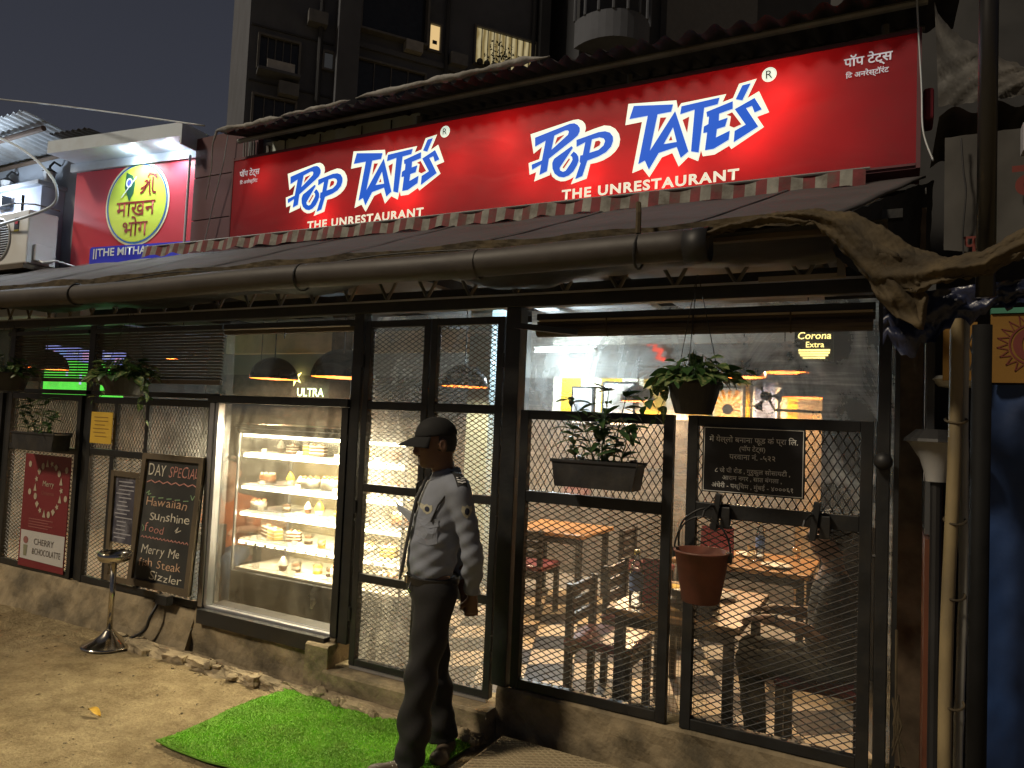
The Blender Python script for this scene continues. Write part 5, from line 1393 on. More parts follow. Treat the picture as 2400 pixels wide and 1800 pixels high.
def hanging_pot(label, x, y, ztop, rt, rb, h, zhook, seed, n, trail, spread=1.0, fh=.16):
    rr = random.Random(seed)
    t = thing('hanging_planter', label, 'planter', (x, y, ztop - h), 'hanging pots of variegated creeper')
    mb = MB(); mb.lathe([(0, 0), (rb * .96, 0), (rb, .008), (rb + (rt - rb) * .55, h * .45), (rt, h - .015), (rt + .006, h - .012), (rt + .006, h), (rt - .006, h), (rt - .012, h - .04), (0, h - .04)], (x, y, ztop - h), 28); mb.build('pot', m_pot, t, smooth=False)
    for k in range(3):
        a_ = 2 * PI * k / 3 + .5
        mb = MB(); mb.tube([(x + rt * math.cos(a_), y + rt * math.sin(a_), ztop), (x + .004 * math.cos(a_), y + .004 * math.sin(a_), zhook)], .0022, 5); mb.build('hanging_cord', M['rubber'], t)
    L0 = Vector((x, y, ztop - h))
    st = MB()
    for i in range(n):
        a_ = rr.uniform(0, 2 * PI); rad = rt * spread * math.sqrt(rr.random()) * 1.25
        zz = h + fh * (1 - (rad / (rt * spread * 1.3)) ** 2) * rr.uniform(.15, 1.0) - .01
        p = Vector((rad * math.cos(a_), rad * math.sin(a_), zz))
        st.tube([L0 + Vector((p.x * .3, p.y * .3, h - .04)), L0 + Vector((p.x * .6, p.y * .6, max(zz, h) + .02)), L0 + p], .0018, 4, False)
        add_leaf(t, rr.choice(pothos), p, a_ - PI / 2 + rr.uniform(-.8, .8), rr.uniform(-.7, .5), rr.uniform(-.5, .5), rr.uniform(.9, 1.4))
    for (dx, dy, dz, k) in trail:
        pts = []
        for i in range(7):
            q = i / 6
            pts.append(Vector((dx * (q ** .7), dy * q, h + .02 + .05 * math.sin(PI * min(1, q * 1.6)) + (dz) * q ** 1.8)))
        st.tube([L0 + p for p in pts], .002, 4, False)
        for i in range(1, 7):
            for _ in range(k):
                p = pts[i] + Vector((rr.uniform(-.03, .03), rr.uniform(-.03, .03), rr.uniform(-.02, .02)))
                add_leaf(t, rr.choice(pothos), p, rr.uniform(0, 6.28), rr.uniform(-1.2, .1), rr.uniform(-.5, .5), rr.uniform(.6, .95))
    st.build('stems', lm2, t)
    return t
hanging_pot('black pot of variegated creeper hanging before the right window', -.815, -.30, 1.915, .115, .083, .145, 2.40, 1, 100, [(-.22, -.02, -.13, 2), (-.19, .05, -.20, 2), (-.17, -.05, -.05, 2), (.20, .03, .02, 2)], 1.25, .15)
hanging_pot('black bowl of variegated creeper hanging above the yellow notice', -4.93, -.25, 1.905, .165, .125, .13, 2.40, 2, 105, [(.30, -.03, -.14, 2), (.24, .0, -.32, 1), (-.30, .0, -.18, 2), (-.26, -.05, -.05, 3), (.22, .0, -.04, 2)], 1.1, .17)
hanging_pot('dark hanging planter cut off by the left picture edge', -6.50, -.25, 1.93, .165, .13, .15, 2.40, 3, 60, [(.20, 0, -.05, 2)], 1.1, .15)

def box_planter(label, x0, x1, y, z0, z1, seed, stems, big=1.0):
    rr = random.Random(seed); d = .14
    t = thing('window_box', label, 'planter', ((x0 + x1) / 2, y, z0), 'rectangular planters hung on the mesh')
    mb = MB(); i_ = .012
    mb.prism([(x0 + .02, z0), (x1 - .02, z0), (x1, z1), (x0, z1)], lambda a_, b_, k: (a_, y - d / 2 + k, b_), d); mb.build('trough', m_pot, t)
    MB().box(x0 - .008, x1 + .008, y - d / 2 - .008, y - d / 2 + .004, z1 - .002, z1 + .012).build('rim', m_pot, t); MB().box(x0 - .008, x1 + .008, y + d / 2 - .004, y + d / 2 + .008, z1 - .002, z1 + .012).build('rim', m_pot, t)
    MB().box(x0 + .01, x1 - .01, y - d / 2 + .008, y + d / 2 - .008, z1 - .01, z1 + .002).build('soil', M['mortar'], t)
    for hx in (x0 + .08, x1 - .08): MB().box(hx, hx + .02, y + d / 2, -.005, z1 - .02, z1 + .02).build('hook', M['frame'], t)
    st = MB(); L0 = Vector(((x0 + x1) / 2, y, z0)); H = z1 - z0
    for (sx_, hgt, lean) in stems:
        pts = [Vector((sx_ + lean * (q / 6) ** 1.3, rr.uniform(-.008, .008) - .02 * q / 6, H + hgt * q / 6)) for q in range(7)]
        st.tube([L0 + p for p in pts], [.005 - .0005 * q for q in range(7)], 5)
        for q in range(1, 7):
            for k in range(3 if q < 6 else 6):
                az = rr.uniform(0, 6.28); add_leaf(t, rr.choice(blades), pts[q], az, rr.uniform(-.1, .7), rr.uniform(-.3, .3), rr.uniform(.75, 1.1) * big)
    st.build('stems', lm3, t)
    return t
box_planter('long dark plastic planter with leafy stems right of the door', -1.55, -1.105, -.13, 1.39, 1.515, 4, [(.02, .36, .03), (-.02, .30, -.12), (.08, .33, .06), (-.12, .16, -.02), (.05, .22, -.04), (.12, .18, .05), (.0, .20, .02)])
box_planter('grey planter with a sparse dark plant at the far left', -6.47, -5.88, -.12, 1.31, 1.44, 6, [(-.1, .25, -.05), (.0, .28, .08), (.1, .18, .12), (-.18, .2, -.08)], .9)

# ---- bucket on a hook, clamps, wire
bu = thing('fire_bucket', 'dull red metal bucket hanging from a bracket on the mesh', 'bucket', (-.79, -.17, .92))
bc = (-.79, -.17, .92)
mb = MB(); mb.lathe([(0, 0), (.080, 0), (.085, .004), (.122, .222), (.128, .224), (.128, .232), (.119, .232), (.080, .012), (0, .012)], bc, 32); mb.build('pail', pm('dull red paint', (.16, .055, .035), .55, 0, .25, 6, .1, 30, dirt=(.06, .035, .025), dscale=5, damt=.6), bu, smooth=True)
arc = [(bc[0] + .128 * math.cos(t), bc[1], bc[2] + .22 + .165 * math.sin(t)) for t in [PI * i / 20 for i in range(21)]]
mb = MB(); mb.tube(arc, .0045, 6); mb.build('handle', M['frame'], bu, smooth=True)
for s in (-1, 1): MB().box(bc[0] + s * .122 - .012, bc[0] + s * .122 + .012, bc[1] - .014, bc[1] + .014, bc[2] + .19, bc[2] + .235).build('ear', M['frame'], bu)
for k, x in enumerate((-.755, -.325)):
    cp = thing('clamp_bracket', 'black bracket clamp on the mesh rail %s' % ('holding the bucket' if k == 0 else 'near the right post'), 'bracket', (x, -.05, 1.25), 'bracket clamps on the mesh rail')
    MB().obox(Matrix.Translation((x, -.05, 1.32)) @ Matrix.Rotation(.12, 4, 'Y'), .028, .05, .17).build('arm', M['frame'], cp, bevel=.003)
    MB().box(x + .02, x + .062, -.06, -.024, 1.25, 1.345).build('jaw', M['frame'], cp, bevel=.003)
    MB().box(x - .03, x + .07, -.058, -.03, 1.245, 1.262).build('foot', M['frame'], cp, bevel=.003)
    mb = MB(); mb.tube([(x - .005, -.06, 1.345), (x - .015, -.12, 1.35), (x - .03, -.17, 1.33), (x - .035, -.175, 1.305)], .006, 6); mb.build('hook', M['frame'], cp)
cable('black wire looping from the bracket down behind the bucket', [(-.74, -.05, 1.33), (-.82, -.08, 1.33), (-.90, -.09, 1.27), (-.925, -.07, 1.19), (-.93, -.03, 1.10)], .005, M['rubber'])
cable('black cable falling from the chalkboard foot across the curb', [(-4.66, -.05, .40), (-4.64, -.09, .30), (-4.64, -.14, .22), (-4.66, -.16, .13), (-4.75, -.19, .07), (-4.82, -.22, .02), (-4.90, -.20, .015), (-5.0, -.24, .012)], .011, M['rubber'])
jb = MB().box(-4.66, -4.53, -.10, -.045, .30, .37).build('cable_box', M['black'], None, bevel=.006)
tag(jb, 'small black cable box under the chalkboard', 'box')

# ---- steel pedestal ashtray
at_ = thing('ashtray_stand', 'stainless steel pedestal ashtray standing on the dirt', 'ashtray', (-4.89, -.27, 0))
c0 = (-4.89, -.27, .012)
mb = MB(); mb.lathe([(.175, 0), (.178, .006), (.165, .012), (.10, .040), (.055, .075), (.030, .105), (.022, .112), (0, .112)], c0, 40); mb.build('base', M['steel'], at_, smooth=True)
mb = MB(); mb.tube([(c0[0], c0[1], .10), (c0[0], c0[1], .60)], .019, 20); mb.build('column', M['steel'], at_, smooth=True)
mb = MB(); mb.lathe([(0, .0), (.07, .0), (.098, .012), (.108, .03), (.110, .068), (.104, .070), (.100, .034), (.085, .022), (0, .022)], (c0[0], c0[1], .592), 36); mb.build('bowl', M['steel'], at_, smooth=True)
for k in range(6):
    a_ = k * PI / 3
    MB().obox(Matrix.Translation((c0[0] + .107 * math.cos(a_), c0[1] + .107 * math.sin(a_), .662)) @ Matrix.Rotation(a_, 4, 'Z'), .012, .03, .01).build('rest_notch', M['steel'], at_)

# ---- artificial grass mat
gm = thing('grass_mat', 'bright green artificial grass mat before the door', 'mat', (-2.6, -.6, 0))
mx0, mx1, my0, my1 = -3.28, -1.93, -1.06, -.20
def matz(x, y): return .022 + .016 * math.exp(-(y - my0) / .035) * (.5 + .5 * math.sin(x * 5 + 1)) + .014 * math.exp(-(x - mx0) / .03) * (.5 + .5 * math.sin(y * 7)) + .012 * vnoise(x * .8, y * .9, 1) + (.012 * max(0, (y + .3) / .12) if y > -.3 else 0)
o = MB().grid(lambda u, v: (mx0 + (mx1 - mx0) * u + .01 * math.sin(v * 7), my0 + (my1 - my0) * v, matz(mx0 + (mx1 - mx0) * u, my0 + (my1 - my0) * v)), 40, 30).build('backing', pm('green mat backing', (.13, .32, .025), .9), gm)
o.modifiers.new('t', 'SOLIDIFY').thickness = .008
bl = MB(); rr = random.Random(11)
for i in range(52000):
    x = rr.uniform(mx0, mx1); y = rr.uniform(my0, my1); z = matz(x, y); a_ = rr.uniform(0, 6.28); h = rr.uniform(.004, .009); w_ = .0022
    tx, ty = rr.uniform(-.005, .005), rr.uniform(-.005, .005)
    x += .01 * math.sin((y - my0) / (my1 - my0) * 7)
    n = len(bl.v); bl.v += [(x - w_ * math.cos(a_), y - w_ * math.sin(a_), z), (x + w_ * math.cos(a_), y + w_ * math.sin(a_), z), (x + tx, y + ty, z + h)]; bl.f.append((n, n + 1, n + 2))
o = bl.build('pile', pm('green plastic pile', (.26, .58, .04), .6, 0, .3, 5, dirt=(.32, .42, .11), dscale=7, damt=.55), gm); o['kind'] = 'stuff'

# ---- ribbed slab in the lower edge, dry leaf
sl = thing('ribbed_slab', 'pale slab with a diamond ribbed top at the bottom edge', 'slab', (-1.5, -.45, 0))
MB().box(-1.80, -1.14, -.90, -.13, -.01, .075).build('slab', pm('pale yellow slab', (.40, .33, .20), .7, 0, .2, 5, .3, 40, dirt=(.14, .11, .07), dscale=5, damt=.5), sl, bevel=.01)
mb = MB()
for fam in (1, -1):
    for k in range(-30, 40):
        c_ = k * .032; pts = []
        x0, x1, y0, y1 = -1.785, -1.155, -.885, -.145
        for X in (x0, x1):
            Y = fam * .6 * (X - x0) + c_ + y0
            if y0 <= Y <= y1: pts.append((X, Y))
        for Y in (y0, y1):
            X = (Y - y0 - c_) / (fam * .6) + x0
            if x0 < X < x1: pts.append((X, Y))
        if len(pts) >= 2: mb.tube([(pts[0][0], pts[0][1], .0765), (pts[-1][0], pts[-1][1], .0765)], .003, 4, False)
mb.build('ribs', pm('slab rib', (.28, .22, .13), .7), sl)
lf = MB().grid(lambda u, v: (-3.85 + .11 * (u - .5), -1.02 + .045 * (v - .5) * math.sin(PI * min(1, max(.05, u))), .022 + .02 * abs(v - .5) + .012 * math.sin(u * 5)), 8, 4).build('dry_leaf', pm('yellow leaf', (.55, .34, .03), .7, 0, .3, 30), smooth=True)
tag(lf, 'curled yellow leaf lying on the dirt', 'leaf')

# ================================================================== INSIDE THE RESTAURANT
WARM = (1.0, .66, .32)
def pendant(label, loc, s=1.0, power=14):
    t = thing('pendant_lamp', label, 'pendant lamp', loc, 'black dome pendant lamps')
    x, y, z = loc; R_ = .225 * s
    prof = [(R_ * math.cos(a_), R_ * .92 * math.sin(a_)) for a_ in [PI / 2 * i / 12 for i in range(13)]]
    mb = MB(); mb.lathe(prof, loc, 32); mb.build('shade', M['lampblack'], t, smooth=True)
    mb = MB(); mb.lathe([(r_ * .975, zz * .975 + .001) for r_, zz in prof], loc, 32); mb.build('shade_lining', M['lamporange'], t, smooth=True)
    mb = MB(); mb.tube([(x, y, z + R_ * .9), (x, y, 2.9)], .006, 6); mb.build('cord', M['rubber'], t)
    mb = MB(); mb.ball((x, y, z + .07 * s), .035 * s, 12, 8); mb.build('bulb', em('warm bulb', (1, .72, .38), 12), t, smooth=True) if False else None
    MB().tube([(x, y, z + .10 * s), (x, y, z + R_ * .9)], .018, 8).build('socket', M['black'], t)
    spot('bulb_light', (x, y, z + .004), (x, y, z - 1), power * 6.0, WARM, 168, .05, .35, t)
    point('bulb_glow', (x, y, z + .06 * s), 13.0, (1, .8, .55), .03, t)
M['lampblack'] = pm('gloss black enamel', (.012, .012, .016), .15, 0, .1)
M['lamporange'] = pm('orange enamel', (.80, .20, .02), .5, 0, .05)
for label, loc, s, pw in (
    ('black pendant lamp just right of the hanging creeper pot', (-1.30, 3.45, 2.21), .95, 14), ('black pendant lamp below the yellow beer neon', (-.96, 3.62, 2.27), 1.0, 10), ('lowest black pendant lamp at the right behind the wall fan', (-.66, 2.65, 1.99), .98, 7),
    ('small black pendant lamp seen above the leafy planter', (-2.41, 3.72, 1.97), .8, 22), ('large black pendant lamp right above the pastry case', (-3.54, .47, 1.965), 1.0, 7), ('black pendant lamp behind the pastry window, left of the big one', (-5.25, 1.45, 2.01), 1.0, 10),
    ('black pendant lamp behind the right door leaf', (-3.60, 2.22, 2.01), 1.0, 22), ('far black pendant lamp low behind the right door leaf', (-3.95, 3.45, 1.98), .95, 20), ('far black pendant lamp behind the wide left blind', (-7.55, 2.18, 2.27), .7, 14), ('black pendant lamp beside the TV screen', (-8.20, 1.0, 2.06), 1.0, 12), ('black pendant lamp left of the green neon', (-6.95, 2.85, 2.11), .6, 10)):
    pendant(label, loc, s, pw)

# ---- pastry case
X0, X1, Y0, Y1 = -4.44, -2.86, .36, .95
case = thing('pastry_case', 'tall lit glass pastry case with five shelves behind the window', 'display case', (-3.65, .65, 0))
m_cb = pm('black case panel', (.014, .014, .015), .3)
MB().box(X0, X1, Y0, Y1, FLOOR, .50).build('base_cabinet', m_cb, case, bevel=.006)
MB().box(X0 - .01, X1 + .01, Y0 - .02, Y1, 1.53, 1.60).build('top_panel', m_cb, case, bevel=.006)
MB().box(X0, X1, Y1 - .02, Y1, .50, 1.53).build('back_panel', pm('olive back panel', (.16, .13, .07), .5), case)
MB().box(X0 - .004, X1 + .004, Y0 - .026, Y0 - .02, 1.565, 1.572).build('top_trim', M['alu'], case)
for x in (X0, X1 - .015):
    for y in (Y0, Y1 - .04): MB().box(x, x + .015, y, y + .015, .50, 1.53).build('corner_post', M['alu'], case)
M['caseglass'] = film('case glass', .008, .05, (3, 3, 1), .05, (1, .95, .8), .06)
MB().box(X0 + .016, X1 - .016, Y0 + .002, Y0 + .006, .50, 1.53).build('front_glass', M['caseglass'], case)
MB().box(X0 + .002, X0 + .006, Y0 + .016, Y1 - .042, .50, 1.53).build('side_glass', M['caseglass'], case); MB().box(X1 - .006, X1 - .002, Y0 + .016, Y1 - .042, .50, 1.53).build('side_glass', M['caseglass'], case)
m_strip = em('case light strip', (1.0, .88, .58), 22); m_shelf = pm('white glass shelf', (.72, .68, .56), .25)
SH = [.52, .735, .945, 1.145, 1.385]
for i, z in enumerate(SH):
    MB().box(X0 + .02, X1 - .02, Y0 + .03 + (.02 if i else 0), Y1 - .025, z - .012, z).build('shelf', m_shelf, case)
    if i:
        MB().box(X0 + .03, X1 - .03, Y0 + .036, Y0 + .048, z - .036, z - .016).build('light_strip', m_strip, case)
        area('strip_light', ((X0 + X1) / 2, Y0 + .07, z - .03), ((X0 + X1) / 2, Y0 + .30, z - .22), X1 - X0 - .1, .03, 17, (1.0, .87, .58), case)
MB().box(X0 + .03, X1 - .03, Y0 + .02, Y0 + .04, 1.505, 1.525).build('light_strip', m_strip, case)
area('strip_light', ((X0 + X1) / 2, Y0 - .008, 1.522), ((X0 + X1) / 2, Y0 - .6, .6), X1 - X0 - .1, .02, 90, (1.0, .87, .58), case)  # extra strip added under the overhang, aimed out to light the ground
for i in range(30):
    if i % 2: MB().box(X0 + .05 + i * .05, X0 + .08 + i * .05, Y0 + .030, Y0 + .035, SH[1] - .034, SH[1] - .018).build('price_tag', m_shelf, case)

for z in SH:
    for k in range(4):
        if rnd.random() < .75: MB().box(X0 + .08 + k * .37, X0 + .36 + k * .37, Y0 + .09, Y0 + .36, z + .0005, z + .004).build('tray', M['alu'] if rnd.random() < .4 else m_shelf, case)
        MB().obox(Matrix.Translation((X0 + .2 + k * .36, Y0 + .075, z + .018)) @ Matrix.Rotation(-.3, 4, 'X'), .05, .002, .03).build('price_card', m_shelf, case)
# cakes: prototypes, then copies
m_sp = pm('chocolate sponge', (.10, .045, .02), .9, 0, .3, 40); m_cr_ = pm('white cream', (.80, .74, .60), .6, 0, .06, 20); m_ye = pm('yellow sponge', (.62, .42, .10), .9, 0, .2, 40); m_re = pm('caramel glaze', (.38, .15, .05), .3, 0, .2, 30); m_mg = pm('mango glaze', (.80, .52, .05), .3, 0, .1)
m_jar = glass('dessert jar glass', (.96, .96, .92), .06)
def proto_slice(body, cream, nm):
    t = local_thing('cake_slice', '', 'cake', 'desserts on the pastry shelves')
    tri = [(-.06, -.035), (.06, -.035), (.06, .035), (-.06, .02)]
    for k in range(3):
        MB().prism(tri, lambda a_, b_, d, k=k: (a_, b_, .004 + k * .026 + d), .018).build('sponge_layer', body, t)
        MB().prism([(a_ * .99, b_ * .98) for a_, b_ in tri], lambda a_, b_, d, k=k: (a_, b_, .022 + k * .026 + d), .008).build('cream_layer', cream, t)
    for k in range(3): MB().ball((-.03 + k * .035, 0, .088), (.013, .013, .012), 8, 5).build('topping', cream if k % 2 else m_re, t, smooth=True)
    return t
def proto_jar(fill, nm):
    t = local_thing('dessert_jar', '', 'dessert jar', 'desserts on the pastry shelves')
    MB().lathe([(0, 0), (.032, 0), (.036, .01), (.038, .07), (.034, .08)], (0, 0, 0), 18).build('jar', m_jar, t, smooth=True)
    MB().lathe([(0, .004), (.033, .004), (.033, .025), (0, .025)], (0, 0, 0), 16).build('sponge_layer', fill, t)
    MB().lathe([(0, .026), (.034, .026), (.034, .045), (0, .045)], (0, 0, 0), 16).build('cream_layer', m_cr_, t)
    MB().lathe([(0, .066), (.020, .062), (.034, .046), (0, .046)], (0, 0, 0), 16).build('topping', fill, t)
    return t
def proto_round(body, top_, nm):
    t = local_thing('round_cake', '', 'cake', 'desserts on the pastry shelves')
    MB().lathe([(0, 0), (.085, 0), (.085, .006), (0, .006)], (0, 0, 0), 24).build('cake_board', M['alu'], t)
    MB().lathe([(0, .007), (.072, .007), (.074, .07), (.066, .078), (0, .08)], (0, 0, 0), 28).build('icing', body, t, smooth=True)
    for k in range(8):
        a_ = 2 * PI * k / 8; MB().ball((.055 * math.cos(a_), .055 * math.sin(a_), .086), (.013, .013, .014), 8, 5).build('rosette', top_, t, smooth=True)
    return t
def proto_muffin(cup, top_, nm):
    t = local_thing('cupcake', '', 'cupcake', 'desserts on the pastry shelves')
    n = 24; mb = MB()
    prof = [(.024, 0), (.034, .04)]
    for (r_, z) in prof:
        for k in range(n): a_ = 2 * PI * k / n; q = r_ * (1 + (.05 if k % 2 else -.05)); mb.v.append((q * math.cos(a_), q * math.sin(a_), z))
    mb.f = [(k, (k + 1) % n, n + (k + 1) % n, n + k) for k in range(n)]; mb.build('paper_cup', cup, t)
    MB().lathe([(.036, .038), (.040, .05), (.030, .062), (.032, .068), (.020, .082), (.021, .087), (.006, .104), (0, .106)], (0, 0, 0), 18).build('frosting', top_, t, smooth=True)
    return t
kinds = [('chocolate cake slice', proto_slice(m_sp, m_cr_, 'a')), ('yellow sponge slice', proto_slice(m_ye, m_cr_, 'b')), ('chocolate dessert jar', proto_jar(m_sp, 'c')), ('mango dessert jar', proto_jar(m_mg, 'd')), ('white iced round cake', proto_round(m_cr_, m_re, 'e')), ('caramel glazed round cake', proto_round(m_re, m_cr_, 'f')), ('cream topped cupcake', proto_muffin(m_sp, m_cr_, 'g')), ('yellow cupcake', proto_muffin(m_cr_, m_mg, 'h'))]
used = set()
shelf_n = ['bottom', 'second lowest', 'middle', 'second highest', 'top']
rows = {0: [(.40, 6), (.52, 2), (.68, 3), (.80, 2), (.92, 4), (1.12, 2), (1.30, 5)], 1: [(.16, 0), (.30, 1), (.46, 0), (.62, 2), (.78, 3), (.96, 0), (1.16, 4), (1.36, 1)], 2: [(.10, 4), (.36, 2), (.52, 6), (.66, 7), (.82, 3), (.98, 4), (1.2, 2), (1.4, 5)], 3: [(.14, 5), (.34, 7), (.46, 6), (.60, 4), (.80, 4), (1.0, 6), (1.12, 2), (1.34, 4)], 4: [(.26, 6), (.40, 0), (.56, 1), (.70, 0), (.90, 4), (1.1, 7), (1.3, 5)]}
ords = ['first', 'second', 'third', 'fourth', 'fifth', 'sixth', 'seventh', 'eighth']
for si, row in rows.items():
    for k, (dx, kd) in enumerate(row):
        nm, pr = kinds[kd]
        loc = (X0 + dx, Y0 + rnd.uniform(.12, .24), SH[si] + .0045); lb = '%s, %s from the left on the %s pastry shelf' % (nm, ords[k], shelf_n[si])
        if kd not in used: used.add(kd); pr.location = loc; pr.rotation_euler = (0, 0, rnd.uniform(-.5, .5)); pr['label'] = lb
        else:
            cp_ = dup(pr, loc, rnd.uniform(-.6, .6), lb); q_ = rnd.uniform(.7, .98); cp_.scale = (q_, q_, q_ * rnd.uniform(.9, 1.15))

# ---- tables, chairs, tableware
m_top = pm('honey wood table top', (.26, .135, .05), .35, 0, .3, 5, stretch=(1, 6, 1)); m_tl = pm('black table leg', (.02, .018, .016), .5)
def table(label, x0, x1, y0, y1, h=.70):
    t = thing('dining_table', label, 'table', ((x0 + x1) / 2, (y0 + y1) / 2, FLOOR), 'dining tables inside')
    MB().box(x0, x1, y0, y1, h - .035, h).build('table_top', m_top, t, bevel=.005)
    for x in (x0 + .04, x1 - .09):
        for y in (y0 + .04, y1 - .09): MB().box(x, x + .05, y, y + .05, FLOOR, h - .036).build('leg', m_tl, t)
    MB().box(x0 + .06, x1 - .06, y0 + .05, y0 + .07, h - .10, h - .036).build('apron', m_tl, t); MB().box(x0 + .06, x1 - .06, y1 - .07, y1 - .05, h - .10, h - .036).build('apron', m_tl, t)
    return t
table('wooden dining table with a water bottle behind the right mesh panels', -1.42, -.70, .31, 1.25)
table('wooden dining table further back with red menus', -1.55, -.55, 2.05, 2.85)
table('wooden dining table against the back wall behind the door', -3.3, -2.5, 2.6, 3.4)
table('wooden dining table left of the pastry case', -5.6, -4.75, .9, 1.7)
m_seat = pm('maroon leatherette', (.13, .02, .024), .3, 0, .2); m_ch = pm('dark chair wood', (.03, .022, .018), .4, 0, .3)
def make_chair():
    t = local_thing('dining_chair', '', 'chair', 'maroon seated dining chairs')
    MB().box(-.21, .21, -.21, .21, .405, .455).build('seat', m_seat, t, bevel=.02)
    for x in (-.20, .16):
        MB().box(x, x + .04, .16, .20, 0, .404).build('leg', m_ch, t); MB().box(x, x + .04, -.20, -.16, 0, .76).build('back_leg', m_ch, t)
    for z in (.52, .605, .69): MB().box(-.159, .159, -.19, -.17, z, z + .06).build('back_slat', m_ch, t)
    for y in (-.19, .17): MB().box(-.159, .159, y, y + .02, .34, .40).build('apron', m_ch, t)
    return t
ch0 = make_chair(); ch0.location = (-1.50, .60, FLOOR); ch0.rotation_euler = (0, 0, -PI / 2); ch0['label'] = 'maroon seated chair nearest the door, left of the bottle table'
for lb, loc, rz in (('maroon seated chair second along the left of the bottle table', (-1.52, 1.25, FLOOR), -PI / 2), ('dark dining chair under the seated person at the right', (-.34, .62, FLOOR), PI / 2), ('dark dining chair beside the back table, left of the red menus', (-2.0, 2.9, FLOOR), -PI / 2), ('dark dining chair at the back table near the side wall', (-.38, 2.5, FLOOR), PI / 2), ('dark dining chair at the table behind the door', (-2.9, 2.35, FLOOR), 0), ('dark dining chair under the orange shirted person', (-5.05, .75, FLOOR), .2)):
    dup(ch0, loc, rz, lb)
m_wat = glass('water bottle plastic', (.80, .88, .96), .30); m_lab = pm('blue bottle label', (.10, .18, .42), .4); m_cap = pm('yellow bottle cap', (.62, .48, .08), .4)
def bottle(label, loc, s=1.0):
    t = thing('water_bottle', label, 'bottle', loc, 'water bottles on the tables')
    MB().lathe([(0, 0), (.038 * s, .002), (.040 * s, .03), (.037 * s, .06), (.040 * s, .09), (.040 * s, .20), (.03 * s, .245), (.014 * s, .275), (.014 * s, .30)], loc, 20).build('bottle', m_wat, t, smooth=True)
    MB().lathe([(.0405 * s, .10), (.0405 * s, .19)], loc, 20).build('label_wrap', m_lab, t, smooth=True)
    MB().lathe([(.017 * s, .295), (.017 * s, .318), (0, .318)], loc, 16).build('cap', m_cap, t)
    return t
bottle('water bottle with blue label on the nearer table', (-1.28, .40, .70)); bottle('small dark bottle with yellow cap on the back table', (-.95, 2.45, .70), .9)
m_menu = pm('red menu cover', (.30, .03, .04), .5, 0, .1)
for lb, loc, w_ in (('upright red menu beside the water bottle', (-1.22, .58, .70), .16), ('large upright red menu on the back table', (-1.25, 2.3, .70), .24), ('red menu panel seen behind the right door leaf', (-2.75, 3.0, .95), .26)):
    t = thing('menu_card', lb, 'menu', loc, 'red menus inside')
    for s in (-1, 1): MB().obox(Matrix.Translation((loc[0], loc[1] + s * .03, loc[2] + .125)) @ Matrix.Rotation(.2 * s, 4, 'X') @ Matrix.Rotation(.1, 4, 'Z'), w_, .004, .25).build('cover', m_menu, t)
m_pl = pm('white crockery', (.68, .66, .60), .25)
for lb, loc in (('white plate on the nearer table', (-.95, .95, .70)), ('white plate on the back table edge', (-.80, 2.25, .70)), ('second white plate on the back table', (-1.05, 2.6, .70))):
    o = MB().lathe([(0, .004), (.07, .004), (.11, .018), (.112, .022), (.07, .010), (0, .010)], loc, 28).build('dinner_plate', m_pl, smooth=True); tag(o, lb, 'plate', 'plates on the tables')
for k, (x, y) in enumerate(((-.88, .55), (-.98, .72), (-1.0, 2.35), (-.7, 2.6))):
    o = MB().lathe([(0, .003), (.028, .003), (.034, .12), (.032, .12), (.026, .008), (0, .008)], (x, y, .70), 18).build('drinking_glass', m_jar, smooth=True)
    tag(o, ['drinking glass beside the black bag', 'drinking glass before the white plate', 'drinking glass by the large red menu', 'drinking glass at the back table right end'][k], 'glass', 'glasses on the tables')
bag = sdf_mesh(lambda P: smin(sd_ell(P, (-1.02, .52, .76), (.13, .09, .065)), sd_ell(P, (-.93, .50, .745), (.08, .07, .05)), .03) + .006 * np.sin(P[..., 0] * 60) * np.cos(P[..., 2] * 50), (-1.2, .38, .695), (-.80, .66, .86), .012).build('handbag', pm('black quilted bag', (.012, .012, .013), .3, 0, .3), smooth=True)
tag(bag, 'slouched black bag lying on the nearer table', 'bag')
tc_ = thing('tea_light_holder', 'glowing amber tea light on the nearer table', 'lamp', (-1.18, .80, .70))
MB().lathe([(0, 0), (.03, 0), (.036, .07), (.033, .07)], (-1.18, .80, .70), 16).build('holder', em('amber glow glass', (1, .5, .1), 1.2), tc_)

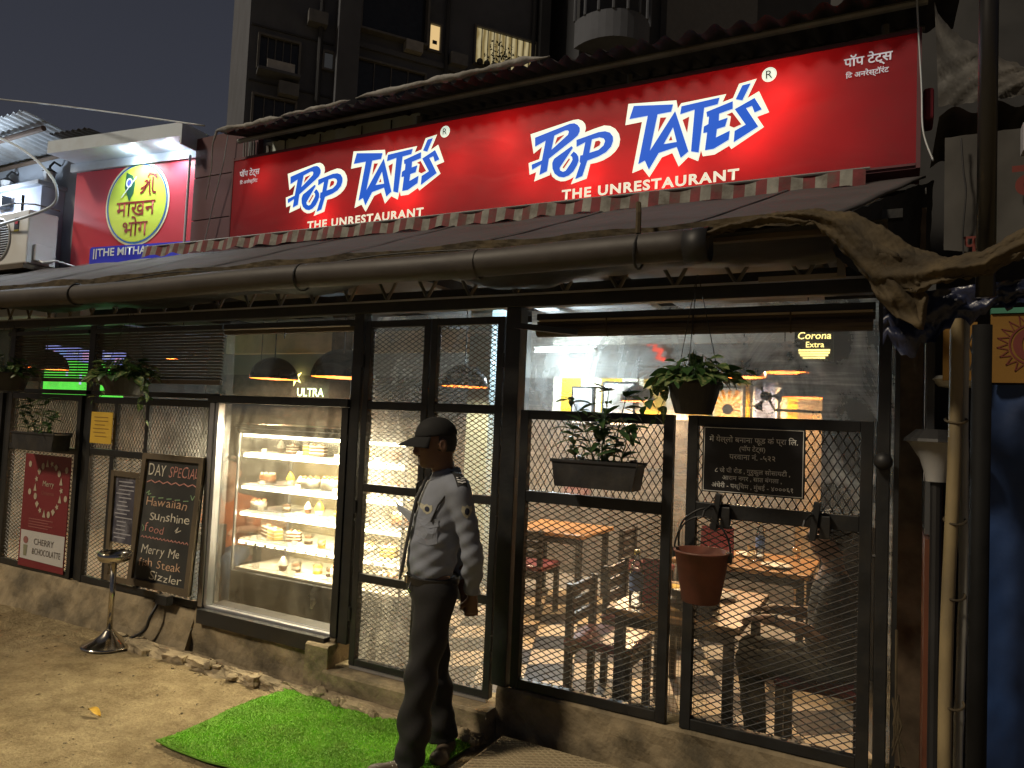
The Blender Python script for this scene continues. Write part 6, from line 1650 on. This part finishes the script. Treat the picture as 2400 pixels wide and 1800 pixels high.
# ---- wall decor
def framed(label, x0, x1, z0, z1, mat, y=BW - .02):
    t = thing('framed_poster', label, 'poster', ((x0 + x1) / 2, y, z0), 'framed posters on the striped wall')
    MB().box(x0 - .025, x1 + .025, y - .012, y + .015, z0 - .025, z1 + .025).build('frame', M['black'], t, bevel=.003); MB().box(x0, x1, y - .016, y - .0125, z0, z1).build('mount', m_pl, t)
    MB().box(x0 + .02, x1 - .02, y - .019, y - .0165, z0 + .02, z1 - .02).build('print', mat, t)
    return t
def rays_mat():
    m, N, L, b = newmat('orange ray print')
    tc = N.new('ShaderNodeTexCoord'); mp = N.new('ShaderNodeMapping'); mp.inputs['Location'].default_value = (1.58, 0, -1.93); L.new(tc.outputs['Object'], mp.inputs[0])
    sp = N.new('ShaderNodeSeparateXYZ'); L.new(mp.outputs[0], sp.inputs[0]); at2 = N.new('ShaderNodeMath'); at2.operation = 'ARCTAN2'; L.new(sp.outputs['Z'], at2.inputs[0]); L.new(sp.outputs['X'], at2.inputs[1])
    mu = N.new('ShaderNodeMath'); mu.operation = 'MULTIPLY'; mu.inputs[1].default_value = 16; L.new(at2.outputs[0], mu.inputs[0]); si = N.new('ShaderNodeMath'); si.operation = 'SINE'; L.new(mu.outputs[0], si.inputs[0])
    gt = N.new('ShaderNodeMath'); gt.operation = 'GREATER_THAN'; gt.inputs[1].default_value = 0; L.new(si.outputs[0], gt.inputs[0])
    mx = N.new('ShaderNodeMix'); mx.data_type = 'RGBA'; mx.inputs[6].default_value = (.75, .30, .03, 1); mx.inputs[7].default_value = (.75, .62, .40, 1); L.new(gt.outputs[0], mx.inputs[0]); L.new(mx.outputs[2], b.inputs['Base Color']); b.inputs['Roughness'].default_value = .5
    return m
p2 = framed('framed orange sunburst poster on the striped wall', -1.73, -1.43, 1.72, 2.15, rays_mat())
MB().lathe([(0, 0), (.055, 0)], (0, 0, 0), 20).build('dark_shape', M['black'], p2).matrix_local = Matrix.Translation((0, -.022, .21)) @ Matrix.Rotation(PI / 2, 4, 'X')
framed('framed pale print at the left of the striped wall', -2.95, -2.61, 1.72, 2.18, pm('pale abstract print', (.5, .46, .40), .5, 0, .4, 12))
framed('framed blue and white print behind the wall fan', -1.33, -1.09, 1.72, 2.23, pm('blue print abstract', (.20, .24, .40), .5, 0, .8, 14))
framed('framed grey print half hidden by the plastic reflections', -3.33, -3.10, 1.72, 2.12, pm('grey abstract print', (.3, .3, .3), .5, 0, .5, 12))
fan = thing('wall_fan', 'black caged wall fan in front of the framed prints', 'fan', (-.9, 2.2, 1.95))
fc = Vector((-.90, 2.2, 1.98))
for k in range(6):
    R_ = .03 + k * .021
    ring = [fc + Vector((R_ * math.cos(t), -.05 * (1 - (R_ / .14) ** 2), R_ * math.sin(t))) for t in [2 * PI * i / 24 for i in range(25)]]
    mb = MB(); mb.tube(ring, .002, 4); mb.build('cage_ring', M['black'], fan)
for k in range(3):
    a_ = 2 * PI * k / 3
    mb = MB(); mb.grid(lambda u, v, a_=a_: tuple(fc + Vector(((.02 + .10 * u) * math.cos(a_ + .5 * (v - .5) * (.4 + u)), .01 + .02 * (v - .5), (.02 + .10 * u) * math.sin(a_ + .5 * (v - .5) * (.4 + u))))), 5, 4); mb.build('blade', M['black'], fan)
MB().tube([fc + Vector((0, -.02, 0)), fc + Vector((0, .10, 0))], .035, 12).build('motor', M['black'], fan)
MB().tube([fc + Vector((0, .09, 0)), fc + Vector((.05, .12, -.1)), fc + Vector((.90, .12, -.12))], .012, 6).build('arm', M['black'], fan)

# neon signs
nb = thing('beer_neon', 'yellow neon beer sign with striped half disc at the upper right', 'neon sign', (-.55, 2.0, 2.3))
m_ny = em('yellow neon', (1.0, .80, .25), 2.6); nf = lambda a_, b_: Vector((a_, 2.0, b_))
text('lettering', 'Corona', nf, m_ny, nb, width=.22, x=-.655, z=2.385, offset=.008, shear=.15); text('lettering', 'Extra', nf, m_ny, nb, width=.12, x=-.60, z=2.325, offset=.006)
for k in range(4): 
    z = 2.31 - k * .018; hw = .105 * math.sqrt(max(.05, 1 - (k / 4.2) ** 2)); MB().box(-.545 - hw, -.545 + hw, 1.995, 2.003, z - .013, z).build('stripe', m_ny, nb)
MB().box(-.68, -.42, 2.02, 2.03, 2.22, 2.46).build('back_plate', pm('smoked plate', (.03, .03, .03), .3), nb)
nc = thing('orange_neon', 'small orange neon word above the black plate', 'neon sign', (-.55, 2.5, 1.83))
text('lettering', 'CHIMICHURRI', lambda a_, b_: Vector((a_, 2.5, b_)), em('orange neon', (1, .35, .08), 2.2), nc, width=.25, x=-.68, z=1.825, offset=.008)
nu = thing('green_neon', 'green yellow neon word behind the pastry window', 'neon sign', (-7.3, 4.1, 2))
text('lettering', 'ULTRA', lambda a_, b_: Vector((a_, 4.12, b_)), em('green neon', (.75, 1.0, .45), 4), nu, width=.50, x=-7.58, z=1.94, offset=.015)
flat('spark', [[(-7.62 + .13 * (1 if k % 2 else .35) * math.cos(k * PI / 5), 2.2 + .13 * (1 if k % 2 else .35) * math.sin(k * PI / 5)) for k in range(10)]], lambda a_, b_: Vector((a_, 4.12, b_)), em('yellow neon spark', (1, .85, .25), 5), nu)
nr_ = thing('red_neon', 'small red neon scribble high on the dark wall', 'neon sign', (-2.35, 4.1, 2.5))
strokes('tubes', [[(-2.45, 2.62), (-2.36, 2.66), (-2.38, 2.56), (-2.30, 2.55), (-2.34, 2.47), (-2.27, 2.45)]], lambda a_, b_: Vector((a_, 4.15, b_)), .045, em('red neon', (1, .08, .04), 1.6), nr_)
tl = thing('tube_light', 'white tube lamp glowing beside the pale blue column', 'lamp', (-3.3, 3.7, 2.6))
MB().tube([(-3.62, 3.75, 2.52), (-2.95, 3.75, 2.52)], .018, 10).build('tube', em('cool tube', (.75, .93, 1.0), 9), tl)
MB().box(-3.66, -2.91, 3.77, 3.81, 2.50, 2.56).build('batten', m_pl, tl)
point('tube_glow', (-3.3, 3.62, 2.46), 150, (.75, .92, 1.0), .1, tl)

# TV with a football match
tv = thing('tv_screen', 'TV showing a green football pitch behind the left blind', 'TV', (-9.5, 2.25, 1.8))
MB().box(-9.59, -9.55, 1.70, 2.84, 1.74, 2.46).build('casing', M['black'], tv, bevel=.008)
def tvf(y0, y1, z0, z1, off=.0): return MB().poly([(-9.546 + off, y0, z0), (-9.546 + off, y1, z0), (-9.546 + off, y1, z1), (-9.546 + off, y0, z1)])
tvf(1.73, 2.81, 1.77, 2.25).build('pitch', em('tv pitch', (.12, .85, .08), 1.1), tv); tvf(1.73, 2.81, 2.252, 2.43).build('stands', em('tv stands', (.35, .40, .95), 1.0), tv)
for y, z in ((2.0, 2.05), (2.18, 1.95), (2.45, 2.1), (2.35, 1.86)): tvf(y, y + .03, z, z + .13, .002).build('player', em('tv player', (.55, .65, 1), 1.2), tv)
for k in range(7): tvf(1.75 + k * .15, 1.84 + k * .15, 2.29 + .03 * (k % 3), 2.36 + .02 * (k % 2), .002).build('crowd', em('tv crowd', ((.9, .5, .9), (.3, .5, 1), (.9, .9, 1))[k % 3], 1.0), tv)
point('tv_glow', (-9.3, 2.2, 2.1), 6, (.4, 1.0, .45), .3, tv)

# ================================================================== PEOPLE
m_skin = pm('brown skin', (.13, .065, .04), .55, 0, .12, 20, .05, 120)
m_hair = pm('black hair', (.012, .010, .009), .6)
def xform(mb, Mx): mb.v = [tuple(Mx @ Vector(v)) for v in mb.v]; return mb
def fold(P, amp, s1, s2):
    return amp * (np.sin(P[..., 2] * s1 + P[..., 0] * s2 + 2 * np.sin(P[..., 1] * 9)) * np.cos(P[..., 1] * s2 - P[..., 2] * s1 * .4) + .6 * np.sin(P[..., 2] * s1 * 1.9 - P[..., 0] * s2 * 1.6 + P[..., 1] * 31))
def hand_sdf(P, wrist, palm_dir, side_dir, curl_dir, L_=.10, curl=.8):
    """palm, four unequal bent fingers and a thumb off the palm's side"""
    w_ = Vector(wrist); d = Vector(palm_dir).normalized(); s = Vector(side_dir); s = (s - d * s.dot(d)).normalized(); c = Vector(curl_dir); c = (c - d * c.dot(d) - s * c.dot(s)).normalized()
    pe = w_ + d * .075
    v = sd_cap(P, w_, w_ + d * .02, .024, .026)
    for k in (-1.2, -.4, .4, 1.2):
        v = smin(v, sd_cap(P, w_ + d * .015 + s * k * .010, pe + s * k * .0165, .0155, .0125), .012)
    for k, ln in ((-1.5, .060), (-.5, .072), (.5, .076), (1.5, .068)):
        a_ = pe + s * k * .0175
        b_ = a_ + (d * math.cos(curl * .5) + c * math.sin(curl * .5)) * ln * .45
        e_ = b_ + (d * math.cos(curl * 1.3) + c * math.sin(curl * 1.3)) * ln * .33
        f_ = e_ + (d * math.cos(curl * 2.0) + c * math.sin(curl * 2.0)) * ln * .27
        for p, q, r0, r1 in ((a_, b_, .0100, .0092), (b_, e_, .0092, .0085), (e_, f_, .0085, .0075)): v = smin(v, sd_cap(P, p, q, r0, r1), .004)
    t0 = w_ + d * .022 + s * .024; t1 = t0 + d * .026 + s * .022 + c * .012; t2 = t1 + d * .03 + s * .004 + c * .014
    v = smin(v, sd_cap(P, t0, t1, .013, .0115), .010); v = smin(v, sd_cap(P, t1, t2, .0115, .009), .004)
    return v

# ---- security guard, standing in profile with his hands clasped behind his back
grd = thing('person', 'security guard in grey shirt and black cap, hands behind his back', 'person', (-2.03, -.50, 0))
GM = Matrix.Translation((-2.03, -.50, .008)) @ Matrix.Rotation(math.radians(47), 4, 'Z')
tilt = math.radians(-9); PV = np.array((.02, 0, 1.44), np.float32)
Rt = np.array(((math.cos(tilt), 0, math.sin(tilt)), (0, 1, 0), (-math.sin(tilt), 0, math.cos(tilt))), np.float32)
def hp(P): return (P - PV) @ Rt + PV            # into the bowed head's own frame
def hw(v): return Vector(tuple(Rt @ (np.array(v, np.float32) - PV) + PV))
def head_sdf(P0_):
    P = hp(P0_)
    v = sd_ell(P, (.005, 0, 1.588), (.096, .072, .100))
    v = smin(v, sd_ell(P, (-.035, 0, 1.520), (.060, .056, .062)), .04)
    v = smin(v, sd_ell(P, (-.066, 0, 1.482), (.026, .030, .022)), .02)
    v = smin(v, sd_cap(P, (-.090, 0, 1.585), (-.108, 0, 1.545), .010, .014), .012)
    v = smin(v, sd_ell(P, (-.098, 0, 1.541), (.016, .019, .010)), .008)
    v = smin(v, sd_cap(P, (-.083, -.03, 1.605), (-.083, .03, 1.605), .012), .015)
    v = smin(v, sd_ell(P, (-.086, 0, 1.516), (.012, .022, .006)), .006); v = smin(v, sd_ell(P, (-.084, 0, 1.504), (.011, .020, .006)), .005)
    for s in (-1, 1):
        v = np.maximum(v, -sd_ell(P, (-.098, s * .032, 1.588), (.016, .016, .010)))
        v = smin(v, sd_ell(P, (-.080, s * .032, 1.587), (.012, .013, .012)), .003)
        v = smin(v, sd_ell(P, (-.062, s * .042, 1.556), (.024, .02, .016)), .015)
        ear = np.maximum(sd_ell(P, (.018, s * .078, 1.565), (.020, .010, .034)), -sd_ell(P, (.014, s * .088, 1.568), (.010, .007, .020)))
        v = smin(v, ear, .006)
    return smin(v, sd_cap(P, (.035, 0, 1.36), (.022, 0, 1.50), .056, .052), .03)
lw, rw = (.185, -.065, .815), (.165, .06, .86)
def skin_sdf(P):
    v = head_sdf(P)
    v = np.minimum(v, hand_sdf(P, lw, (.10, .35, -1), (-1, .2, 0), (-.2, 1, .3), curl=.75))
    v = np.minimum(v, sd_cap(P, (.182, -.08, .86), lw, .028, .025))
    v = np.minimum(v, hand_sdf(P, rw, (.15, -.55, -.8), (.9, .3, .2), (.1, -.4, -.9), curl=.7))
    return np.minimum(v, sd_cap(P, (.165, .09, .92), rw, .028, .025))
# the body under the clothes keeps head and hands in one mesh through neck, arms and trunk
def body_sdf(P):
    v = skin_sdf(P)
    v = smin(v, sd_cap(P, (.04, 0, 1.36), (.0, 0, .95), .085, .085), .03)
    for s, e_, w_ in ((-1, (.15, -.205, 1.04), (.182, -.08, .86)), (1, (.15, .205, 1.05), (.165, .09, .92))):
        v = smin(v, sd_cap(P, (.055, s * .165, 1.345), e_, .042, .036), .02); v = smin(v, sd_cap(P, e_, w_, .036, .028), .01)
        v = smin(v, sd_cap(P, (.05, s * .165, 1.345), (.04, 0, 1.33), .045), .02)
    for hx, kx, ax in ((-1, (-.05, -.088, .48), (-.10, -.09, .09)), (1, (.03, .088, .48), (.115, .09, .09))):
        v = smin(v, sd_cap(P, (0, hx * .08, .90), kx, .07, .05), .03); v = smin(v, sd_cap(P, kx, ax, .05, .036), .01)
    return v
xform(sdf_mesh(body_sdf, (-.20, -.28, .04), (.30, .28, 1.74), .0085), GM).build('body', m_skin, grd, smooth=True)
xform(sdf_mesh(head_sdf, (-.15, -.11, 1.40), (.14, .11, 1.73), .005), GM).build('head', m_skin, grd, smooth=True)
for s in (-1, 1):
    e_ = MB(); e_.ball(tuple(hw((-.088, s * .032, 1.586))), (.0085, .012, .008), 10, 6); xform(e_, GM).build('eye', pm('eye white', (.35, .32, .28), .2), grd, smooth=True)
    e_ = MB(); e_.ball(tuple(hw((-.0945, s * .033, 1.586))), (.003, .005, .005), 8, 5); xform(e_, GM).build('pupil', m_hair, grd, smooth=True)
    b_ = MB(); b_.tube([hw((-.094, s * .016, 1.606)), hw((-.096, s * .032, 1.611)), hw((-.086, s * .05, 1.606))], .0035, 5); xform(b_, GM).build('eyebrow', m_hair, grd)
b_ = MB(); b_.tube([hw((-.090, -.026, 1.524)), hw((-.1035, 0, 1.529)), hw((-.090, .026, 1.524))], .0045, 6); xform(b_, GM).build('moustache', m_hair, grd)
def hair_sdf(P0_):
    P = hp(P0_); v = sd_ell(P, (.010, 0, 1.586), (.099, .077, .103))
    v = np.maximum(v, .0 - (P[..., 0] - .0) + (P[..., 2] - 1.60) * .2 - .0)          # behind the temples only
    return np.maximum(v, 1.515 + .25 * (.09 - P[..., 0]) - P[..., 2])
xform(sdf_mesh(hair_sdf, (-.05, -.11, 1.48), (.15, .11, 1.73), .006), GM).build('hair', m_hair, grd, smooth=True)
m_shirt = pm('grey uniform cotton', (.20, .22, .265), .85, 0, .10, 9, .12, 160)
def shirt_sdf(P):
    v = sd_ell(P, (.028, 0, 1.235), (.116, .168, .19))
    v = smin(v, sd_ell(P, (-.015, 0, 1.03), (.118, .156, .20)), .08)
    v = smin(v, sd_cap(P, (.062, -.135, 1.36), (.062, .135, 1.36), .066), .06)
    v = smin(v, sd_cap(P, (.050, 0, 1.38), (.038, 0, 1.435), .075, .062), .03)
    for s, e_, w_ in ((-1, (.140, -.205, 1.045), (.180, -.075, .835)), (1, (.140, .205, 1.05), (.160, .08, .885))):
        v = smin(v, sd_cap(P, (.066, s * .180, 1.345), e_, .057, .049), .022)
        v = smin(v, sd_cap(P, e_, w_, .050, .037), .018)
    v = v + fold(P, .0034, 46, 30) * np.clip((1.33 - P[..., 2]) * 8, .3, 1.4)
    v = v - .008 * np.exp(-((P[..., 2] - .955) / .035) ** 2)      # blousing over the belt
    hem = .905 - P[..., 2]
    arm = P[..., 0] > .125
    v = np.where(arm & (P[..., 2] < 1.1), v, np.maximum(v, hem))
    neck = sd_cap(P, (.04, 0, 1.40), (.0, 0, 1.62), .060, .064)
    v = np.maximum(v, -neck)
    return np.maximum(v, .838 - P[..., 2])
shirt = xform(sdf_mesh(shirt_sdf, (-.19, -.31, .82), (.30, .31, 1.49), .0075), GM).build('shirt', m_shirt, grd, smooth=True)
m_trs = pm('charcoal trousers', (.012, .0115, .012), .85, 0, .2, 10, .1, 160)
def trs_sdf(P):
    v = sd_ell(P, (-.005, 0, .875), (.125, .155, .12))
    for hx, k, a_ in ((-.08, (-.055, -.092, .48), (-.098, -.092, .06)), (.08, (.04, .092, .48), (.115, .092, .08))):
        v = smin(v, sd_cap(P, (.0, hx, .84), k, .098, .076), .035); v = smin(v, sd_cap(P, k, a_, .076, .074), .03)
    v = v + fold(P, .0055, 19, 16) * np.clip((.95 - P[..., 2]) * 3, .3, 1.6) + .005 * np.sin(P[..., 2] * 62 + P[..., 0] * 20) * np.exp(-((P[..., 2] - .12) / .09) ** 2)
    v = np.maximum(v, P[..., 2] - .925)
    return np.maximum(v, .055 + .25 * np.clip(P[..., 0] - .02, 0, .2) - P[..., 2])
xform(sdf_mesh(trs_sdf, (-.24, -.24, .03), (.25, .24, .95), .0085), GM).build('trousers', m_trs, grd, smooth=True)
bl_ = MB(); n = 40
for z in (.888, .922):
    for k in range(n): a_ = 2 * PI * k / n; bl_.v.append((-.005 + .131 * math.cos(a_), .161 * math.sin(a_), z))
bl_.f = [(k, (k + 1) % n, n + (k + 1) % n, n + k) for k in range(n)]
xform(bl_, GM).build('belt', pm('black belt leather', (.012, .011, .010), .3), grd, smooth=True)
MB_ = MB().box(-.142, -.132, -.022, .022, .888, .924); xform(MB_, GM).build('belt_buckle', M['steel'], grd, bevel=.003)
kk = MB(); kk.tube([(-.125, -.06, .90), (-.135, -.065, .87), (-.125, -.06, .855)], .004, 6); xform(kk, GM).build('key_ring', M['steel'], grd)
def shoe(heel, toe, ank):
    f = lambda P: np.maximum(smin(smin(sd_cap(P, heel, toe, .040, .034), sd_ell(P, toe, (.05, .046, .034)), .02), sd_cap(P, heel, ank, .040, .042), .03), .004 - P[..., 2])
    lo = [min(heel[i], toe[i], ank[i]) - .08 for i in range(3)]; hi = [max(heel[i], toe[i], ank[i]) + .08 for i in range(3)]; lo[2] = -.01
    return sdf_mesh(f, lo, hi, .0075)
m_shoe = pm('scuffed brown shoe', (.11, .085, .06), .5, 0, .3, 20); m_shoe2 = pm('dark shoe', (.035, .03, .027), .35)
xform(shoe((-.09, -.09, .042), (-.255, -.10, .034), (-.085, -.09, .10)), GM).build('shoe', m_shoe, grd, smooth=True)
xform(shoe((.13, .09, .045), (.065, -.03, .036), (.12, .09, .11)), GM).build('shoe', m_shoe, grd, smooth=True)
for k in range(4):
    b_ = MB(); x = -.14 - k * .02; b_.tube([(x, -.12, .070 - k * .003), (x - .008, -.095, .083 - k * .005), (x, -.07, .070 - k * .003)], .003, 5); xform(b_, GM).build('shoe_lace', m_pl, grd)
# cap
m_capc = pm('black cap cloth', (.008, .008, .008), .85, 0, .2, 20, .15, 200)
def cap_sdf(P0_):
    P = hp(P0_); v = sd_ell(P, (.005, 0, 1.612), (.108, .087, .096)); v = np.maximum(v, -sd_ell(P, (.005, 0, 1.596), (.099, .078, .090)))
    return np.maximum(v, 1.612 - .06 * P[..., 0] - P[..., 2])
cap = xform(sdf_mesh(cap_sdf, (-.15, -.13, 1.56), (.16, .13, 1.77), .006), GM).build('cap', m_capc, grd, smooth=True)
br = MB()
def brf(u, v):
    a_ = (u - .5) * 2.3; r0 = .098; r1 = .098 + .088 * math.cos(a_ * .62)
    r_ = r0 + (r1 - r0) * v
    return tuple(hw((.005 - r_ * math.cos(a_) * 1.06, r_ * math.sin(a_) * .86, 1.622 - .03 * v - .030 * (a_ / 1.2) ** 2 * (.3 + .7 * v))))
br.grid(brf, 18, 8); o = xform(br, GM).build('cap_peak', m_capc, cap, smooth=True); o.modifiers.new('t', 'SOLIDIFY').thickness = .004
b_ = MB(); b_.ball(tuple(hw((.005, 0, 1.708))), .007, 8, 5); xform(b_, GM).build('cap_button', m_capc, cap)
def on_shirt(name, pts, mat, off, parent, target, sub=3, dirn=(0, 1, 0)):
    """a cloth patch laid onto the shirt"""
    mb = MB(); mb.poly(pts); me = mb.mesh(name, mat)
    bm = bmesh.new(); bm.from_mesh(me); bmesh.ops.triangulate(bm, faces=bm.faces); bmesh.ops.subdivide_edges(bm, edges=bm.edges, cuts=sub, use_grid_fill=True); bm.to_mesh(me); bm.free()
    P = np.array([v.co for v in me.vertices], np.float32); d = np.array(dirn, np.float32); d /= np.linalg.norm(d)
    t = np.zeros(len(P), np.float32)
    for _ in range(40): t += np.clip(shirt_sdf(P + t[:, None] * d) * .8, -.02, .02)
    Q = P + (t - off - .001)[:, None] * d
    for v, q in zip(me.vertices, Q): v.co = q
    me.transform(GM); return link(name, me, parent)
def shield(cx_, cz_, s, y): return [(cx_ + a_ * s, y, cz_ + b_ * s) for a_, b_ in ((-.9, 1.0), (-.35, .85), (0, 1.15), (.35, .85), (.9, 1.0), (1.0, .1), (.6, -.7), (0, -1.2), (-.6, -.7), (-1.0, .1))]
m_pa = pm('cream embroidered patch', (.42, .40, .30), .8, 0, .2, 60); m_pd = pm('navy embroidery', (.02, .025, .05), .8)
pa = on_shirt('sleeve_patch', shield(.088, 1.262, .027, -.30), m_pa, .0025, shirt, shirt); on_shirt('patch_emblem', [(.088 + .012 * math.cos(t), -.30, 1.262 + .017 * math.sin(t)) for t in [2 * PI * i / 14 for i in range(14)]], m_pd, .0045, shirt, shirt)
on_shirt('chest_patch', [(p[0], p[1], p[2]) for p in shield(-.072, 1.255, .021, -.20)], m_pa, .0025, shirt, shirt); on_shirt('patch_emblem', [(-.072 + .009 * math.cos(t), -.20, 1.255 + .013 * math.sin(t)) for t in [2 * PI * i / 14 for i in range(14)]], m_pd, .0045, shirt, shirt)
m_ep = pm('black epaulette', (.015, .015, .016), .7)
on_shirt('epaulette', [(.035, -.085, 1.47), (.09, -.085, 1.47), (.092, -.225, 1.45), (.04, -.225, 1.45)], m_ep, .004, shirt, shirt, 4, (0, 0, -1))
for k in range(3):
    y = -.175 - k * .015
    on_shirt('rank_chevron', [(.045, y, 1.47), (.065, y - .010, 1.47), (.086, y, 1.47), (.086, y - .006, 1.47), (.065, y - .016, 1.47), (.045, y - .006, 1.47)], pm('white braid', (.7, .7, .68), .7), .0065, shirt, shirt, 2, (0, 0, -1))
on_shirt('pocket', [(-.115, -.19, 1.205), (-.03, -.21, 1.205), (-.03, -.21, 1.10), (-.072, -.21, 1.085), (-.115, -.19, 1.10)], m_shirt, .003, shirt, shirt)
on_shirt('pocket_flap', [(-.118, -.19, 1.215), (-.027, -.21, 1.215), (-.027, -.21, 1.18), (-.072, -.21, 1.165), (-.118, -.19, 1.18)], m_shirt, .006, shirt, shirt)
co = MB(); co.grid(lambda u, v: (.035 + (.070 + .012 * v) * math.cos(.75 * PI * 1.25 * (2 * u - 1)), (.066 + .012 * v) * math.sin(.75 * PI * 1.25 * (2 * u - 1)), 1.452 - .042 * v - .028 * (2 * u - 1) ** 2), 28, 4)
o = xform(co, GM).build('collar', m_shirt, shirt, smooth=True); o.modifiers.new('t', 'SOLIDIFY').thickness = .003
ti = MB(); tp_ = [(-.055, 0, 1.405), (-.103, 0, 1.30), (-.125, 0, 1.18), (-.145, 0, 1.05), (-.158, 0, .95), (-.165, 0, .90)]
tw = [.016, .020, .026, .030, .034, .002]
for (x, y, z), w_ in zip(tp_, tw): ti.v += [(x - .004, y - w_, z), (x - .010, y, z), (x - .004, y + w_, z)]
for i in range(5):
    for k in range(2): a_ = i * 3 + k; ti.f.append((a_, a_ + 1, a_ + 4, a_ + 3))
o = xform(ti, GM).build('tie', pm('black tie', (.013, .013, .015), .6), grd, smooth=True); o.modifiers.new('t', 'SOLIDIFY').thickness = .004
ln = MB(); ln.tube([(.06, -.19, 1.42), (.02, -.175, 1.36), (-.03, -.15, 1.28), (-.06, -.14, 1.20)], .005, 6); xform(ln, GM).build('lanyard', m_ep, grd)

# ---- seated guests
def seated(label, loc, rz, m_top_, m_leg, arm_skin, knee_z=.50, h=.0105):
    t = thing('person', label, 'person', loc)
    Mx = Matrix.Translation(loc) @ Matrix.Rotation(rz, 4, 'Z')          # faces local -x
    def head(P):
        v = sd_ell(P, (-.02, 0, 1.18), (.095, .075, .115)); v = smin(v, sd_ell(P, (-.055, 0, 1.11), (.05, .05, .055)), .03)
        v = smin(v, sd_cap(P, (-.112, 0, 1.185), (-.128, 0, 1.15), .009, .013), .01)
        for s in (-1, 1): v = smin(v, sd_ell(P, (-.01, s * .077, 1.16), (.018, .010, .03)), .005); v = np.maximum(v, -sd_ell(P, (-.115, s * .03, 1.19), (.014, .014, .009)))
        v = smin(v, sd_ell(P, (-.105, 0, 1.115), (.010, .02, .006)), .006)
        return smin(v, sd_cap(P, (.01, 0, .95), (-.005, 0, 1.09), .055, .05), .025)
    arms = ((-1, (.0, -.19, .90), (-.06, -.22, .71), (-.30, -.16, .735)), (1, (.0, .19, .90), (-.06, .22, .71), (-.28, .10, .735)))
    def skin(P):
        v = head(P)
        for s, a_, e_, w_ in arms:
            v = smin(v, sd_cap(P, a_, e_, .043, .038), .02); v = smin(v, sd_cap(P, e_, w_, .037, .026), .01)
            v = smin(v, hand_sdf(P, w_, (-1, -s * .25, -.02), (0, -s, .1), (0, 0, -1), curl=.35), .008)
            v = smin(v, sd_cap(P, a_, (0, 0, .88), .045), .03)
        return smin(v, sd_cap(P, (0, 0, .92), (.02, 0, .60), .09, .10), .04)
    xform(sdf_mesh(skin, (-.50, -.30, .52), (.16, .30, 1.32), h), Mx).build('body', arm_skin, t, smooth=True)
    def top_(P):
        v = sd_ell(P, (.01, 0, .80), (.125, .175, .20)); v = smin(v, sd_ell(P, (.01, 0, .60), (.135, .17, .16)), .08); v = smin(v, sd_cap(P, (.01, -.14, .915), (.01, .14, .915), .062), .05)
        for s, a_, e_, w_ in arms: v = smin(v, sd_cap(P, a_, tuple(Vector(a_).lerp(Vector(e_), .75)), .064, .058), .02)
        v = v + fold(P, .003, 30, 22)
        return np.maximum(np.maximum(v, .46 - P[..., 2]), -sd_cap(P, (.0, 0, .96), (-.01, 0, 1.2), .056))
    xform(sdf_mesh(top_, (-.22, -.31, .44), (.2, .31, 1.02), h), Mx).build('shirt', m_top_, t, smooth=True)
    def legs(P):
        v = sd_ell(P, (.01, 0, .50), (.15, .17, .10))
        for s in (-1, 1): v = smin(v, sd_cap(P, (.0, s * .09, .49), (-.40, s * .12, knee_z), .088, .068), .04); v = smin(v, sd_cap(P, (-.40, s * .12, knee_z), (-.36, s * .12, .08), .066, .048), .02)
        return np.maximum(v + fold(P, .003, 20, 24), .05 - P[..., 2])
    xform(sdf_mesh(legs, (-.52, -.26, .03), (.20, .26, .66), h), Mx).build('trousers', m_leg, t, smooth=True)
    for s in (-1, 1): xform(shoe((-.36, s * .12, .042), (-.50, s * .13, .034), (-.36, s * .12, .09)), Mx).build('shoe', m_shoe2, t, smooth=True)
    hr_ = sdf_mesh(lambda P: np.maximum(sd_ell(P, (-.008, 0, 1.195), (.106, .086, .118)), np.maximum(-(P[..., 0] + .055) + (1.25 - P[..., 2]) * .6, 1.10 - P[..., 2] - P[..., 0] * .5)), (-.13, -.1, 1.05), (.13, .1, 1.34), .009)
    xform(hr_, Mx).build('hair', m_hair, t, smooth=True)
    return t
sp1 = seated('person in a dark grey top seated at the right table, forearm resting', (-.30, .66, .0), .12, pm('dark grey knit', (.045, .043, .04), .95, 0, .2, 30), pm('dark olive trousers', (.03, .035, .025), .85, 0, .2), pm('brown skin seated', (.24, .12, .07), .55, 0, .1))
wr = MB(); wr.tube([Matrix.Translation((-.30, .66, 0)) @ Matrix.Rotation(.12, 4, 'Z') @ Vector((-.27, -.16 + .030 * math.cos(t), .735 + .030 * math.sin(t))) for t in [2 * PI * i / 16 for i in range(17)]], .006, 6); wr.build('wrist_watch', M['black'], sp1)
seated('person in an orange shirt seated left of the pastry case', (-5.02, .82, .0), 2.2, pm('orange cotton', (.42, .11, .03), .9, 0, .15, 12), pm('blue jeans', (.05, .08, .14), .9), pm('brown skin guest', (.30, .15, .09), .55))
